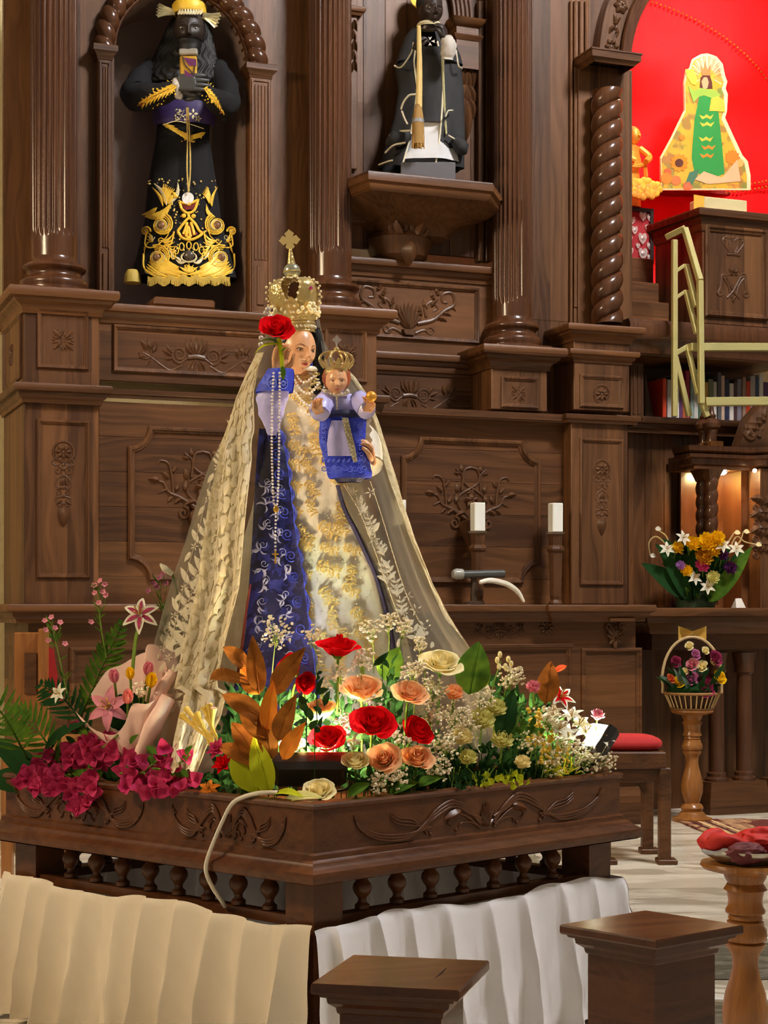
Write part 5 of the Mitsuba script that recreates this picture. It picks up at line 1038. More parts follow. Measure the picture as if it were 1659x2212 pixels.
# sleeve embroidery
def onarm(i):
    sp, rr = arms[i]
    def f(x, y, h):
        t = np.array([(p[0] / p[1] * F + CX - x) ** 2 for p in sp[10:]]); j = 10 + int(np.argmin(t)); c = sp[j]; cy_ = HY - c[2] / c[1] * F; q = np.clip((y - cy_) * px / rr[j], -.97, .97)
        return P(x, y, c[1] - rr[j] * math.sqrt(1 - q * q) - .012 - h)
    return f
for i, (ax, bx) in enumerate((((382, 184), (300, 222)), ((440, 190), (484, 238)))):
    d = Draw(onarm(i), .85); a, b = np.array(ax, float), np.array(bx, float); D = b - a; d.vine([a, a + D * .5 + (0, 3), b], .004, .002)
    for k in range(8):
        t = .02 + k * .11; c = a + D * t; s = 1 if i == 0 else -1; ln = (26 if i == 0 else 21) * (1 - .3 * t)
        d.leaf(c, c + np.array([-ln * .9 * s, 7 + k]), .24, .12 * s, .006).leaf(c, c + np.array([-ln * .8 * s, -13 + k * 1.2]), .24, -.12 * s, .006).leaf(c + (2, 2), c + (-ln * .55 * s, 22), .22, .1 * s, .005)
    for k in range(22): c = a + D * R.random() + np.array([R.uniform(-8, 8), R.uniform(-18, 26)]); d.dot(c, R.uniform(.003, .006))
    part(bs, 'sleeve_embroidery', d.mesh(), emb, True)
    part(bs, 'sleeve_flower', Draw(onarm(i)).flower(b + (4 if i == 0 else -1, 1), 11, 5, .006).mesh(), plain((150, 84, 34), .5))
# apron embroidery: birds, chalice, scrolls, fringe
dg, ds = Draw(fr, .72), Draw(fr, .8)
for i in range(7): dg.leaf((352, 446), (326 + i * 3 + 2, 404 + i * 4), .17, .1, .006).leaf((358, 442), (354 + i * 4, 396 + i * 2), .17, -.1, .006)
ds.leaf((360, 444), (332, 396), .2, .12, .007).leaf((366, 440), (384, 393), .2, .16, .007)
dg.leaf((312, 468), (372, 436), .34, .2, .008).leaf((362, 442), (378, 416), .5, .0, .008).poly([(372, 414), (378, 415), (386, 426), (376, 428)], .008, 1).leaf((340, 448), (306, 464), .34, -.1, .006)
for s in (0, 1):

    X = (lambda x: x) if s == 0 else (lambda x: 816 - x)
    for (cx, cy, r, t, a0, sg) in ((349, 486, 26, 1.6, -1.2, 1), (342, 556, 28, 1.7, -2.0, 1), (315, 500, 11, 1.4, 0, -1)):
        c = (X(cx), cy); g = 1 if s == 0 else -1
        for rr in (0, 5, 9): dg.spiral(c, r - rr, t, a0 if s == 0 else PI - a0, .0062 - rr * .0003, sg * g, .003)
        ds.ring(c, (r - 12) * .85, (r - 12) * .7, .004)
    for k in range(7):
        dg.leaf((X(312 + k * 3), 580 - 5 * k), (X(352 + 10 * k), 596 + (k % 3) * 3 - 2), .16, .1 if s == 0 else -.1, .006).leaf((X(344 + 4 * k), 520 + 2 * k), (X(374 + 2 * k), 504 + 9 * k), .2, .2 if s == 0 else -.2, .006)
        dg.leaf((X(330 - 2 * k), 524), (X(318 - k), 500 + 8 * k), .2, .1, .005)
    dg.vine([(X(316), 506), (X(314), 530), (X(332), 534), (X(360), 512), (X(366), 492)], .006, .003).vine([(X(310), 548), (X(312), 580), (X(340), 598), (X(380), 600), (X(404), 596)], .007, .004)
    ds.leaf((X(392), 566), (X(376), 554), .3, .1, .007).leaf((X(376), 560), (X(362), 538), .25, .1, .006).leaf((X(312), 586), (X(326), 592), .4).spiral((X(327), 512), 7, 1.2, 0, .004)
    for c in ((X(348), 487), (X(338), 556)): part(bs, 'embroidered_gem', Draw(fr).dot(c, .022, 2).mesh(), plain((120, 82, 50), .25, clearcoat=.8))
for q in ([(388, 436), (392, 450), (400, 458), (408, 460), (418, 456), (424, 446), (428, 430)], [(406, 458), (408, 468), (409, 474)], [(384, 500), (394, 486), (404, 474), (410, 472), (422, 484), (430, 498), (438, 504)], [(384, 500), (394, 514), (412, 518), (428, 512), (438, 504)], [(402, 512), (406, 490), (412, 512)], [(396, 506), (402, 490), (404, 480)], [(420, 508), (416, 492), (412, 480)], [(388, 436), (408, 440), (428, 432)]): dg.vine(q, .009, .009, .003)
for c in ((397, 466), (418, 467), (408, 514), (408, 440)): dg.dot(c, .014)
for i in range(7): a = PI * (.95 - .9 * i / 6); dg.ring((408 + 34 * math.cos(a), 556 - 26 * math.sin(a)), 5, 8, .004)
for i in range(5): dg.leaf((408, 590), (388 + 10 * i, 568 + 4 * abs(i - 2)), .3, .0, .007)
for i in range(4): dg.spiral((404 + 5 * i, 576 + 3 * i), 8, 1.1, i, .004)
for s in (-1, 1): ds.leaf((409 + 7 * s, 566), (409 + 30 * s, 560), .3, .2 * s, .007)
ds.ring((408, 556), 16, 10, .007)
for i in range(6):
    dg.leaf((458, 446), (470 - i * 3, 404 + i * 5), .16, -.1, .006).leaf((452, 440), (446 - i * 2, 402 + i * 3), .16, .1, .006)
    for s in (-1, 1): dg.leaf((409 + 22 * s, 592 - 3 * i), (409 + s * (46 + 4 * i), 572 - 7 * i), .2, .16 * s, .006).spiral((409 + s * (62 - 9 * (i % 3)), 520 + 14 * i), 7, 1.2, i, .004, s)
dg.leaf((466, 470), (446, 440), .3, -.2, .008).vine([(440, 500), (448, 528), (470, 536), (478, 566)], .006, .003).vine([(376, 500), (368, 528), (346, 536), (338, 566)], .006, .003)
part(bs, 'gold_embroidery', dg.mesh(), emb, True); part(bs, 'silver_embroidery', ds.mesh(), emb2, True, None, 'stuff')
d = Draw(fr); n = 0
while n < 120:
    x, y = R.uniform(318, 474), R.uniform(386, 560); inside = (abs(x - 408) < 42 and y < 545) or y < 410
    if not inside: continue
    if abs(x - 408) > 15 or y < 415 or y > 520: d.dot((x, y), R.uniform(.003, .007))
    n += 1
part(bs, 'sequins', d.mesh(), plain((232, 206, 120), .4, metallic=.3), True, None, 'stuff')
part(bs, 'host_disc', Draw(fr).poly(disc(406, 428, 13, 20), .012, 0).mesh(), plain((226, 222, 220), .5)); part(bs, 'cup_inlay', Draw(fr).poly([(392, 440), (424, 438), (416, 452), (400, 454)], .003, 1).poly([(392, 508), (405, 484), (412, 484), (428, 506), (408, 514)], .002, 1).mesh(), plain((110, 20, 16), .5))
part(bs, 'boss', Draw(fr).dot((408, 552), .03, 2).mesh(), plain((70, 60, 50), .2, clearcoat=1.0)); 
fg = []
for i in range(190):
    t = i / 189; x = 320 + 176 * t; p = robe.front(x, 596 + 3 * math.sin(t * 40), .012); fg.append(tube([p, p + (0, -.012, -.02), p + (R.uniform(-.006, .006), -.018, -.055)], .0022, 4))
part(bs, 'gold_fringe', fg, plain((190, 158, 56), .6), True, None, 'stuff')
ts = P(286, 600, Yc - .1); part(bs, 'tassel', [at(lathe([(.001, .05), (.03, .045), (.045, .02), (.05, -.03), (.001, -.035)], 16), *ts)], plain((196, 166, 70), .6))

# ---------------------------------------------------------------- friar figure on the bracket shelf
Yf = 9.85; fx = Yf / F
fs = thing('friar_statue', 'dark skinned friar statue in a black cape over a white habit, on the bracket shelf', 'statue')
def FP(x, y, d): return P(x, y, Yf - d)
cape_m = bsdf('black_cape', (30, 29, 30), .75, sheen=.3); edge_m = plain((214, 204, 178), .6); habit = plain((206, 204, 204), .7)
base_y = zk * -F / (Yf - .12) + HY
hb_ = Rows([(150, 895, 968), (262, 905, 966), (290, 893, 976), (330, 868, 986), (352, 852, 990)], Yf - .02, .6)
part(fs, 'habit', hb_.mesh(60, 20, lambda p, y: .04 * math.sin(6 * p + 1)), habit, True)
cape = Rows([(54, 908, 944), (64, 888, 958), (80, 874, 972), (110, 863, 986), (145, 853, 996), (200, 861, 1001), (260, 852, 1002), (310, 838, 1002), (345, 826, 1000), (366, 818, 1000)], Yf + .02, .55)
part(fs, 'cape', cape.mesh(70, 30, lambda p, y: .05 * math.sin(7 * p) * np.clip((y - 100) / 200, 0, 1), .64 * PI, 2.39 * PI, False), cape_m, True)
for ph in (.64 * PI, .39 * PI): part(fs, 'cape_edge', tube([cape.pt(y, ph, .004) for y in np.linspace(100, 364, 20)], .006, 6), edge_m)
part(fs, 'shoulder_cape', [Rows([(54, 906, 946), (66, 886, 962), (90, 872, 980), (118, 860, 992), (140, 852, 996)], Yf - .0, .62).mesh(60, 14, lambda p, y: .06 * math.sin(5 * p + 2) * np.clip((y - 80) / 60, 0, 1), .7 * PI, 2.3 * PI, False)], cape_m, True)
part(fs, 'cape_edge', tube([FP(852, 142, .05), FP(864, 146, .12), FP(876, 134, .16), FP(890, 110, .18), FP(893, 92, .18)], .005, 6, 18), edge_m)
part(fs, 'cape_edge', tube([FP(985, 108, .1), FP(990, 140, .1), FP(998, 148, .06)], .005, 6, 14), edge_m)
scap = Draw(lambda x, y, h: hb_.front(x, max(y, 100), .015 + h)); part(fs, 'scapular', scap.poly([(906, 62), (950, 62), (956, 120), (960, 200), (963, 262), (908, 262), (904, 200)], .012, 3).mesh(), bsdf('black_cloth', (36, 35, 36), .8), 40)
part(fs, 'scapular_edge', Draw(lambda x, y, h: hb_.front(x, max(y, 100), .03 + h)).vine([(955, 92), (957, 160), (960, 230), (964, 290)], .009, .006, 0, 30).mesh(), plain((176, 168, 120), .5))
for m in [tube([FP(866, 236, .12), FP(872, 220, .14), FP(884, 206, .16), FP(898, 204, .17)], .006, 6, 16), tube([FP(868, 240, .12), FP(874, 256, .14), FP(880, 268, .15)], .006, 6, 12), tube([FP(842, 292, .1), FP(862, 284, .16), FP(888, 282, .2)], .006, 6, 12), tube([FP(832, 330, .12), FP(850, 314, .18), FP(876, 308, .22)], .006, 6, 12), tube([FP(818, 356, .1), FP(834, 350, .16), FP(848, 346, .2)], .005, 6, 12), tube([FP(962, 252, .16), FP(968, 240, .14), FP(978, 238, .1)], .005, 6, 12), tube([FP(968, 292, .12), FP(988, 304, .1), FP(1002, 316, .06)], .005, 6, 12)]: part(fs, 'folded_hem', m, edge_m)
for m in [rumple(tube([FP(884, 292, .12), FP(856, 300, .14), FP(838, 312, .1)], [.03, .05, .02], 12, 16), .02, 2), rumple(tube([FP(980, 300, .08), FP(996, 318, .08), FP(994, 330, .06)], [.03, .045, .03], 12, 14), .02, 3)]: part(fs, 'cape_fold', m, cape_m, True)
face_parts(fs, .195, turn(.35, .1, 0, FP(930, 24, .05)), plain((46, 34, 28), .35), (60, 34, 28), (18, 14, 12), (16, 12, 10))
part(fs, 'hair', sphere(FP(927, 8, .03), .085, 3, (.92, 1.05, .8)), plain((22, 20, 19), .7)); part(fs, 'neck', tube([FP(926, 60, .02), FP(928, 44, .04)], [.06, .05], 14), plain((46, 34, 28), .35))
part(fs, 'collar', at(lathe([(.07, -.012), (.075, .0), (.066, .014)], 24), *FP(927, 56, .03)), plain((200, 188, 150), .7))
part(fs, 'halo', [at(lathe([(.001, -.003), (.09, -.003), (.095, 0), (.09, .003), (.001, .003)], 28), M=frame_to((.3, -1, .35))).apply_translation(FP(918, -2, -.08))], gold_thread)
d = Draw(lambda x, y, h: FP(x, y, .225 + h)); 
for a in range(4): q = a * PI / 2; d.poly([(929 + 2 * math.cos(q), 89 + 2 * math.sin(q)), (929 + 12 * math.cos(q + .35), 89 + 11 * math.sin(q + .35)), (929 + 9 * math.cos(q), 89 + 8 * math.sin(q)), (929 + 12 * math.cos(q - .35), 89 + 11 * math.sin(q - .35))], .004, 0)
part(fs, 'cape_cross', d.mesh(), plain((216, 208, 194), .6))
fh = plain((44, 36, 32), .4)
part(fs, 'hand', posed(hand_mesh(.13, .75, .06, .8, 1), FP(897, 106, .22), (.4, -.2, 1), (1, .6, -.1)), fh, True); part(fs, 'hand', posed(hand_mesh(.13, .45, .1, .8, -1), FP(964, 84, .2), (-.25, -.2, 1), (-.9, .3, .2)), fh, True)
part(fs, 'white_sleeve', [rumple(tube([FP(966, 80, .2), FP(969, 100, .2), FP(966, 128, .18)], [.032, .045, .035], 14, 14), .03, 7)], plain((190, 182, 172), .7), True)
br = thing('broom', 'straw broom with a pale handle, held by the friar statue', 'broom')
part(br, 'handle', tube([FP(905, 56, .27), FP(906, 150, .27), FP(905, 232, .28)], [.012, .017, .019], 10, 14), plain((206, 178, 112), .5))
bw = []
for i in range(70): a = 2 * PI * R.random(); q = R.random() ** .5; t = FP(903 + 7 * q * math.cos(a), 232, .28 + .02 * q * math.sin(a)); e = FP(903.5 + 15 * q * math.cos(a), 318 + R.uniform(-4, 4), .28 + .035 * q * math.sin(a)); bw.append(tube([t, (t * .55 + e * .45) + 0, e], [.004, .005, .003], 4, 6))
part(br, 'bristles', bw, plain((176, 138, 74), .7), 40, None, 'stuff'); part(br, 'bristle_core', tube([FP(904, 226, .28), FP(903, 260, .28), FP(903.5, 312, .28)], [.018, .034, .036], 12, 10), plain((150, 114, 60), .8)); part(br, 'binding', [tube([FP(903, 258, .28), FP(903, 266, .28)], [.035, .036], 14)], plain((150, 150, 150), .4, metallic=.4))
pb = P(866, 374, Yf - .22); pe = P(984, 374, Yf - .22)
pbz = zk + .001; single('plinth', box(pb[0], pe[0], Yf - .22, Yf + .1, pbz, P(0, 350, Yf - .22)[2], .004), plain((92, 90, 94), .6), 'grey plinth under the friar statue on the bracket shelf', 'plinth')
# ---------------------------------------------------------------- the veiled lady statue on the litter
Ys = 6.55; pm = Ys / F
def SP(x, y, d=0.0): return P(x, y, Ys - d)
def cloth_proc(a, b, sc, lo=.5, hi=.58):
    A_, B_ = lin(a), lin(b); return proc(lambda p, n, uv: mix(A_, B_, smoothstep(lo, hi, fbm(p.x * sc, p.z * sc, p.y * sc * .6, 3))))
ivory = bsdf('ivory_satin', cloth_proc((240, 232, 214), (246, 240, 224), 16), .45, sheen=.5)
gold_lace = bsdf('gold_lace', (240, 210, 130), .4, metallic=.15); navy = bsdf('navy_brocade', cloth_proc((14, 15, 58), (30, 34, 104), 40), .5, sheen=.6)
blue = bsdf('royal_blue', cloth_proc((46, 62, 190), (70, 90, 214), 60), .6, sheen=.4); lav = bsdf('lavender_satin', (176, 172, 226), .35, sheen=.4)
tulle = 'tulle'; scene[tulle] = {'type': 'principledthin', 'base_color': rgb((226, 220, 204)), 'roughness': .06, 'spec_trans': .84, 'diff_trans': 1.0, 'eta': 1.03}
lace = leafy('ivory_lace', (228, 218, 190), .7, .6); dense = leafy('dense_lace', cloth_proc((206, 192, 152), (226, 214, 180), 90, .42, .58), .5, .6)
flesh = bsdf('painted_flesh', (228, 170, 122), .3, clearcoat=.3); blackhair = bsdf('glossy_hair', (16, 15, 18), .35)
ld = thing('lady_statue', 'large crowned lady statue in ivory dress, blue mantle and long lace veil, on the litter', 'statue')
body = Rows([(792, 618, 706, .7), (830, 598, 728, .66), (880, 590, 742, .62), (930, 578, 752, .6), (1000, 566, 768, .6), (1100, 548, 792, .6), (1250, 512, 836, .6), (1400, 476, 880, .6), (1560, 440, 925, .6), (1668, 420, 944, .6)], Ys)
def bodyfold(p, y): return (.026 * math.sin(8 * p + 1.2 + y * .006) + .02 * math.sin(15 * p + 2 - y * .008) + .01 * math.sin(27 * p + y * .01)) * np.clip((y - 900) / 300, 0, 1)
part(ld, 'dress', body.mesh(120, 40, bodyfold), ivory, True)
bf = lambda x, y, h: body.front(x, y, .016 + h)
# gold embroidery over the dress
d = Draw(bf, .8); rg = random.Random(4)
def spray(d, c, s, a):
    ca, sa = math.cos(a), math.sin(a); Q = lambda x, y: (c[0] + s * (x * ca - y * sa), c[1] + s * (x * sa + y * ca))
    d.vine([Q(-1.2, .1), Q(-.4, -.2), Q(.4, .1), Q(1.2, -.15)], .0016, .001)
    d.flower(Q(0, 0), s * .55, 6, .004, a).flower(Q(-.75, .25), s * .35, 5, .004).flower(Q(.8, -.3), s * .35, 5, .004)
    for t in (-1.0, -.5, .45, .95):
        for q in (-1, 1): d.leaf(Q(t, 0), Q(t + .25, q * .6), .45, .1 * q, .004)
    d.spiral(Q(.3, .55), s * .25, 1.2, a, .0016).spiral(Q(-.35, -.55), s * .25, 1.2, a + 3, .0016, -1)
for y in range(820, 1440, 46):
    c, a, q = body.at(y); n = 2 + int(a / 62)
    for i in range(n):
        x = c - .55 * a + (1.25 * a) * (i + .5) / n + rg.uniform(-10, 10)
        if x > 612 + (y - 930) * .09: spray(d, (x, y + rg.uniform(-12, 12)), rg.uniform(16, 24), rg.uniform(.2, 1.6))
part(ld, 'gold_embroidery', d.mesh(), gold_lace, True, None, 'stuff')
d = Draw(bf); 
for i in range(330):
    y = rg.uniform(812, 1420); c, a, q = body.at(y); x = c + rg.uniform(-.4, .8) * a; d.dot((x, y), rg.uniform(.0016, .0036), 0)
part(ld, 'sequins', d.mesh(), plain((240, 232, 210), .15, metallic=.5), False, None, 'stuff')
# blue mantle strip with a scalloped edge
off = .03
sc = [(608, 926), (616, 960), (624, 1000), (629, 1046), (634, 1085), (639, 1128), (646, 1180), (655, 1222), (661, 1270), (668, 1326), (676, 1392), (684, 1450), (692, 1520), (698, 1590)]
edge = []
for (x0, y0), (x1, y1) in zip(sc[:-1], sc[1:]):
    for i in range(6): t = i / 6; edge.append((x0 + (x1 - x0) * t + 7.5 * math.sin(PI * t) - 5, y0 + (y1 - y0) * t))
lf = [(560, 926), (552, 1000), (546, 1100), (538, 1250), (524, 1360), (480, 1560)]
L2 = spline(lf, len(edge)); v = []
for (xl, yl), (xr, yr) in zip(L2, edge): v.append([bf(xl + (xr - xl) * t, yr, .022 + .012 * math.sin(t * 7 + yr * .01)) for t in np.linspace(0, 1, 14)])
part(ld, 'mantle', surf(v), navy, True)
mf = lambda x, y, h: bf(x, y, .036 + h)
d = Draw(mf, .55)
for y in range(1050, 1430, 44):
    xl = np.interp(y, [926, 1100, 1250, 1440], [562, 550, 540, 510]); xr = np.interp(y, [p[1] for p in sc], [p[0] for p in sc])
    for i in range(2):
        x = xl + (xr - xl) * (.22 + .4 * i) + rg.uniform(-6, 6); yy = y + rg.uniform(-8, 8) + 18 * i
        for q in range(5): a = rg.uniform(0, 2 * PI); r_ = rg.uniform(14, 22); d.leaf((x, yy), (x + r_ * math.cos(a), yy + r_ * math.sin(a)), .36, rg.choice((-.25, .25)), .002)
        d.spiral((x + 6, yy - 12), 9, 1.2, rg.uniform(0, 6), .0016)
part(ld, 'mantle_pattern', d.mesh(), plain((176, 178, 216), .6), True, None, 'stuff')
d = Draw(mf, .8)
for (x0, y0), (x1, y1) in zip(sc[:-1], sc[1:]):
    for r_ in (1.0, .7, .42): d.vine([(x0 - 4, y0), ((x0 + x1) / 2 - 4 + 12 * r_ - 3, y0 * .5 + y1 * .5 + 1), (x1 - 4, y1)], .0018, None, .002, 10)
    d.spiral(((x0 + x1) / 2 - 22, (y0 + y1) / 2), 13, 1.6, 1.0, .0024)
part(ld, 'mantle_trim', d.mesh(), blue, True)
d = Draw(bf); part(ld, 'red_hem', d.vine([(541, 1262), (532, 1320), (522, 1400), (512, 1470)], .004, .007, .046, 20).mesh(), plain((110, 36, 28), .7), True)
# dark inner edge at the right
ri = [(728, 1048), (742, 1100), (766, 1148), (790, 1200), (812, 1250), (832, 1320), (846, 1390), (850, 1450)]
v = [[bf(x + q, y, .01 + .012 * math.sin(q * .3)) for q in np.linspace(-3, 5 + (y - 1040) * .045, 6)] for x, y in spline(ri, 26)]
part(ld, 'mantle_lining', surf(v), plain((30, 26, 62), .7), True)
# veil: sheer tulle from the head to the ground, open at the front
veil = Rows([(688, 596, 690, .9), (712, 584, 694, .86), (740, 562, 702, .8), (780, 546, 722, .74), (813, 535, 757, .7), (860, 522, 790, .66), (919, 500, 812, .64), (1000, 457, 836, .62), (1080, 432, 862, .62), (1169, 406, 890, .6), (1260, 374, 925, .6), (1330, 354, 960, .6), (1400, 334, 1005, .6), (1500, 312, 1052, .6), (1640, 296, 1082, .58)], Ys)
vL = np.array([(688, 606), (720, 594), (760, 585), (800, 572), (860, 560), (940, 562), (968, 555), (1000, 558), (1105, 550), (1270, 540), (1390, 512), (1450, 500), (1560, 474), (1640, 440)], float)
vR = np.array([(688, 682), (720, 690), (780, 700), (860, 756), (919, 790), (1000, 742), (1045, 736), (1148, 774), (1253, 824), (1338, 846), (1450, 866), (1640, 890)], float)
def phis(y, band):
    c, a, q = veil.at(y); xa = np.interp(y, vL[:, 0], vL[:, 1]) - band; xb = np.interp(y, vR[:, 0], vR[:, 1])
    return math.acos(np.clip((xa - c) / a, -.995, .995)), math.acos(np.clip((xb - c) / a, -.995, .995))
def vfold(p, y): return (.022 * math.sin(11 * p + 1) + .014 * math.sin(23 * p + y * .004)) * np.clip((y - 760) / 320, 0, 1)
def vsheet(fa, fb, n, m, y0, y1, grow=0.0, fold=vfold):
    v = []
    for y in np.linspace(y0, y1, m):
        pa, pb = fa(y), fb(y); v.append([veil.pt(y, p, grow, 1 + fold(p, y)) for p in np.linspace(pa, pb, n)])
    return surf(v)
bandw = lambda y: np.interp(y, [688, 800, 940, 1100, 1300, 1640], [2, 20, 62, 78, 86, 90])
part(ld, 'veil', vsheet(lambda y: phis(y, bandw(y))[0], lambda y: phis(y, 0)[1] + 2 * PI, 150, 60, 690, 1640), tulle, True)
# the dense front border, gathered in folds, hangs over the litter's edge
v = []
for y in np.linspace(770, 1480, 70):
    c, a, q = veil.at(y); pa, _ = phis(y, 0); pb, _ = phis(y, bandw(y)); w = np.clip((y - 800) / 200, 0, 1)
    v.append([veil.pt(y, p, .012 + .014 * w * math.sin(t * 13 + y * .006) + .01, 1) for t, p in zip(np.linspace(0, 1, 40), np.linspace(pa, pb, 40))])
end0 = v[-1]; tail = []
for i, t in enumerate(np.linspace(0, 1, 16)[1:]):
    y = 1480 + t * 192; xa, xb = np.interp(y, [1480, 1550, 1610, 1672], [494, 477, 448, 424]), np.interp(y, [1480, 1550, 1610, 1672], [404, 386, 374, 366])
    row = []
    for j, s in enumerate(np.linspace(0, 1, 40)):
        x = xa + (xb - xa) * s; yy = y + (8 * math.sin(s * 16) * t if t > .9 else 0) - 10 * t * s; Yd = np.interp(t, [0, .25, 1], [0, .35, 1]); Yq = end0[j][1] * (1 - Yd) + 6.03 * Yd - .015 * math.sin(s * 13 + y * .006)
        row.append(P(x, yy, Yq))
    tail.append(np.array(row))
band = np.array(v + tail); part(ld, 'lace_border', surf(band), dense, True)
# lace appliques: on the border, on the tulle
def vf(x, y, h): return veil.front(x, y, .016 + h)
def onband(s, t, h):
    i, j = np.clip(t * (band.shape[0] - 1), 0, band.shape[0] - 1.001), np.clip(s * 39, 0, 38.999); a, b = int(i), int(j); q = band[a, b] * (1 - (i - a)) * (1 - (j - b)) + band[a + 1, b] * (i - a) * (1 - (j - b)) + band[a, b + 1] * (1 - (i - a)) * (j - b) + band[a + 1, b + 1] * (i - a) * (j - b)
    return q + np.array([0, -.004 - h, 0])
class Band(Draw): pass
d = Draw(lambda x, y, h: onband(x, y, h), .6)
for i in range(64):
    t = .05 + .93 * i / 64; s = .14 + .3 * (i % 3) + rg.uniform(-.06, .06); k = .016
    for q in range(5): a = 2 * PI * q / 5 + i; d.leaf((s, t), (s + .13 * math.cos(a), t + k * math.sin(a)), .5, .1, .003, 5)
    d.leaf((s + .1, t + .01), (s + .22, t - .004), .3, .1, .003, 5).leaf((s - .06, t - .012), (s - .14, t - .03), .4, .1, .003, 5)
part(ld, 'border_lace', d.mesh(), lace, True, None, 'stuff')
d = Draw(lambda x, y, h: onband(x, y, h)); n = 46
for i in range(n): t = .03 + .95 * i / n; d.leaf((.02, t), (-.04 if i % 2 else -.02, t + .008), .9, 0, .002, 5)
part(ld, 'border_scallops', d.mesh(), lace, True, None, 'stuff')
d = Draw(vf, .55)
for (a, b) in (((470, 1010), (482, 960)), ((450, 1080), (478, 1040)), ((420, 1180), (462, 1110)), ((398, 1270), (446, 1190)), ((376, 1330), (424, 1260)), ((364, 1420), (410, 1320)), ((398, 1420), (440, 1300)), ((352, 1400), (380, 1340)), ((440, 1250), (458, 1170)), ((500, 930), (515, 880)), ((420, 1400), (444, 1330)), ((380, 1500), (420, 1420)), ((352, 1540), (372, 1450)), ((400, 1560), (430, 1470))):
    d.sprig(a, b, 4, .6, .5); d.flower((a[0] * .6 + b[0] * .4 + 10, a[1] * .6 + b[1] * .4), 13, 6); d.flower(a, 10, 5); d.flower((b[0] - 12, b[1] + 20), 8, 5); d.leaf((a[0] + 14, a[1]), (a[0] + 30, a[1] - 24), .6); d.leaf((a[0] - 8, a[1] + 12), (a[0] - 22, a[1] + 34), .6)
for (a, b) in (((764, 1070), (752, 1046)), ((790, 1110), (762, 1068)), ((806, 1150), (778, 1090)), ((800, 1160), (792, 1120)), ((830, 1200), (800, 1150)), ((838, 1262), (812, 1178)), ((842, 1230), (826, 1170)), ((858, 1290), (838, 1222)), ((868, 1330), (850, 1268)), ((880, 1350), (876, 1270)), ((902, 1385), (872, 1316)), ((916, 1380), (900, 1310)), ((930, 1400), (910, 1340)), ((780, 1090), (800, 1058)), ((860, 1400), (872, 1350))):
    
    if (a[0] + b[1]) % 3 < 2: d.sprig(a, (a[0] * .35 + b[0] * .65 + rg.uniform(-8, 8), a[1] * .4 + b[1] * .6), 3, .7, .6)
    d.flower((b[0] + rg.uniform(-4, 14), b[1] + rg.uniform(0, 20)), rg.uniform(10, 15), 5, .003, rg.uniform(0, 6)); d.leaf(a, (a[0] + rg.uniform(-16, 16), a[1] - 22), .7)
for q in ([(742, 1046), (776, 1104), (806, 1180), (842, 1280), (872, 1360)], [(800, 1040), (826, 1120), (850, 1200), (880, 1290), (920, 1370)], [(455, 1040), (430, 1140), (398, 1260), (372, 1380)]): d.vine(q, .0016, None, .002, 40)
part(ld, 'lace_flowers', d.mesh(), lace, True, None, 'stuff')
v = []
for y in np.linspace(800, 1560, 50):
    c, a, q = veil.at(y); v.append([veil.pt(y, p, .01 + .008 * math.sin(t * 9 + y * .02), 1) for t, p in zip(np.linspace(0, 1, 10), np.linspace(.04, -.02 + .34 * (1 - .5 * np.clip((y - 1000) / 400, 0, 1)), 10))])
part(ld, 'lace_edge', surf(v), dense, True)
# head, hair, neck
Hh = .192; HM = turn(.6, .14, .03, SP(641, 757, .085))
face_parts(ld, Hh, HM, flesh, (196, 92, 74), (84, 52, 34))
part(ld, 'hair', [at(rumple(at(sphere((0, .026, .022), .098, 4, (.8, .82, .95))), .008, 3, 60), M=HM)], blackhair, True)
part(ld, 'hair_fall', rumple(Rows([(708, 664, 690), (740, 668, 698), (800, 664, 706), (850, 640, 716), (880, 650, 700)], Ys - .03, .8).mesh(30, 20, lambda p, y: .12 * math.sin(9 * p + y * .15)), .01, 2, 60), blackhair, True)
part(ld, 'neck', tube([SP(652, 830, .02), SP(648, 790, .05)], [.06, .048], 16), flesh, True)
part(ld, 'collar', rumple(at(lathe([(.058, -.008), (.066, 0), (.058, .012)], 28), *SP(651, 800, .06)), .006, 3, 80), plain((240, 230, 206), .5))
er = thing('earring', 'blue and silver drop earring hanging beside the lady statue\'s cheek', 'earring')
for (x, y, r, m) in ((668, 776, .008, 'silver'), (669, 786, .012, 'royal_blue'), (670, 797, .01, 'silver'), (670, 806, .008, 'silver')): part(er, 'bead', sphere(SP(x, y, .09), r, 2), m)
# raised forearm: lavender sleeve with a blue cuff, hand
slv = Rows([(806, 578, 624, .8), (835, 562, 626, .8), (862, 553, 622, .8), (895, 560, 612, .8), (926, 574, 604, .7), (940, 580, 596, .6)], Ys - .30)
part(ld, 'sleeve', rumple(slv.mesh(48, 30, lambda p, y: .05 * math.sin(5 * p) * np.clip((y - 840) / 60, 0, 1)), .012, 5, 30), lav, True)
cuff = Rows([(798, 582, 630, .8), (806, 578, 631, .82), (830, 563, 631, .82), (848, 556, 628, .8)], Ys - .30)
part(ld, 'cuff', cuff.mesh(48, 14, None, .1 * PI, 1.98 * PI, False, .008), blue, True)
d = Draw(lambda x, y, h: cuff.front(x, y, .012 + h))
for x, y in ((588, 826), (612, 828)): d.ring((x, y), 9, 12, .0022).flower((x, y), 8, 8)
part(ld, 'cuff_lace', d.mesh(), plain((120, 136, 232), .5), True); d = Draw(lambda x, y, h: slv.front(x, min(y, 938), .012 + h))
for x0, x1 in ((586, 589), (604, 600)):
    for i in range(9): d.dot((x0 + (x1 - x0) * i / 8, 856 + 9 * i), .004)
part(ld, 'sleeve_beads', d.mesh(), plain((214, 206, 232), .3, metallic=.4), True)
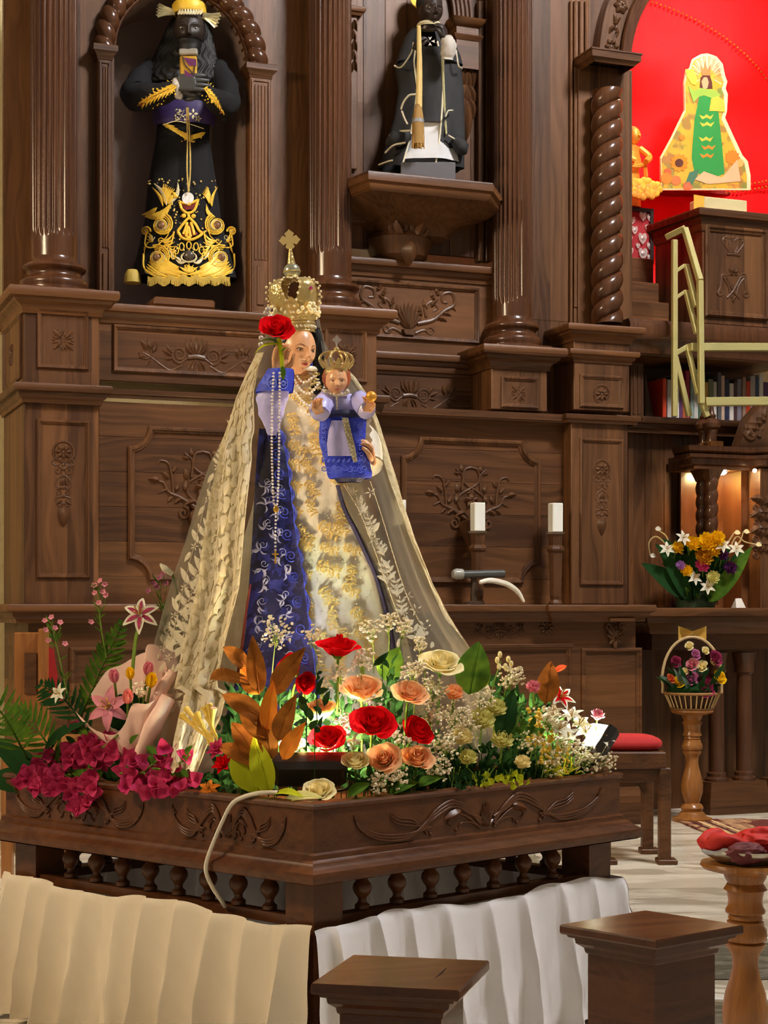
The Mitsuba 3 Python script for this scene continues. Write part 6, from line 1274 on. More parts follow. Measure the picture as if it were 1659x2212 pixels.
part(ld, 'hand', posed(hand_mesh(.13, .35, .05, .8, -1), SP(606, 806, .3), (-.02, -.05, 1), (.5, -.8, .2)), flesh, True)
# rose in the hand
def rose_mesh(r, seed, open_=1.0, petals=19):
    rr = random.Random(seed); ms = []
    for i in range(petals):
        t = i / (petals - 1); a = i * 2.4 + rr.uniform(-.25, .25); rad = r * (.12 + .70 * t); h = r * (1.08 - .3 * t) * rr.uniform(.95, 1.05); w = (1.25 - .35 * t) * rr.uniform(.9, 1.1)
        g = []
        for u in np.linspace(-1, 1, 8):
            col = []
            for q in np.linspace(0, 1, 7):
                an = a + u * w * (.55 + .45 * math.sin(q * 2.2)); e = q * (1 - .13 * u * u)
                rq = rad * (.3 + .7 * math.sin(min(e * 1.25, 1) * PI / 2)) * (1 - .3 * (1 - t) * e) + open_ * t ** 1.3 * r * .34 * max(0, e - .55) / .45
                z = h * e ** 1.15 - open_ * t * r * .3 * max(0, e - .72) / .28; rq *= 1 + .04 * math.sin(6 * u + i) * e; rq += .03 * r * (i % 3) * t
                col.append((rq * math.cos(an), rq * math.sin(an), z - .05 * r))
            g.append(col)
        ms.append(surf(g))
    return ms
redrose = leafy('red_petal', (222, 20, 28), .4, .5)
OB = []
def clear(p, m=.0): return all(((p - c) ** 2).sum() > (r + m) ** 2 for c, r in OB)
def rose(p, r, mat, label, seed, facing=(0, -.7, .7), open_=1.0, group=None, name='rose', stem=.14, petals=19):
    OB.append((np.asarray(p, float), r * 1.15)); k = thing(name, label, 'rose', group); M = frame_to(facing); M[:3, 3] = np.asarray(p) - M[:3, 2] * r * .5
    for m in rose_mesh(r, seed, open_, petals): part(k, 'petal', at(m, M=M), mat, True)
    b = M[:3, 3]; part(k, 'sepals', at(lathe([(.001, -.25 * r), (.16 * r, -.2 * r), (.3 * r, 0), (.42 * r, .2 * r)], 10), M=M), green_leaf, True)
    if stem:
        e = b - M[:3, 2] * stem * .5 + (0, .03, -stem); e[2] = max(e[2], zr - .028); part(k, 'stem', tube([b, b - M[:3, 2] * stem * .3 + (0, .01, -.2 * (b[2] - e[2])), e], .0045, 6, 8), green_leaf)
    return k
LG, LD = lin((98, 128, 40)), lin((44, 84, 34))
green_leaf = leafy('green_leaf', proc(lambda p, n, uv: mix(LD, LG, fbm(p.x * 30, p.y * 30, p.z * 30, 2))), .45, .4)
dark_leaf = leafy('dark_leaf', (36, 66, 34), .35, .35); lime = leafy('lime_leaf', (190, 196, 44), .6, .4)
def leaf_mesh(a, b, w, up=(0, -.5, 1), curl=.15, n=10, m=5, fold=.12, wave=0.0):
    a, b = np.asarray(a, float), np.asarray(b, float); d = b - a; L = np.linalg.norm(d); d /= L; u = np.asarray(up, float); u -= d * (u @ d); u /= np.linalg.norm(u); s = np.cross(d, u); v = []
    for t in np.linspace(0, 1, n):
        ww = w * (math.sin(PI * min(1, t ** .75)) ** .85 + .02); c = a + d * L * t + u * (curl * L * math.sin(PI * t) - .0)
        v.append([c + s * ww * q * .5 + u * (abs(q) * fold * ww + wave * ww * math.sin(t * 14 + q * 2)) for q in np.linspace(-1, 1, m)])
    return surf(v)
rose(SP(598, 706, .38), .062, redrose, 'deep red rose held up in the raised hand of the lady statue, beside her crown', 11, (.1, -.8, .55), .9, None, 'held_rose', 0)
rs = thing('rose_sprig', 'green stem with long leaves below the red rose in the lady statue\'s hand', 'stem')
part(rs, 'stem', tube([SP(602, 730, .36), SP(608, 770, .36), SP(610, 815, .36)], [.009, .008, .006], 8, 12), lime)
for a, b, w, m in (((604, 744), (548, 766), .03, lime), ((602, 740), (556, 742), .025, green_leaf), ((608, 760), (625, 752), .012, green_leaf), ((610, 790), (612, 822), .02, green_leaf)): part(rs, 'leaf', leaf_mesh(SP(*a, .37), SP(*b, .36), w), m, True)
jw = thing('gem_brooch', 'white jewelled flower ornament on the veil behind the red rose', 'ornament')
for i, (x, y) in enumerate(((574, 676), (570, 690), (578, 668), (564, 730), (568, 716), (563, 744), (584, 684))): part(jw, 'stone', sphere(SP(x, y, .28), .01, 2), 'silver')
# crown: band, bowed arches with pearls, orb and cross
crown_gold = bsdf('crown_gold', (224, 196, 128), .3, (lambda p, n, uv: fbm(p.x * 130, p.z * 130, p.y * 130, 2), .004, 4e-4), metallic=.75)
cr = thing('crown', 'tall gilded crown with pearls, orb and cross on the lady statue\'s head', 'crown')
CB = SP(641, 722, .075); ax = np.array([-.075, -.02, 1.0]); ax /= np.linalg.norm(ax); 
def upright(ax, p):
    ax = np.asarray(ax, float) / np.linalg.norm(ax); x = np.array([1.0, 0, 0]); x -= ax * (x @ ax); x /= np.linalg.norm(x); M = np.eye(4); M[:3, 0], M[:3, 1], M[:3, 2], M[:3, 3] = x, np.cross(ax, x), ax, p; return M
CM = upright(ax, CB)
px_ = pm
def crp(r, z, a): return np.array([r * math.cos(a), r * math.sin(a), z])
prof = np.array([(.070, 0), (.074, .005), (.070, .012), (.071, .03), (.075, .036), (.072, .044)]); part(cr, 'band', at(lathe(prof, 48), M=CM), crown_gold)
d = []
for a in np.linspace(0, 2 * PI, 30, endpoint=False): d.append(sphere(crp(.074, .021, a), .006, 1))
part(cr, 'band_pearls', at(cat(d), M=CM), plain((236, 226, 200), .25), True, None, 'stuff')
zz = np.array([.044, .075, .11, .15, .185, .208, .214, .212]); rr_ = np.array([.072, .082, .094, .104, .101, .075, .04, .012])
zs_, rs_ = np.linspace(0, 1, 30), None
def arc_prof(t): q = t * 7; return np.interp(q, range(8), rr_), np.interp(q, range(8), zz)
for i in range(4):
    a0 = -PI / 2 - .08 + 2 * PI * (i + .5) / 4; v = []
    for t in np.linspace(0, 1, 26):
        r, z = arc_prof(t); hw = np.interp(t, [0, .18, .3, .5, .75, 1], [.78, .72, .6, .42, .44, .78])
        v.append([crp(r + .004 * math.cos(q * 3), z, a0 + hw * q) for q in np.linspace(-1, 1, 9)])
    k = part(cr, 'arch', at(surf(v), M=CM), crown_gold, True)
    d = []
    for t in np.linspace(.05, .92, 11):
        r, z = arc_prof(t); hw = np.interp(t, [0, .18, .3, .5, .75, 1], [.78, .72, .6, .42, .44, .78])
        for q in (-1, 1): d.append(sphere(crp(r + .005, z, a0 + hw * q), .0055, 1))
    for q in range(7): t = .14 + .05 * (q % 2); r, z = arc_prof(t); d.append(sphere(crp(r + .004, z, a0 + .5 * (q - 3) / 3), .009, 1))
    part(k, 'pearls', at(cat(d), M=CM), plain((240, 226, 180), .25), True, None, 'stuff')
    fl = [crp(.1, .085, a0)]
    part(k, 'flower', at(cat([sphere(crp(.104 + .004, .088 + .014 * math.sin(b), a0 + .14 * math.cos(b)), .009, 1) for b in np.linspace(0, 2 * PI, 7)[:-1]]), M=CM), plain((248, 236, 190), .4), True)
    part(k, 'gem', at(sphere(crp(.11, .088 if i % 2 else .16, a0), .007, 2), M=CM), plain((150, 20, 90) if i % 2 == 0 else (60, 20, 70), .1, clearcoat=1.0), True)
for i in range(4):
    a0 = -PI / 2 - .08 + 2 * PI * i / 4
    part(cr, 'leaf_point', at(surf([[crp(.074 + .032 * t, .044 + .085 * t, a0 + q * (.5 * (1 - t ** 2) + .03)) for q in (-1, -.5, 0, .5, 1)] for t in np.linspace(0, 1, 8)]), M=CM), crown_gold, True)
orb_y = .238
part(cr, 'orb', at(sphere((0, 0, .244), .033, 4, (1, 1, .98)), M=CM), bsdf('orb_metal', (206, 204, 176), .22, metallic=.85), True); part(cr, 'orb_band', at(at(lathe([(.034, -.003), (.036, 0), (.034, .003)], 32), 0, 0, .242), M=CM), crown_gold)
part(cr, 'cross_foot', at(lathe([(.012, .27), (.016, .274), (.011, .3), (.006, .33)], 14), M=CM), crown_gold)
def cross_poly(s):
    arm = [(-.12, 0), (-.42, .62), (-.3, .74), (-.16, .82), (0, 1.0), (.16, .82), (.3, .74), (.42, .62), (.12, 0)]
    return unary_union([Polygon([(x * math.cos(a) - y * math.sin(a), x * math.sin(a) + y * math.cos(a)) for x, y in arm]) for a in (0, PI / 2, PI, 3 * PI / 2)]).buffer(.02)
def cross_mesh(s, t): m = extrude(cross_poly(1), -t / s, t / s); m.apply_scale(s); return swapyz(m)
m = at(cross_mesh(.041, .004), 0, 0, .365); part(cr, 'cross', at(m, M=CM), plain((238, 210, 140), .35, metallic=.5), 30)
# necklace, rosary
d = Draw(bf); rg2 = random.Random(9)
nk = thing('pearl_necklace', 'strings of pearls and gems on the chest of the lady statue', 'necklace')
for q in ([(622, 806), (640, 850), (668, 876), (694, 850), (706, 816)], [(630, 806), (650, 842), (670, 850), (690, 826)], [(640, 808), (656, 826), (680, 812)], [(644, 884), (664, 896), (686, 902), (700, 888)]):
    p = Draw(bf).map(spline(q, 40), .012); part(nk, 'string', beads(p, .0052, .012), plain((238, 232, 222), .15, clearcoat=.8), True)
rz = thing('rosary', 'long white bead rosary hanging from the lady statue\'s raised hand', 'rosary')
p1 = [SP(x, y, dd) for x, y, dd in ((591, 806, .44), (589, 850, .43), (587, 930, .42), (588, 1010, .37), (591, 1080, .34), (596, 1094, .35))]; p2 = [SP(x, y, dd) for x, y, dd in ((604, 806, .43), (604, 850, .43), (603, 930, .41), (602, 1010, .37), (600, 1080, .34), (596, 1094, .35))]
for q in (p1, p2): part(rz, 'beads', beads(spline(q, 80), .0048, .0125), plain((240, 230, 228), .2, clearcoat=.8), True)
part(rz, 'medal', sphere(SP(596, 1100, .37), .013, 2, (.8, .4, 1)), 'gold'); part(rz, 'beads', beads(spline([SP(596, 1108, .37), SP(595, 1150, .38), SP(595, 1190, .39)], 40), .0045, .014), plain((240, 230, 228), .2, clearcoat=.8), True)
part(rz, 'crucifix', [box(-.003, .003, -.002, .002, -.03, .02).apply_translation(SP(595, 1200, .4)), box(-.012, .012, -.002, .002, .002, .008).apply_translation(SP(595, 1200, .4))], 'gold', False)
# ---------------------------------------------------------------- the child on her arm
cd_ = thing('child_statue', 'small crowned child statue in lavender and blue, held on the arm of the lady statue', 'statue')
Yk = Ys - .34
def KP(x, y, d=0.0): return P(x, y, Yk - d)
ct = Rows([(846, 716, 742, .8), (852, 702, 760, .8), (866, 696, 778, .75), (884, 700, 782, .75), (898, 704, 780, .75)], Yk)
part(cd_, 'jacket', rumple(ct.mesh(50, 20, lambda p, y: .04 * math.sin(7 * p)), .012, 8, 34), lav, True)
cs = Rows([(892, 702, 784, .72), (906, 690, 794, .74), (950, 690, 790, .74), (1000, 702, 798, .72), (1026, 708, 804, .7), (1034, 712, 800, .7)], Yk)
part(cd_, 'skirt', rumple(cs.mesh(70, 26, lambda p, y: .03 * math.sin(6 * p + y * .02)), .012, 9, 26), blue, True)
fk = lambda x, y, h: cs.front(x, y, .012 + h)
v = [[fk(x0 + (x1 - x0) * t, y, .004 + .006 * math.sin(t * 8)) for t in np.linspace(0, 1, 10)] for y, x0, x1 in ((908, 716, 748), (930, 710, 752), (960, 706, 762), (985, 708, 764))]; part(cd_, 'lavender_panel', surf(v), lav, True)
v = [[fk(x0 + (x1 - x0) * t, y, .014) for t in np.linspace(0, 1, 6)] for y, x0, x1 in ((902, 738, 752), (930, 744, 758), (960, 752, 766), (990, 760, 771), (998, 764, 772))]; part(cd_, 'silver_sash', surf(v), bsdf('silver_lace', cloth_proc((176, 160, 122), (226, 216, 190), 160), .4, metallic=.3), True)
d = Draw(fk, .9)
for i in range(9): d.spiral((700 + i * 11, 1012 + 2 * (i % 2)), 7, 1.3, i, .002).leaf((696 + i * 11, 1000), (702 + i * 11, 990), .4)
for i in range(8): d.spiral((776 + 2 * (i % 3), 920 + i * 12), 6, 1.3, i, .002).spiral((700, 920 + i * 10), 6, 1.2, i, .002)
part(cd_, 'skirt_lace', d.mesh(), plain((92, 108, 226), .6), True, None, 'stuff')
part(cd_, 'dark_sash', rumple(Rows([(890, 700, 788, .8), (898, 694, 794, .8), (906, 692, 792, .8)], Yk).mesh(40, 8, None, grow=.012), .008, 4, 40), plain((24, 24, 60), .6), True)
part(cd_, 'underskirt', rumple(Rows([(1018, 724, 788, .5), (1030, 718, 794, .5), (1042, 730, 778, .5)], Yk - .0).mesh(40, 10, lambda p, y: .05 * math.sin(7 * p)), .01, 4, 40), plain((22, 22, 66), .6), True)
face_parts(cd_, .112, turn(.1, .1, 0, KP(727, 824, .03)), flesh, (200, 100, 84), (140, 84, 50))
part(cd_, 'hair', rumple(sphere(KP(727, 816, .0), .054, 3, (1, .9, 1)), .006, 2, 90), plain((150, 74, 36), .5), True)
part(cd_, 'collar', [sphere(KP(727 + 24 * math.cos(a), 850 - 3 + 6 * math.sin(a), .05), .0085, 1) for a in np.linspace(-.3, PI + .3, 12)], plain((234, 222, 196), .5), True, None, 'stuff')
part(cd_, 'button_band', [sphere(ct.front(727 + .1 * i, 856 + i * 4.4, .008), .004, 1) for i in range(9)], plain((226, 210, 170), .3, metallic=.4), True, None, 'stuff')
for (q, hp, hz, hy, lf_) in (([(706, 862, .02), (694, 880, .08), (690, 894, .11)], (690, 892, .13), (-.25, -.25, 1), (.3, -.9, .2), 1), ([(774, 862, .02), (786, 876, .06), (792, 888, .09)], (795, 888, .1), (.1, -.3, 1), (-.2, -.9, .1), -1)):
    part(cd_, 'sleeve', rumple(tube([KP(*p) for p in q], [.035, .04, .035], 14, 12), .012, 5, 40), lav, True); part(cd_, 'hand', posed(hand_mesh(.072, .4, .14, .8, lf_), KP(*hp), hz, hy), flesh, True)
ob = thing('golden_orb', 'small golden orb in the raised hand of the child statue', 'orb'); part(ob, 'ball', sphere(KP(802, 857, .14), .02, 3), 'gilding', True); part(ob, 'band', tube([KP(802 + 11.5 * math.cos(a), 857, .14 + .021 * math.sin(a)) for a in np.linspace(0, 2 * PI, 24)], .002, 5), 'gold')
part(ld, 'supporting_hand', posed(hand_mesh(.135, .5, .1, .8, -1), SP(806, 1000, .33), (-.15, -.3, 1), (-.9, -.2, .2)), flesh, True)
part(ld, 'arm_cover', rumple(tube([SP(720, 900, .1), SP(780, 960, .2), SP(800, 1010, .28)], [.07, .075, .05], 16, 16), .02, 5, 24), plain((226, 216, 190), .5), True)
sg = thing('scalloped_lace_band', 'ivory scalloped lace band hanging beside the child statue on the right', 'lace'); part(sg, 'band', surf([[SP(790 + 3 * t + q * (9 + 3 * math.sin(t * 26)), 880 + 90 * t, .36) for q in (-.5, 0, .5, 1)] for t in np.linspace(0, 1, 40)]), dense, True)
k2 = thing('crown', 'small gilded crown with a silver cross on the child statue\'s head', 'crown'); KM = upright((.02, -.05, 1), KP(726, 809, .02))
part(k2, 'band', at(lathe([(.04, 0), (.042, .004), (.04, .01), (.042, .022), (.044, .026)], 32), M=KM), crown_gold)
for i in range(6):
    a = 2 * PI * i / 6 + .2; part(k2, 'arch', at(tube([crp(.043, .024, a), crp(.062, .05, a), (crp(.05, .075, a)), crp(.01, .086, a)], [.008, .006, .005, .004], 6, 14), M=KM), crown_gold); part(k2, 'leaf_point', at(surf([[crp(.044 + .012 * t, .024 + .034 * t, a + .5 + q * (.3 * (1 - t) + .03)) for q in (-1, 0, 1)] for t in np.linspace(0, 1, 6)]), M=KM), crown_gold, True)
part(k2, 'ball', at(sphere((0, 0, .092), .01, 2), M=KM), crown_gold); m = at(cross_mesh(.017, .002), 0, 0, .128); part(k2, 'cross_foot', at(tube([(0, 0, .096), (0, 0, .118)], [.004, .003], 6), M=KM), 'silver'); part(k2, 'cross', at(m, M=KM), 'silver', 30)
# ---------------------------------------------------------------- floodlights in the flower bed
def floodlight(name, c, facing, w, h, rad, label):
    k = thing(name, label, 'floodlight'); M = frame_to(facing); M[:3, 3] = c
    part(k, 'housing', at(hull([(x * w / 2, y * h / 2, z) for x in (-1, 1) for y in (-1, 1) for z in (-.004, -.03)] + [(x * w * .42, y * h * .4, -.055) for x in (-1, 1) for y in (-1, 1)]), M=M), plain((38, 34, 32), .35), 20)
    part(k, 'bezel', at(mitre([(-w / 2, h / 2), (w / 2, h / 2), (w / 2, -h / 2), (-w / 2, -h / 2)], [(0, -.006), (0, .008), (.008, .008), (.01, -.004)], closed=True), M=M), plain((30, 28, 27), .3), False)
    part(k, 'bracket', at(tube([(-w * .52, 0, -.03), (-w * .52, -h * .8, -.03), (0, -h * .95, -.03), (w * .52, -h * .8, -.03), (w * .52, 0, -.03)], .006, 6, 20), M=M), plain((34, 32, 30), .4))
    q = key_for(k + '__lens'); MM = M @ np.diag([w / 2 * .92, h / 2 * .9, 1, 1]); scene[q] = {'type': 'rectangle', 'to_world': T(MM), 'bsdf': {'type': 'ref', 'id': plain((255, 250, 240), .4)}, 'emitter': {'type': 'area', 'radiance': {'type': 'rgb', 'value': list(rad)}}}
    return k
floodlight('floodlight', P(669, 1652, 5.84), (-.05, .62, .78), .262, .135, (620, 490, 305), 'black floodlight among the roses at the front corner of the litter, seen from behind')
floodlight('floodlight', P(1288, 1590, 6.67), (-.80, -.22, .56), .15, .12, (800, 590, 320), 'glaring floodlight half buried in flowers at the right corner of the litter')
cb = thing('white_cable', 'white flat cable hanging over the rim of the litter from the black floodlight', 'cable')
part(cb, 'cable', tube([P(600, 1712, 5.72), P(560, 1713, 5.73), P(525, 1722, 5.755), P(500, 1738, 5.77), P(478, 1780, 5.79), P(455, 1835, 5.785), P(445, 1868, 5.79), P(447, 1890, 5.80), P(460, 1918, 5.84), P(478, 1945, 5.87), P(486, 1958, 5.89)], [.0075, .0075], 8, 70), plain((224, 216, 196), .4)); part(cb, 'plug', tube([P(596, 1713, 5.72), P(620, 1716, 5.74), P(640, 1722, 5.76)], [.009, .007, .004], 8, 10), plain((40, 38, 36), .4))
# ---------------------------------------------------------------- flower makers
stemg = leafy('stem_green', (116, 140, 60), .3, .5); cream_p = leafy('cream_petal', (244, 232, 178), .5, .5); peach_p = leafy('peach_petal', (248, 196, 142), .5, .5); white_p = leafy('white_petal', (240, 236, 214), .5, .5); yell_p = leafy('yellow_petal', (240, 200, 30), .5, .5)
pink_p = leafy('pink_petal', (226, 146, 160), .5, .5); mag_p = leafy('magenta_petal', proc(lambda p, n, uv: mix(lin((178, 34, 84)), lin((222, 84, 130)), fbm(p.x * 26, p.y * 26, p.z * 26, 2))), .55, .6); olive_p = leafy('olive_bloom', (222, 216, 140), .5, .6); bronze_l = leafy('bronze_leaf', proc(lambda p, n, uv: mix(lin((70, 38, 20)), lin((170, 104, 44)), fbm(p.x * 18, p.y * 18, p.z * 18, 3))), .35, .35); tangerine = leafy('tangerine_petal', (236, 140, 52), .5, .5)
floret_m = plain((240, 226, 190), .6); purple_p = leafy('purple_petal', (96, 46, 96), .4, .6); paper = leafy('pink_paper', (240, 204, 188), .15, .7)
FR = random.Random(21)
def leaf_thing(name, label, cat_, items, mat, group=None):
    k = thing(name, label, cat_, group)
    for it in items:
        a, b, w = it[:3]; part(k, 'leaf', leaf_mesh(a, b, w, *it[3:]), mat, True)
    return k
def gyps(tip, base, n, rad, label, dens=1.0, mat=None, r0=.0055, name='babys_breath'):
    """a sprig of tiny white blossoms on branching stems"""
    k = thing(name, label, 'flower', 'sprigs of tiny white blossom in the litter flowers'); tip, base = np.asarray(tip, float), np.asarray(base, float); st, fl = [], []; q = random.Random(int(tip[0] * 1e4) + n); base[1] += .05; base[2] = max(base[2], zr - .025)
    st.append(tube([base, base * .5 + tip * .5 + (q.uniform(-.01, .01), 0, .01), tip], [.0022, .0013], 4, 8))
    for i in range(n):
        d = np.array([q.gauss(0, 1), q.gauss(0, 1), q.gauss(0, .9)]); d *= rad * (q.random() ** .45) / (np.linalg.norm(d) + 1e-9); e = tip + d
        if (not clear(e, -.006) and len(fl) + n - i > 14) or (e[2] < zr + .02 and e[1] < Yedge(CX + e[0] / e[1] * F) + .03): continue
        if i % 4 == 0: st.append(tube([tip - (tip - base) * .28 + d * .2, tip + d * .5, e], [.0011, .0007], 3, 4))
        s = r0 * q.uniform(.6, 1.2); m = trimesh.creation.icosphere(subdivisions=1 if s > .005 else 0, radius=s); m.apply_translation(e); fl.append(m)
        if q.random() < .5: m = trimesh.creation.icosphere(subdivisions=0, radius=s * .7); m.apply_translation(e + (s * 1.1, -s * .6, s * .5)); fl.append(m)
    if not fl: fl = [sphere(tip + (.02 * j - .04, -.03, .02 * (j % 2)), .006, 1) for j in range(5)]
    part(k, 'stems', st, stemg, True, None, 'stuff'); part(k, 'florets', fl, mat or floret_m, True, None, 'stuff'); return k
def petal(L, w, curl, cup=.25, n=8, m=5, tipw=.0, wave=0.0):
    """a petal from the origin along +z that bends towards -y (outwards) by curl"""
    v = []
    for t in np.linspace(0, 1, n):
        a = curl * t; z, y = L * (math.sin(a) / curl if abs(curl) > 1e-3 else t), -L * ((1 - math.cos(a)) / curl if abs(curl) > 1e-3 else 0)
        ww = w * (math.sin(PI * min(1, (t * .96 + .04) ** .8)) ** .8 + tipw * t)
        v.append([(ww * q * .5, y + cup * ww * q * q * .5 + wave * w * math.sin(9 * t + 3 * q) * t, z) for q in np.linspace(-1, 1, m)])
    return surf(v)
def radial(k, nm, pm, n, M, mat, tilt, a0=0.0, jit=0.0, inner=0.0):
    for i in range(n):
        A_ = trimesh.transformations.rotation_matrix(a0 + 2 * PI * i / n + FR.uniform(-jit, jit), [0, 0, 1]) @ trimesh.transformations.rotation_matrix(tilt + FR.uniform(-jit, jit) * .5, [1, 0, 0]) 
        part(k, nm, at(pm, M=M @ A_), mat, True)
def MM_(p, d): M = frame_to(d); M[:3, 3] = p; return M
def lily(p, d, r, mat, label, mid=None, name='lily', group=None, tilt=.55):
    OB.append((np.asarray(p, float), r * .9))
    k = thing(name, label, 'lily', group); M = MM_(p, d); pm = petal(r, r * .42, 1.3, .35, 10); radial(k, 'petal', pm, 6, M, mat, tilt)
    if mid: radial(k, 'petal_blush', at(petal(r * .72, r * .17, 1.3, .35, 8), 0, 0.0025, .01), 6, M, mid, tilt)
    for i in range(5): a = 2 * PI * i / 5; part(k, 'stamen', at(tube([(0, 0, .1 * r), (.12 * r * math.cos(a), .12 * r * math.sin(a), .5 * r), (.2 * r * math.cos(a), .2 * r * math.sin(a), .72 * r)], [.012 * r, .02 * r, .04 * r], 5, 8), M=M), plain((170, 130, 50), .6))
    part(k, 'throat', at(lathe([(.02 * r, -.35 * r), (.05 * r, -.1 * r), (.12 * r, .12 * r)], 10), M=M), green_leaf, True); return k
def mum(p, d, r, mat, label, n=46, group=None, name='chrysanthemum', flat_=.75, pw=.3):
    OB.append((np.asarray(p, float), r * .9))
    """a round many-petalled bloom"""
    k = thing(name, label, 'flower', group); M = MM_(p, d); ms = []; pm = petal(r * .62, r * pw, -.9, .3, 5, 3)
    for i in range(n):
        t = (i + .5) / n; th = math.acos(1 - t * .98) ; a = i * 2.39996
        A_ = trimesh.transformations.rotation_matrix(a, [0, 0, 1]) @ trimesh.transformations.rotation_matrix(th, [1, 0, 0]); A_[:3, 3] = A_[:3, 2] * r * .4 * np.array([1, 1, flat_]); ms.append(at(pm, M=M @ A_))
    part(k, 'petals', ms, mat, True, None, 'stuff'); part(k, 'core', at(sphere((0, 0, 0), r * .42, 2), M=M), mat, True); part(k, 'stem', tube([M[:3, 3], M[:3, 3] - M[:3, 2] * .05 + (0, 0, -.05)], .004, 5, 5), stemg); return k
def daisy(p, d, r, mat, label, n=13, eye=(200, 170, 60), group=None, name='daisy'):
    OB.append((np.asarray(p, float), r * .9))
    k = thing(name, label, 'flower', group); M = MM_(p, d); radial(k, 'petal', petal(r, r * .42, .5, .15, 6, 3), n, M, mat, 1.15, 0, .08); part(k, 'eye', at(sphere((0, 0, .0), r * .26, 2, (1, 1, .6)), M=M), plain(eye, .8)); part(k, 'stem', tube([M[:3, 3] - M[:3, 2] * .004, M[:3, 3] - M[:3, 2] * .06 + (0, 0, -.04)], .0035, 5, 5), stemg); return k
def tulip(p, d, r, mat, label):
    OB.append((np.asarray(p, float), r * .9))
    r *= 1.35
    k = thing('tulip', label, 'tulip'); M = MM_(p, d); radial(k, 'petal', petal(r * 1.9, r * 1.25, -1.5, .5, 9), 6, M, mat, .55, .3, .05); part(k, 'stem', tube([M[:3, 3], M[:3, 3] - M[:3, 2] * .12], .005, 6, 5), stemg); return k
def Yedge(x):
    a, best = (x - CX) / F, 0.0
    for p, q in ((I0[0], I0[1]), (I0[0], I0[3])):
        d = q - p; t = (a * p[1] - p[0]) / (d[0] - a * d[1])
        if -.02 <= t <= 1.1: best = p[1] + t * d[1]
    return best
def S(x, y, Y): return P(x, y, max(Y, Yedge(x) + .045) if Y < 7 and x < 1345 else Y)
mm = 5.9 / F
# ---------------------------------------------------------------- roses
RB, RG, RW = 'red roses in the litter flowers', 'peach roses in the litter flowers', None
for x, y, Y, r, f, o, s, lab in ((731, 1392, 5.86, 46, (.05, -.25, 1), .9, 1, 'red rose at the very top of the bed, just below the ivory dress'), (622, 1440, 5.84, 42, (-.65, -.45, .6), .6, 2, 'red rose leaning left, below the blue mantle'), (659, 1474, 5.83, 30, (.5, -.6, -.1), .3, 3, 'small red rosebud directly above the overexposed rose'), (806, 1558, 5.78, 49, (.1, -.72, .72), .85, 4, 'large red rose in the middle of the bed, facing the viewer'), (708, 1592, 5.80, 42, (-.15, -.6, .8), .8, 5, 'red rose touching the top edge of the black floodlight'), (902, 1576, 5.80, 43, (.45, -.5, .55), .45, 6, 'red rose with pointed petals, rightmost red rose of the bed')):
    rose(S(x, y, Y), r * Y / F, redrose, lab, s, f, o, None, 'red_rose')
for x, y, Y, r, f, o, s, lab in ((781, 1484, 5.93, 49, (0, -.5, .85), .8, 7, 'big peach rose just left of centre, above the large red rose'), (690, 1530, 5.91, 42, (-.1, -.3, 1), .5, 8, 'overexposed pale rose lit by the black floodlight'), (886, 1494, 5.86, 41, (.2, -.6, .75), .8, 9, 'peach rose to the right of the big peach rose'), (829, 1636, 5.72, 39, (-.2, -.8, .5), .9, 10, 'peach rose low beside the black floodlight'), (902, 1636, 5.74, 39, (.1, -.6, .75), .8, 11, 'peach rose below the pointed red rose')):
    rose(S(x, y, Y), r * Y / F, peach_p, lab, s, f, o, None, 'peach_rose')
for x, y, Y, r, f, o, s, lab in ((954, 1428, 5.98, 46, (.1, -.5, .85), 1.0, 12, 'cream rose with a long stem, in front of the lace at the right'), (768, 1642, 5.76, 32, (.0, -.5, .8), .6, 13, 'glaring white rose at the right end of the black floodlight'), (632, 1606, 5.80, 30, (-.1, -.4, .9), .8, 14, 'pale yellow rose behind the left end of the black floodlight'), (690, 1704, 5.7, 34, (0, -.6, .8), .9, 15, 'cream rose lying under the black floodlight')):
    rose(S(x, y, Y), r * Y / F, cream_p, lab, s, f, o, None, 'cream_rose')
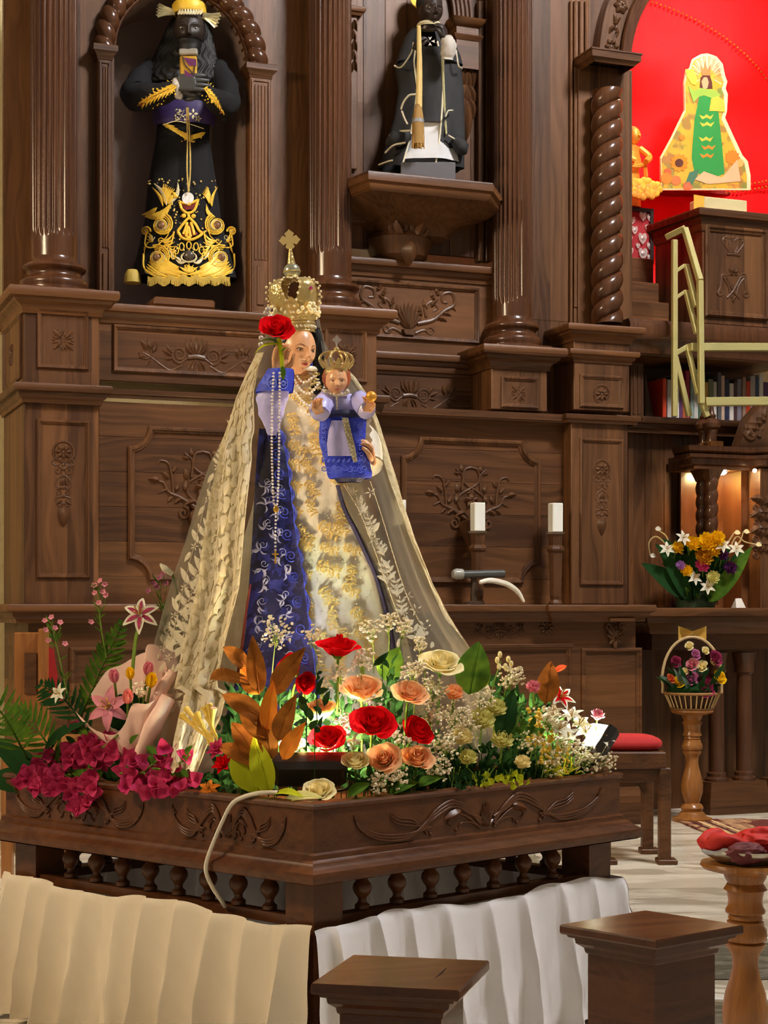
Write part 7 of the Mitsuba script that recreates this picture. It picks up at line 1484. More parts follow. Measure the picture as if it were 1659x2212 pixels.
# tiny white blossom
for i, (x, y, Y, n, rd, w) in enumerate(((600, 1365, 5.92, 60, 40, 'in front of the blue mantle'), (672, 1372, 5.92, 30, 24, 'left of the topmost red rose'), (800, 1362, 6.08, 40, 26, 'right of the topmost red rose'), (838, 1342, 6.1, 34, 22, 'high in front of the dress'), (872, 1352, 6.08, 30, 20, 'at the dark gap of the veil'), (905, 1392, 6.05, 26, 20, 'in front of the lace flowers'), (778, 1428, 5.86, 60, 34, 'between the red and the peach rose'), (735, 1450, 5.84, 40, 26, 'left of the big peach rose'), (895, 1448, 5.98, 60, 34, 'left of the cream rose'), (936, 1486, 5.95, 70, 36, 'below the cream rose'), (985, 1545, 5.88, 110, 40, 'right of the pointed red rose, pale and dense'), (962, 1604, 5.82, 90, 40, 'below the dense pale sprig'), (800, 1526, 5.84, 40, 30, 'just above the large red rose'), (700, 1480, 5.82, 30, 24, 'above the overexposed rose'), (856, 1676, 5.7, 60, 32, 'between the two low peach roses and the rim'), (816, 1690, 5.68, 50, 28, 'right below the black floodlight'), (866, 1588, 5.78, 40, 26, 'between the two red roses in front'), (1102, 1464, 6.06, 60, 32, 'right of the tall pointed leaf'), (1180, 1552, 6.1, 70, 40, 'left of the glaring floodlight'), (1150, 1600, 6.0, 60, 36, 'above the green sprays at the right'), (1262, 1640, 6.25, 110, 44, 'under the glaring floodlight'), (1302, 1640, 6.3, 80, 36, 'at the right corner of the litter'), (742, 1560, 5.86, 36, 26, 'above the red rose behind the floodlight'), (1040, 1506, 5.98, 50, 34, 'below the tall pointed leaf'), (930, 1544, 5.84, 60, 34, 'above the pointed red rose'), (1010, 1568, 5.9, 60, 36, 'between the pale carnations'), (760, 1606, 5.78, 30, 24, 'between the floodlight and the large red rose'), (1220, 1604, 6.2, 60, 34, 'at the left foot of the glaring floodlight'), (1190, 1650, 6.15, 60, 34, 'below the yellow spikes'), (948, 1660, 5.76, 50, 30, 'near the rim right of the low peach rose'))):
    p = S(x, y, Y); gyps(p, p + np.array([FR.uniform(-.04, .04), .04, -.16]), int(n * 1.3), rd * Y / F, 'sprig of tiny cream blossom ' + w)
for (pts, lab) in (([(1058, 1520), (1066, 1478), (1082, 1428)], 'single sprig of cream buds standing up right of the tall leaf'),):
    k = thing('bud_sprig', lab, 'flower'); part(k, 'stem', tube([S(x, y, 5.98) for x, y in pts], .003, 5, 12), stemg)
    for x, y in ((1080, 1414), (1074, 1426), (1098, 1424), (1104, 1434), (1092, 1440), (1078, 1440)): part(k, 'bud', sphere(S(x, y, 5.97), .011, 2, (.8, .8, 1.2)), cream_p, True)
# leaves of the bed
def L(x0, y0, x1, y1, Y, w, mat, lab, cat_='leaf', nm='leaf', up=(0, -1, .4), curl=.1, dY=-.04):
    k = thing(nm, lab, cat_); part(k, 'blade', leaf_mesh(S(x0, y0, Y), S(x1, y1, Y + dY), w * (.95 if nm == 'magnolia_leaf' else 1) * Y / F, up, curl, 14, 7, .12, .05 if nm == 'magnolia_leaf' else 0), mat, True); part(k, 'midrib', tube([p + (0, -.004, 0) for p in spline([S(x0, y0, Y), (S(x0, y0, Y) + S(x1, y1, Y + dY)) / 2 + np.array(up) / np.linalg.norm(up) * curl * np.linalg.norm(S(x0, y0, Y) - S(x1, y1, Y)) , S(x1, y1, Y + dY)], 10)], [.0022, .0008], 5), mat); return k
L(832, 1470, 862, 1398, 6.08, 58, green_leaf, 'broad dull green leaf right of the topmost red rose', dY=-.0); L(1012, 1500, 1034, 1386, 6.06, 76, green_leaf, 'tall pointed green leaf rising above the right side of the bed', curl=.02, dY=0)
L(1040, 1490, 1054, 1424, 6.0, 26, lime, 'small lime leaf right of the tall pointed leaf'); L(1080, 1600, 1110, 1490, 6.08, 46, dark_leaf, 'dark grey green leaf behind the tall bud sprig'); L(560, 1712, 512, 1602, 5.72, 84, lime, 'large glowing lime leaf at the left of the black floodlight', dY=-.06, curl=.08); L(580, 1716, 548, 1590, 5.74, 52, lime, 'second lime leaf leaning on the large glowing one', dY=.02)
L(590, 1716, 655, 1722, 5.68, 26, lime, 'low lime leaf over the rim below the black floodlight', up=(0, -.6, 1)); L(905, 1700, 962, 1678, 5.72, 34, green_leaf, 'green leaf lying towards the rim in the middle', up=(0, -.6, 1)); L(752, 1722, 800, 1692, 5.66, 30, green_leaf, 'olive leaf lying on the rim below the low peach rose', up=(0, -.8, 1)); L(842, 1716, 905, 1690, 5.68, 34, green_leaf, 'long olive leaf lying on the rim', up=(0, -.8, 1)); L(612, 1730, 700, 1724, 5.64, 30, olive_p, 'yellow green leaf lying on the rim below the cream rose', up=(0, -.8, 1))
# bronze magnolia leaves at the left of the bed
for i, (x0, y0, x1, y1, Y, w, c) in enumerate(((560, 1500, 545, 1372, 6.04, 44, .05), (540, 1450, 482, 1398, 6.0, 36, .3), (556, 1480, 452, 1476, 5.98, 30, .4), (560, 1500, 520, 1440, 6.02, 50, .1), (575, 1560, 480, 1500, 5.92, 46, .15), (580, 1600, 516, 1528, 5.88, 50, .1), (590, 1500, 660, 1398, 6.06, 50, .1), (576, 1580, 590, 1470, 5.9, 40, .06), (600, 1600, 640, 1500, 5.9, 46, .12), (560, 1640, 500, 1560, 5.84, 52, .12), (590, 1640, 560, 1540, 5.82, 44, -.08), (610, 1640, 660, 1560, 5.86, 40, .12), (570, 1660, 470, 1612, 5.8, 40, .2))):
    L(x0, y0, x1, y1, Yedge(x0) + .07 + .1 * (Y - 5.8), w, bronze_l if i % 4 != 3 else tangerine, ('bronze brown' if i % 4 != 3 else 'orange') + ' magnolia leaf, left of the bed, ' + ('topmost, upright', 'arching to the left below the topmost', 'curling far left', 'orange, behind the arching one', 'pointing left in the middle', 'pointing left below the middle', 'leaning right behind the left red rose', 'upright and orange beside the rosebud', 'leaning right beside the overexposed rose', 'low and left above the wax flowers', 'low and upright', 'orange, low beside the pale yellow rose', 'lowest, above the pink ginger')[i], nm='magnolia_leaf', curl=c, dY=-.05)
# wax flowers, ginger, orange lily on the rim
wf = thing('wax_flower', 'cluster of pale trumpet flowers on yellow stems, left of the bronze leaves', 'flower')
for i, (x, y) in enumerate(((402, 1530), (392, 1545), (425, 1540), (440, 1528), (452, 1520), (462, 1530), (448, 1548), (420, 1556), (436, 1566))):
    a, b = S(x, y, 5.8), S(470 - (i % 3) * 8, 1612 - (i % 4) * 6, 5.82); part(wf, 'trumpet', tube([b, a * .5 + b * .5, a * .85 + b * .15, a], [.003, .006, .009, .013], 7, 10), plain((224, 190, 80), .5)); M = MM_(a, a - b + np.array([0, -.02, 0])); part(wf, 'blossom', cat([at(petal(.014, .012, .8, .2, 5, 3), M=M @ trimesh.transformations.rotation_matrix(2 * PI * q / 5, [0, 0, 1]) @ trimesh.transformations.rotation_matrix(1.1, [1, 0, 0])) for q in range(5)]), leafy('blush_petal', (244, 206, 190), .5, .5) if i == 0 else 'blush_petal', True)
for nm, c, m, lab in (('ginger_flower', (474, 1622), mag_p, 'magenta ginger flower left of the glowing lime leaf'), ('ginger_flower', (486, 1654), redrose, 'red ginger flower below the magenta one')):
    k = thing(nm, lab, 'flower'); M = MM_(S(c[0], c[1], 5.7), (-.4, -.6, .5))
    for q in range(3): radial(k, 'bract', petal(.05 - .008 * q, .026, .3, .4, 6, 5), 6, M, m, 1.0 - .35 * q, q * .5, .1)
lily(S(452, 1706, 5.66), (-.1, -.8, .7), .05, tangerine, 'orange open flower lying on the rim of the litter, left of the cable', None, 'orange_lily', None, 1.0); lily(S(520, 1622, 5.78), (.2, -.7, .6), .045, tangerine, 'orange flower behind the large glowing lime leaf', None, 'orange_lily', None, .8)
# pale green and cream blooms of the right half
for x, y, Y, r, m, lab in ((1040, 1560, 5.92, 36, olive_p, 'pale olive carnation below the tall pointed leaf'), (1084, 1602, 5.88, 32, olive_p, 'pale olive carnation nearest the green sprays'), (998, 1596, 5.86, 30, cream_p, 'cream carnation right of the pale dense sprig'), (1070, 1534, 5.98, 30, olive_p, 'pale olive carnation behind the dark grey green leaf'), (980, 1500, 5.96, 26, peach_p, 'peach carnation below the cream rose'), (1128, 1650, 5.86, 24, cream_p, 'small cream carnation on the rim at the right'), (1010, 1640, 5.84, 26, olive_p, 'pale olive carnation low in the middle right')):
    mum(S(x, y, Y), (.1, -.7, .7), r * Y / F, m, lab, 40, None, 'carnation', .75, .5)
for i, (x, y, Y, r, m, lab) in enumerate(((1050, 1676, 5.8, 60, lime, 'bright lime green leafy spray on the rim at the right'), (995, 1672, 5.8, 58, dark_leaf, 'dark green leafy spray on the rim, left of the lime one'), (1110, 1672, 5.86, 40, lime, 'small lime leafy spray right of the bright one'), (1200, 1640, 6.1, 66, lime, 'spiky yellow green spray under the glaring floodlight'), (1120, 1560, 6.0, 60, green_leaf, 'green leafy spray behind the pale carnations'))):
    k = thing('leafy_spray', lab, 'foliage')
    for q in range(26):
        a = FR.uniform(0, PI) ; rr = r * Y / F * FR.uniform(.35, 1.0); c = S(x, y + r * .5, Y) + np.array([FR.uniform(-.6, .6) * r * Y / F, FR.uniform(-.04, .03), 0]); e = c + np.array([math.cos(a) * rr * .7, -FR.uniform(.0, .06), math.sin(a) * rr]); sp = i == 3; part(k, 'leaf', leaf_mesh(e - (e - c) * (.8 if sp else .45), e, (.006 if sp else .024), (FR.uniform(-.5, .5), -1, .5), .12, 6, 3), m, True)
    part(k, 'stems', [tube([S(x + FR.uniform(-.4, .4) * r, y + r * .6, Y), S(x + FR.uniform(-.6, .6) * r, y - FR.uniform(0, .4) * r, Y - .02)], .0022, 4, 4) for _ in range(8)], stemg, True, None, 'stuff')
# right end of the bed
L(1178, 1520, 1190, 1428, 6.3, 50, bronze_l, 'brown folded leaf standing at the right end of the bed', dY=0); k = lily(S(1206, 1512, 6.2), (.35, -.6, .5), .075, white_p, 'white lily with a red throat, lit hard by the glaring floodlight', redrose, 'white_lily'); L(1196, 1452, 1224, 1438, 6.28, 14, leafy('coral_petal', (226, 84, 50), .4, .5), 'coral pointed petal at the top right of the bed'); lily(S(1205, 1580, 6.22), (.3, -.5, .6), .07, white_p, 'white lily beside the lamp, almost burnt out by its light', None, 'white_lily')
mum(S(1152, 1486, 6.25), (-.1, -.8, .6), .034, pink_p, 'pink carnation left of the white lily', 30, None, 'carnation', .75, .5); mum(S(1290, 1548, 6.42), (.1, -.6, .8), .036, pink_p, 'pink flower sticking up above the glaring floodlight', 26, None, 'carnation', .75, .45); daisy(S(1308, 1694, 6.34), (.15, -.9, -.1), .045, leafy('lilac_petal', (190, 160, 190), .5, .5), 'lilac daisy hanging over the right corner of the litter', 14, (170, 120, 60)); lily(S(1250, 1568, 6.3), (.2, -.6, .75), .06, cream_p, 'cream flower at the left edge of the glaring lamp', None, 'white_lily')
for i, (x, y, a) in enumerate(((1190, 1600, .2), (1165, 1560, -.2), (1225, 1640, .3))): 
    k = thing('yellow_spike', 'spike of tiny yellow flowers ' + ('left of the glaring lamp, middle one', 'left of the glaring lamp, highest', 'below the glaring lamp')[i], 'flower'); part(k, 'stem', tube([S(x - 20, y + 80, 6.1), S(x, y, 6.08)], .003, 5, 6), stemg)
    part(k, 'florets', [sphere(S(x - 10 + FR.uniform(-14, 14) , y + FR.uniform(-30, 50), 6.08 + FR.uniform(-.03, .03)), FR.uniform(.005, .009), 1) for _ in range(46)], plain((230, 190, 50), .6), True, None, 'stuff')
for i, (x, y, d, r) in enumerate(((1236, 1552, (-.2, -.5, .9), .062), (1264, 1584, (.1, -.7, .6), .07), (1228, 1592, (-.3, -.7, .5), .06), (1300, 1600, (.2, -.6, .7), .06), (1196, 1546, (-.2, -.6, .7), .055))): lily(S(x, y, 6.4), d, r, white_p, 'white lily added for the floodlight glare, ' + ('highest in front of its lens', 'in front of the middle of its lens', 'left of its lens', 'at its lower right', 'farthest left of its lens')[i], None, 'white_lily')  # added blooms that stand in for the white glare round the lens
# ---------------------------------------------------------------- left side: bouquet, ferns, bougainvillea, stems
bq = thing('wrapped_bouquet', 'bouquet in pale pink paper with a pink lily and yellow tulips, left on the litter', 'bouquet')
Yb = 6.3; foot = S(300, 1660, Yb + .05)
def paper_sheet(nm, rim, d=(0, 0, 0)):
    r_ = spline([S(x, y, Y) for x, y, Y in rim], 30); part(bq, nm, surf([[foot + (p - foot) * t + np.array([0, -.03 * math.sin(PI * t), 0]) for t in np.linspace(.08, 1, 12)] for p in r_]), paper, True)
paper_sheet('paper_back', [(196, 1500, Yb + .08), (230, 1450, Yb + .14), (262, 1436, Yb + .16), (310, 1410, Yb + .17), (372, 1400, Yb + .14), (384, 1440, Yb + .1)]); paper_sheet('paper_back', [(312, 1440, Yb + .1), (318, 1394, Yb + .12), (350, 1398, Yb + .12), (374, 1410, Yb + .1), (352, 1470, Yb + .05)])
paper_sheet('paper_front', [(162, 1536, Yb + .02), (186, 1566, Yb - .06), (240, 1588, Yb - .1), (268, 1566, Yb - .12), (286, 1522, Yb - .13), (320, 1520, Yb - .12), (352, 1500, Yb - .08), (376, 1500, Yb - .02)])
part(bq, 'paper_roll', tube([S(300, 1630, Yb - .1), S(330, 1570, Yb - .11), S(364, 1506, Yb - .09)], [.02, .034, .028], 16, 16), paper, True); part(bq, 'paper_roll', tube([S(330, 1530, Yb - .04), S(352, 1486, Yb - .02), S(374, 1452, Yb)], [.022, .024, .02], 14, 14), paper, True)
part(bq, 'dark_filler', rumple(sphere(S(278, 1540, Yb + .02), .075, 3, (1.1, .6, 1)), .04, 3, 30), dark_leaf, True)
lily(S(238, 1530, Yb - .08), (-.15, -.85, .3), .1, pink_p, 'large pink lily in the wrapped bouquet', None, 'pink_lily', None, .95); tulip(S(282, 1468, Yb - .02), (-.05, -.1, 1), .021, yell_p, 'yellow tulip in the wrapped bouquet, left one'); tulip(S(324, 1486, Yb - .04), (.2, -.2, 1), .026, yell_p, 'yellow tulip in the wrapped bouquet, right and larger one'); tulip(S(276, 1520, Yb - .12), (.1, -.5, 1), .026, leafy('salmon_petal', (236, 150, 140), .5, .5), 'salmon tulip in front of the pink lily'); tulip(S(318, 1460, Yb - .0), (.15, .0, 1), .024, pink_p, 'pink tulip behind the right yellow one'); tulip(S(248, 1476, Yb + .0), (-.1, -.1, 1), .024, pink_p, 'pink tulip at the left of the left yellow one')
gyps(S(302, 1490, Yb - .06), S(290, 1560, Yb), 30, .03, 'small white filler blossom between the two yellow tulips')
def frond(base, tip, n, ln, w, mat, label, sag=.12, droop=(0, 0, -1), side=(1, 0, 0)):
    k = thing('palm_frond', label, 'palm frond'); base, tip = np.asarray(base, float), np.asarray(tip, float); c = spline([base, base * .5 + tip * .5 + np.array([0, 0, sag * np.linalg.norm(tip - base)]), tip], 30); part(k, 'rib', tube(c, [.005, .002], 6), mat)
    for i in range(n):
        t = .12 + .88 * i / (n - 1); j = t * 29; p = c[int(min(j, 29))]; d = c[min(29, int(j) + 1)] - c[max(0, int(j) - 1)]; d /= np.linalg.norm(d); s = np.cross(d, (0, -1, .2)); s /= np.linalg.norm(s)
        for q in (-1, 1): l = ln * math.sin(PI * (.18 + .72 * t)); e = p + d * l * .75 + s * q * l * .75 + np.array(droop) * l * .12; part(k, 'leaflet', leaf_mesh(p, e, w, (0, -1, .4), -.06, 6, 3), mat, True)
    return k
frond(S(60, 1640, 6.35), S(-60, 1500, 6.2), 15, .15, .016, green_leaf, 'palm frond fanning out at the left edge of the picture'); frond(S(170, 1560, 6.5), S(262, 1350, 6.5), 16, .09, .02, green_leaf, 'upright fern frond left of the wrapped bouquet', .02); frond(S(130, 1650, 6.3), S(20, 1540, 6.25), 14, .13, .016, green_leaf, 'palm frond spreading low behind the bougainvillea'); frond(S(200, 1600, 6.4), S(90, 1480, 6.4), 12, .1, .016, dark_leaf, 'dark palm frond behind the wrapped bouquet')
for i, (x0, y0, x1, y1, w) in enumerate(((110, 1720, -20, 1600, 60), (60, 1710, -30, 1680, 70), (90, 1640, 190, 1560, 44))): L(x0, y0, x1, y1, 6.15, w, dark_leaf, 'large dark green leaf at the left ' + ('behind the bougainvillea', 'edge, lowest', 'in front of the paper bouquet')[i], up=(0, -.7, .7))
for i, (pts, bl, lab) in enumerate((([(150, 1520), (128, 1420), (110, 1345)], ((98, 1342), (112, 1335), (130, 1346), (98, 1362), (118, 1358), (140, 1392), (106, 1385)), 'tall stem with small pale pink flowers at the far left'), ([(230, 1420), (216, 1340), (214, 1270)], ((204, 1266), (218, 1256), (226, 1264), (206, 1282), (222, 1280), (230, 1288), (214, 1304), (196, 1345)), 'tall stem with small pink flowers above the fern'), ([(370, 1420), (352, 1320), (340, 1250)], ((332, 1262), (346, 1250), (354, 1240), (338, 1270), (360, 1262), (322, 1278)), 'stem with purple pink flowers at the left edge of the veil'))):
    k = thing('tall_flower', lab, 'flower'); Y = 6.5; part(k, 'stem', tube([S(x, y, Y) for x, y in pts], [.004, .002], 5, 14), stemg)
    for q in range(16): t = FR.random(); c = np.array([np.interp(t, [0, .5, 1], [p[j] for p in pts]) for j in (0, 1)]); part(k, 'leaf', leaf_mesh(S(*c, Y), S(c[0] + FR.choice((-1, 1)) * FR.uniform(10, 20), c[1] - FR.uniform(10, 26), Y - .02), .006, (0, -1, .2), .1, 5, 3), green_leaf, True)
    for x, y in bl: M = MM_(S(x, y, Y - .01), (FR.uniform(-.5, .5), -.8, .5)); part(k, 'blossom', cat([at(petal(.016, .016, .5, .3, 5, 3), M=M @ trimesh.transformations.rotation_matrix(2 * PI * q / 5, [0, 0, 1]) @ trimesh.transformations.rotation_matrix(.8, [1, 0, 0])) for q in range(5)]), pink_p if i < 2 else leafy('mauve_petal', (170, 104, 130), .4, .5), True); part(k, 'twig', tube([S(x, y, Y - .01), S(x * .6 + pts[1][0] * .4, y * .6 + pts[1][1] * .4, Y)], .0013, 4, 4), stemg)
lily(S(304, 1330, 6.38), (-.05, -.75, .35), .085, white_p, 'white and maroon lily with long stamens, left of the veil', leafy('maroon_petal', (160, 60, 90), .4, .5), 'stargazer_lily', None, 1.0); k = thing('lily_bud', 'closed white lily bud at the left edge of the veil', 'lily'); part(k, 'bud', tube([S(372, 1240, 6.45), S(356, 1228, 6.44), S(346, 1218, 6.43)], [.01, .014, .004], 8, 10), white_p, True); part(k, 'stem', tube([S(372, 1240, 6.45), S(384, 1290, 6.5), S(380, 1400, 6.52)], .004, 5, 10), stemg)
lily(S(132, 1500, 6.25), (-.5, -.7, .3), .05, white_p, 'small white flower in the dark foliage left of the paper bouquet', None, 'white_lily'); k = thing('twisted_twig', 'twisted brown green stem under the maroon lily', 'stem'); part(k, 'stem', tube([S(300, 1345, 6.4), S(292, 1390, 6.36), S(286, 1450, 6.3)], .007, 6, 12), stemg)
def bougain(c, n, sx, sy, Y, label):
    k = thing('bougainvillea', label, 'flower', None); c = np.array(c, float)
    for i in range(n):
        x, y = c[0] + FR.gauss(0, sx * .5), c[1] + FR.gauss(0, sy * .5); ye = Yedge(x); M = MM_(P(x, y, ye - FR.uniform(.03, .06) if y > HY - zr * F / ye - 14 else ye + FR.uniform(.03, .12)), (FR.uniform(-.8, .8), -1, FR.uniform(-.4, .9)))
        OB.append((M[:3, 3].copy(), .04))
        for q in range(3): part(k, 'bract', at(petal(.046, .045, FR.uniform(.2, .9), .35, 7, 5, 0, .06), M=M @ trimesh.transformations.rotation_matrix(2 * PI * q / 3 + i, [0, 0, 1]) @ trimesh.transformations.rotation_matrix(FR.uniform(.4, .9), [1, 0, 0])), mag_p, True)
    for i in range(6): x, y = c[0] + FR.uniform(-sx, sx), c[1] + FR.uniform(-sy, sy); part(k, 'leaf', leaf_mesh(S(x, min(y, 1680), 6.0), S(x + FR.uniform(-30, 30), min(y, 1680) - 20, 6.0), .022, (0, -1, .5), .1, 6, 3), green_leaf, True)
    part(k, 'stem', tube([S(c[0] + 40, c[1] - 30, 6.0), S(c[0], min(c[1], 1680), 6.0), S(c[0] - 40, min(c[1], 1670), 6.0)], .004, 5, 12), stemg)
for c, n, sx, sy, Y, lab in (((95, 1680), 24, 60, 44, 5.98, 'magenta bougainvillea bunch at the far left of the rim'), ((150, 1640), 18, 56, 38, 5.95, 'magenta bougainvillea bunch left of the paper bouquet'), ((215, 1618), 24, 66, 34, 5.90, 'magenta bougainvillea bunch in front of the paper bouquet'), ((180, 1700), 22, 44, 62, 5.84, 'magenta bougainvillea spray drooping over the rim'), ((300, 1672), 26, 60, 46, 5.86, 'magenta bougainvillea bunch below the paper bouquet'), ((370, 1660), 20, 40, 54, 5.92, 'magenta bougainvillea bunch behind the end of the lace border'), ((350, 1700), 16, 50, 28, 5.76, 'magenta bougainvillea bunch on the rim left of the orange flower')): bougain(c, n, sx, sy, Y, lab)
bougain((175, 1740), 5, 16, 40, 5.72, 'tip of magenta bougainvillea hanging lowest over the carved side')
# ---------------------------------------------------------------- bouquet on the side altar, basket on the stand
Ya = 10.36
fb = thing('green_bouquet', 'wide bouquet wrapped in green leaves on the side altar, with yellow and white flowers', 'bouquet'); b0 = S(1505, 1312, Ya)
part(fb, 'wrap', rumple(at(lathe([(.085, .01), (.11, .08), (.15, .2), (.2, .33)], 30), b0[0], b0[1] + .04, tz), .05, 5, 12), dark_leaf, True); part(fb, 'pot', at(lathe([(.001, 0), (.12, 0), (.13, .09), (.11, .1)], 20), b0[0], b0[1] + .04, tz + .002), plain((44, 66, 40), .6))
for a, b, w, m in (((1480, 1290), (1385, 1216), .12, dark_leaf), ((1540, 1300), (1625, 1180), .1, green_leaf), ((1490, 1300), (1420, 1180), .1, dark_leaf), ((1530, 1300), (1600, 1230), .1, green_leaf)): part(fb, 'leaf', leaf_mesh(S(*a, Ya - .1), S(*b, Ya - .12), w, (0, -1, .4), .1, 12, 5), m, True)
for i in range(110): x, y = FR.uniform(1405, 1615), FR.uniform(1160, 1295); x = 1512 + (x - 1512) * (1 - (y - 1165) / 220); part(fb, 'leaf', leaf_mesh(S(1512 + (x - 1512) * .7, min(y + 30, 1296), Ya - .06), S(x, y, Ya - .13 + FR.uniform(-.03, .08)), FR.uniform(.025, .05), (FR.uniform(-.4, .4), -1, .3), .1, 6, 3), dark_leaf if i % 3 else green_leaf, True)
for i, (x, y, r, m, lab) in enumerate(((1528, 1172, 20, yell_p, 'yellow bloom at the top middle of the green bouquet'), (1548, 1164, 16, yell_p, 'yellow bloom at the top right of the tallest yellow one'), (1494, 1176, 16, yell_p, 'yellow bloom left of the top middle in the green bouquet'), (1540, 1190, 15, yell_p, 'yellow bloom under the topmost pair'), (1462, 1184, 13, yell_p, 'small yellow button flower at the left of the green bouquet'), (1521, 1204, 19, leafy('mustard_petal', (214, 160, 40), .4, .5), 'mustard yellow bloom in the centre of the green bouquet'), (1518, 1222, 15, leafy('hot_pink_petal', (230, 90, 160), .5, .5), 'bright pink daisy in the centre of the green bouquet'), (1482, 1234, 13, yell_p, 'small yellow bloom at the lower left of the green bouquet'), (1540, 1248, 14, olive_p, 'yellow green round bloom low in the green bouquet'), (1576, 1228, 14, purple_p, 'dark purple bloom at the right of the green bouquet'), (1470, 1222, 10, leafy('lilac2_petal', (190, 140, 200), .5, .5), 'tiny lilac bloom at the left of the pink daisy'), (1560, 1200, 12, purple_p, 'dark bloom right of the mustard yellow one'))): mum(S(x, y, Ya - .2 + .0006 * (y - 1160)), (FR.uniform(-.3, .3), -.9, .3), r * 1.3 * Ya / F, m, lab, 30, None, 'chrysanthemum', .7, .4)
for i, (x, y, lab) in enumerate(((1440, 1188, 'white rose at the left of the green bouquet'), (1474, 1164, 'white lily at the top left of the green bouquet'), (1590, 1188, 'white bloom at the right of the green bouquet'), (1498, 1250, 'white alstroemeria at the lower left of the green bouquet'), (1528, 1270, 'white alstroemeria lowest in the green bouquet'), (1560, 1180, 'pale bloom above the dark bloom'))): lily(S(x, y, Ya - .21 + .0006 * (y - 1160)), (FR.uniform(-.4, .4), -.9, .4), .06, white_p, lab, None, 'white_bloom', None, .7)
for i, q in enumerate(([(1450, 1200), (1440, 1160), (1415, 1142)], [(1452, 1190), (1420, 1160), (1402, 1172), (1404, 1200)], [(1570, 1200), (1590, 1160), (1608, 1170), (1632, 1176)], [(1575, 1195), (1598, 1170), (1606, 1148)], [(1560, 1190), (1580, 1160), (1586, 1150)])): k = thing('dry_sprig', 'pale curling dry stem in the green bouquet, ' + ('highest at the left', 'looping at the left', 'drooping at the right', 'pointing up at the right', 'short one at the right')[i], 'stem'); part(k, 'stem', tube([S(x, y, Ya - .06) for x, y in q], [.006, .004], 5, 16), plain((186, 160, 104), .6)); part(k, 'tip', leaf_mesh(S(*q[-1], Ya - .06), S(q[-1][0] + 14, q[-1][1] + 2, Ya - .06), .03, (0, -1, .3)), white_p if i < 2 else cream_p, True)
bk = thing('flower_basket', 'woven basket of roses with a hoop handle and gold bow, on the turned stand', 'basket'); Yk2 = 10.08; bz = ps2[2]; bp = np.array([ps2[0], ps2[1]]); km = Yk2 / F
part(bk, 'base', at(lathe([(.001, 0), (.13, 0), (.135, .012), (.001, .013)], 28), *bp, bz + .001), plain((120, 84, 46), .7))
for i in range(28): a = 2 * PI * i / 28; part(bk, 'stake', tube([(bp[0] + .125 * math.cos(a), bp[1] + .125 * math.sin(a), bz + .01), (bp[0] + .165 * math.cos(a), bp[1] + .165 * math.sin(a), bz + .1)], .0045, 5, 5), plain((206, 176, 120), .6))
part(bk, 'liner', at(lathe([(.115, .012), (.155, .1), (.16, .11), (.001, .1)], 28), *bp, bz), plain((70, 46, 28), .8)); part(bk, 'rim', at(tube([(.165 * math.cos(a), .165 * math.sin(a), .1) for a in np.linspace(0, 2 * PI, 40)], .009, 8), *bp, bz), plain((150, 108, 60), .7))
part(bk, 'handle', tube([(bp[0] + .178 * math.cos(a) * (1.04 if .1 < math.sin(a) else 1), bp[1], bz + .1 + .34 * max(0, math.sin(a)) ** .75) for a in np.linspace(0, PI, 40)], .009, 8), plain((196, 168, 120), .55)); c = (bp[0], bp[1] - .01, bz + .445)
for s in (-1, 1): part(bk, 'bow_loop', surf([[(c[0] + s * t * .085, c[1] - .02 * math.sin(PI * t) * (1 if q > 0 else -1), c[2] + .02 + q * (.01 + .032 * t)) for q in (-1, 0, 1)] for t in np.linspace(0, 1, 8)]), plain((200, 160, 70), .4), True)
part(bk, 'moss', rumple(sphere((bp[0], bp[1], bz + .12), .15, 3, (1, 1, .5)), .04, 4, 30), dark_leaf, True)
for i in range(46): a, q = FR.uniform(0, 2 * PI), FR.uniform(.2, 1); p = np.array([bp[0] + .12 * q * math.cos(a), bp[1] + .12 * q * math.sin(a) - .02, bz + .13]); e = p + np.array([.13 * math.cos(a) * q, -.05, FR.uniform(.0, .2)]); part(bk, 'leaf', leaf_mesh(p, e, .03, (0, -1, .4), .1, 6, 3), dark_leaf if i % 3 else leafy('eucalyptus', (96, 116, 100), .35, .5) if i == 0 else 'eucalyptus', True)
plum = leafy('plum_petal', (150, 50, 84), .45, .5); lilac3 = leafy('orchid_petal', (196, 116, 160), .45, .5)
for i, (x, y, r, m, lab) in enumerate(((1493, 1466, 12, lilac3, 'orchid pink rose in the middle of the basket'), (1520, 1484, 20, plum, 'large plum rose at the front of the basket'), (1467, 1473, 11, yell_p, 'yellow rose at the front left of the basket'), (1555, 1464, 12, yell_p, 'yellow rose at the right of the basket'), (1494, 1436, 11, pink_p, 'pale pink rose at the upper middle of the basket'), (1516, 1440, 10, cream_p, 'cream rose right of the pale pink one in the basket'), (1546, 1422, 13, plum, 'dark plum rose at the upper right of the basket'), (1460, 1430, 10, plum, 'small plum rose at the upper left of the basket'), (1449, 1466, 8, leafy('coral2_petal', (220, 110, 70), .45, .5), 'coral rose at the left end of the basket'), (1503, 1414, 9, lilac3, 'orchid pink rose at the top of the basket'), (1488, 1396, 8, cream_p, 'cream rose under the gold bow'), (1524, 1406, 7, cream_p, 'cream bud high in the basket, right of the top'), (1540, 1430, 6, cream_p, 'cream bud at the right of the basket'), (1480, 1450, 6, cream_p, 'cream bud at the left of the pink rose in the basket'))):
    rose(S(x, y, Yk2 - .12), r * km * 1.4, m, lab, 40 + i, (FR.uniform(-.4, .4), -.8, .5), .7, None, 'basket_rose', 0, 12)
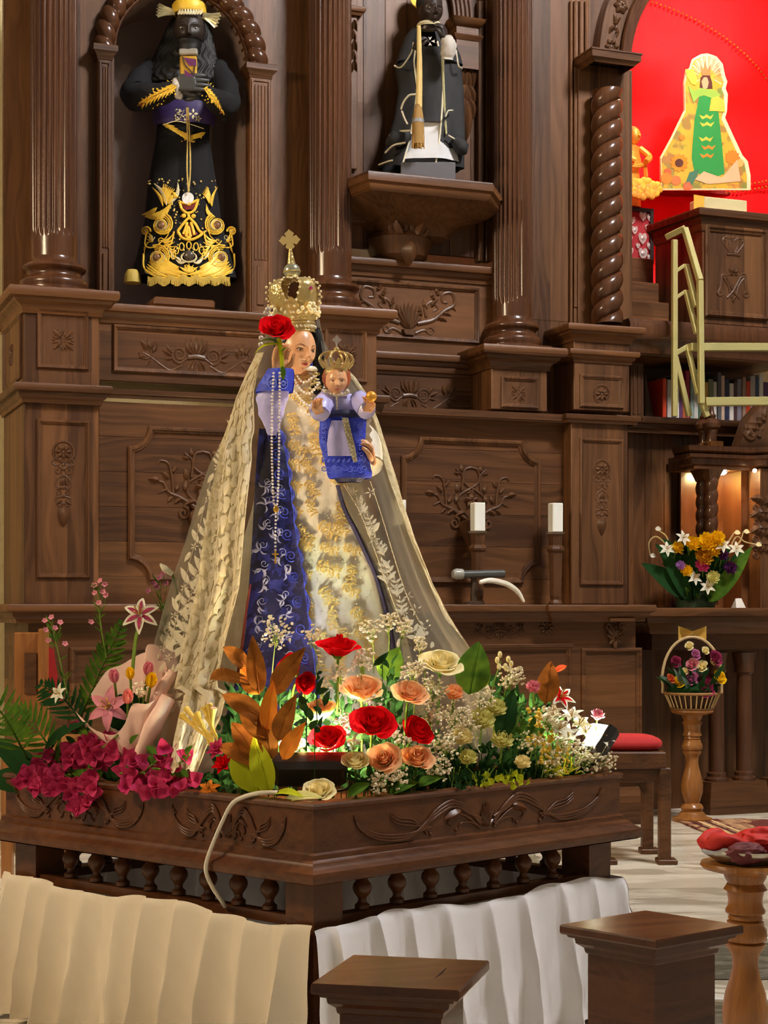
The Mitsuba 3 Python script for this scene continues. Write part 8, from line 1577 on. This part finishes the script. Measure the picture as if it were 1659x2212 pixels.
# white flower and a small glass seen through the balusters
k = thing('white_flower', 'white flower seen under the litter between the right hand balusters', 'flower'); M = MM_(S(1150, 1866, 7.6), (-.2, -.9, .3)); radial(k, 'petal', petal(.06, .05, .6, .3, 7), 6, M, white_p, .9); part(k, 'stem', tube([M[:3, 3], M[:3, 3] + np.array([.01, .02, -.25]), np.array([M[0, 3] + .01, 7.62, ZN + .01])], .006, 6, 10), green_leaf)
def in_bed(p, d=.10): return Polygon(inset4(d)).contains(Point(p[0], p[1]))
def in_cloth(X, Y, z):
    y = HY - z * F / Ys; y = min(y, 1640); c, a, q = body.at(y); k = Ys / F; x = (c - CX) * k
    if ((X - x) / (a * k)) ** 2 + ((Y - Ys) / (a * k * q)) ** 2 < 1.12: return True
    c, a, q = veil.at(y); x = (c - CX) * k; xp = CX + X / Ys * F; l, r = np.interp(y, vL[:, 0], vL[:, 1]), np.interp(y, vR[:, 0], vR[:, 1])
    return (xp < l + 4 or xp > r - 4) and ((X - x) / (a * k)) ** 2 + ((Y - Ys) / (a * k * q)) ** 2 < 1.05
# moss and cut stems that fill the bed between the flowers; some leaves are added to block lamp light
fill = thing('bed_foliage', 'dense green foliage filling the flower bed, some added to block lamp light', 'foliage', None, 'stuff'); ms = []
for i in range(900):
    t, q = FR.random(), FR.random(); p = I0[0] + (I0[1] - I0[0]) * (.04 + .92 * t) + (I0[3] - I0[0]) * (.05 + .9 * q); d_ = min(t, q)
    if not clear(np.append(p, zr), .03) or in_cloth(p[0], p[1], zr) or d_ > .45 or (abs(t - q) < .16 and t < .3): continue
    h = FR.uniform(.03, .08) + .2 * min(1, d_ * 3.2) * FR.random() * (1 if q < .4 else .6); a = np.array([p[0], p[1], zr - .03 + h * .5]); e = a + np.array([FR.uniform(-.06, .06), FR.uniform(-.05, .03), h * .5])
    if in_bed(a, .1) and in_bed(e, .085): ms.append(leaf_mesh(a, e, FR.uniform(.018, .034), (FR.uniform(-.4, .4), -1, .6), .15, 6, 3))
top = lambda x: np.interp(x, [470, 520, 620, 730, 850, 950, 1040, 1120, 1200, 1260, 1330], [1590, 1470, 1450, 1430, 1430, 1440, 1460, 1500, 1520, 1590, 1650])
bot = lambda x: np.interp(x, [470, 690, 1330], [1712, 1730, 1680])
LAMP = P(669, 1652, 5.86)
for i in range(2600):
    x = FR.uniform(470, 1330); f = FR.random(); y = bot(x) + (top(x) - bot(x)) * f
    c_ = abs(x - 680) < 175; Y = Yedge(x) + .03 + (.17 if c_ else .42) * f + FR.uniform(.02, .06 if c_ else .16); p = P(x, y, Y)
    if c_ and i % 2:
        Y = FR.uniform(6.0, 6.15); z_ = FR.uniform(-.62, -.30); p = np.array([(x - CX) * Y / F, Y, z_])  # leaves added behind the lamp to shade the foot of the dress
    elif abs(x - 670) < 105 and (y > 1580 or Y > 5.78): continue
    if p[2] < zr - .02 or not in_bed(p) or not clear(p, .014) or in_cloth(*p): continue
    e = p + np.array([FR.gauss(0, .03), FR.uniform(-.05, .02), FR.uniform(.01, .06)]); e = e if in_bed(e, .085) else p * .5 + e * .5 + (0, .03, .01); ms.append(leaf_mesh(p, e, FR.uniform(.012, .026), (FR.uniform(-.7, .7), -1, FR.uniform(0, .8)), .15, 5, 3))
    if i % 5 == 0: ms.append(tube([p, np.array([p[0], p[1], max(zr - .025, p[2] - .16)])], .0022, 3))
scene[fill] = mikit.ply(cat(ms), dark_leaf, smooth=True)
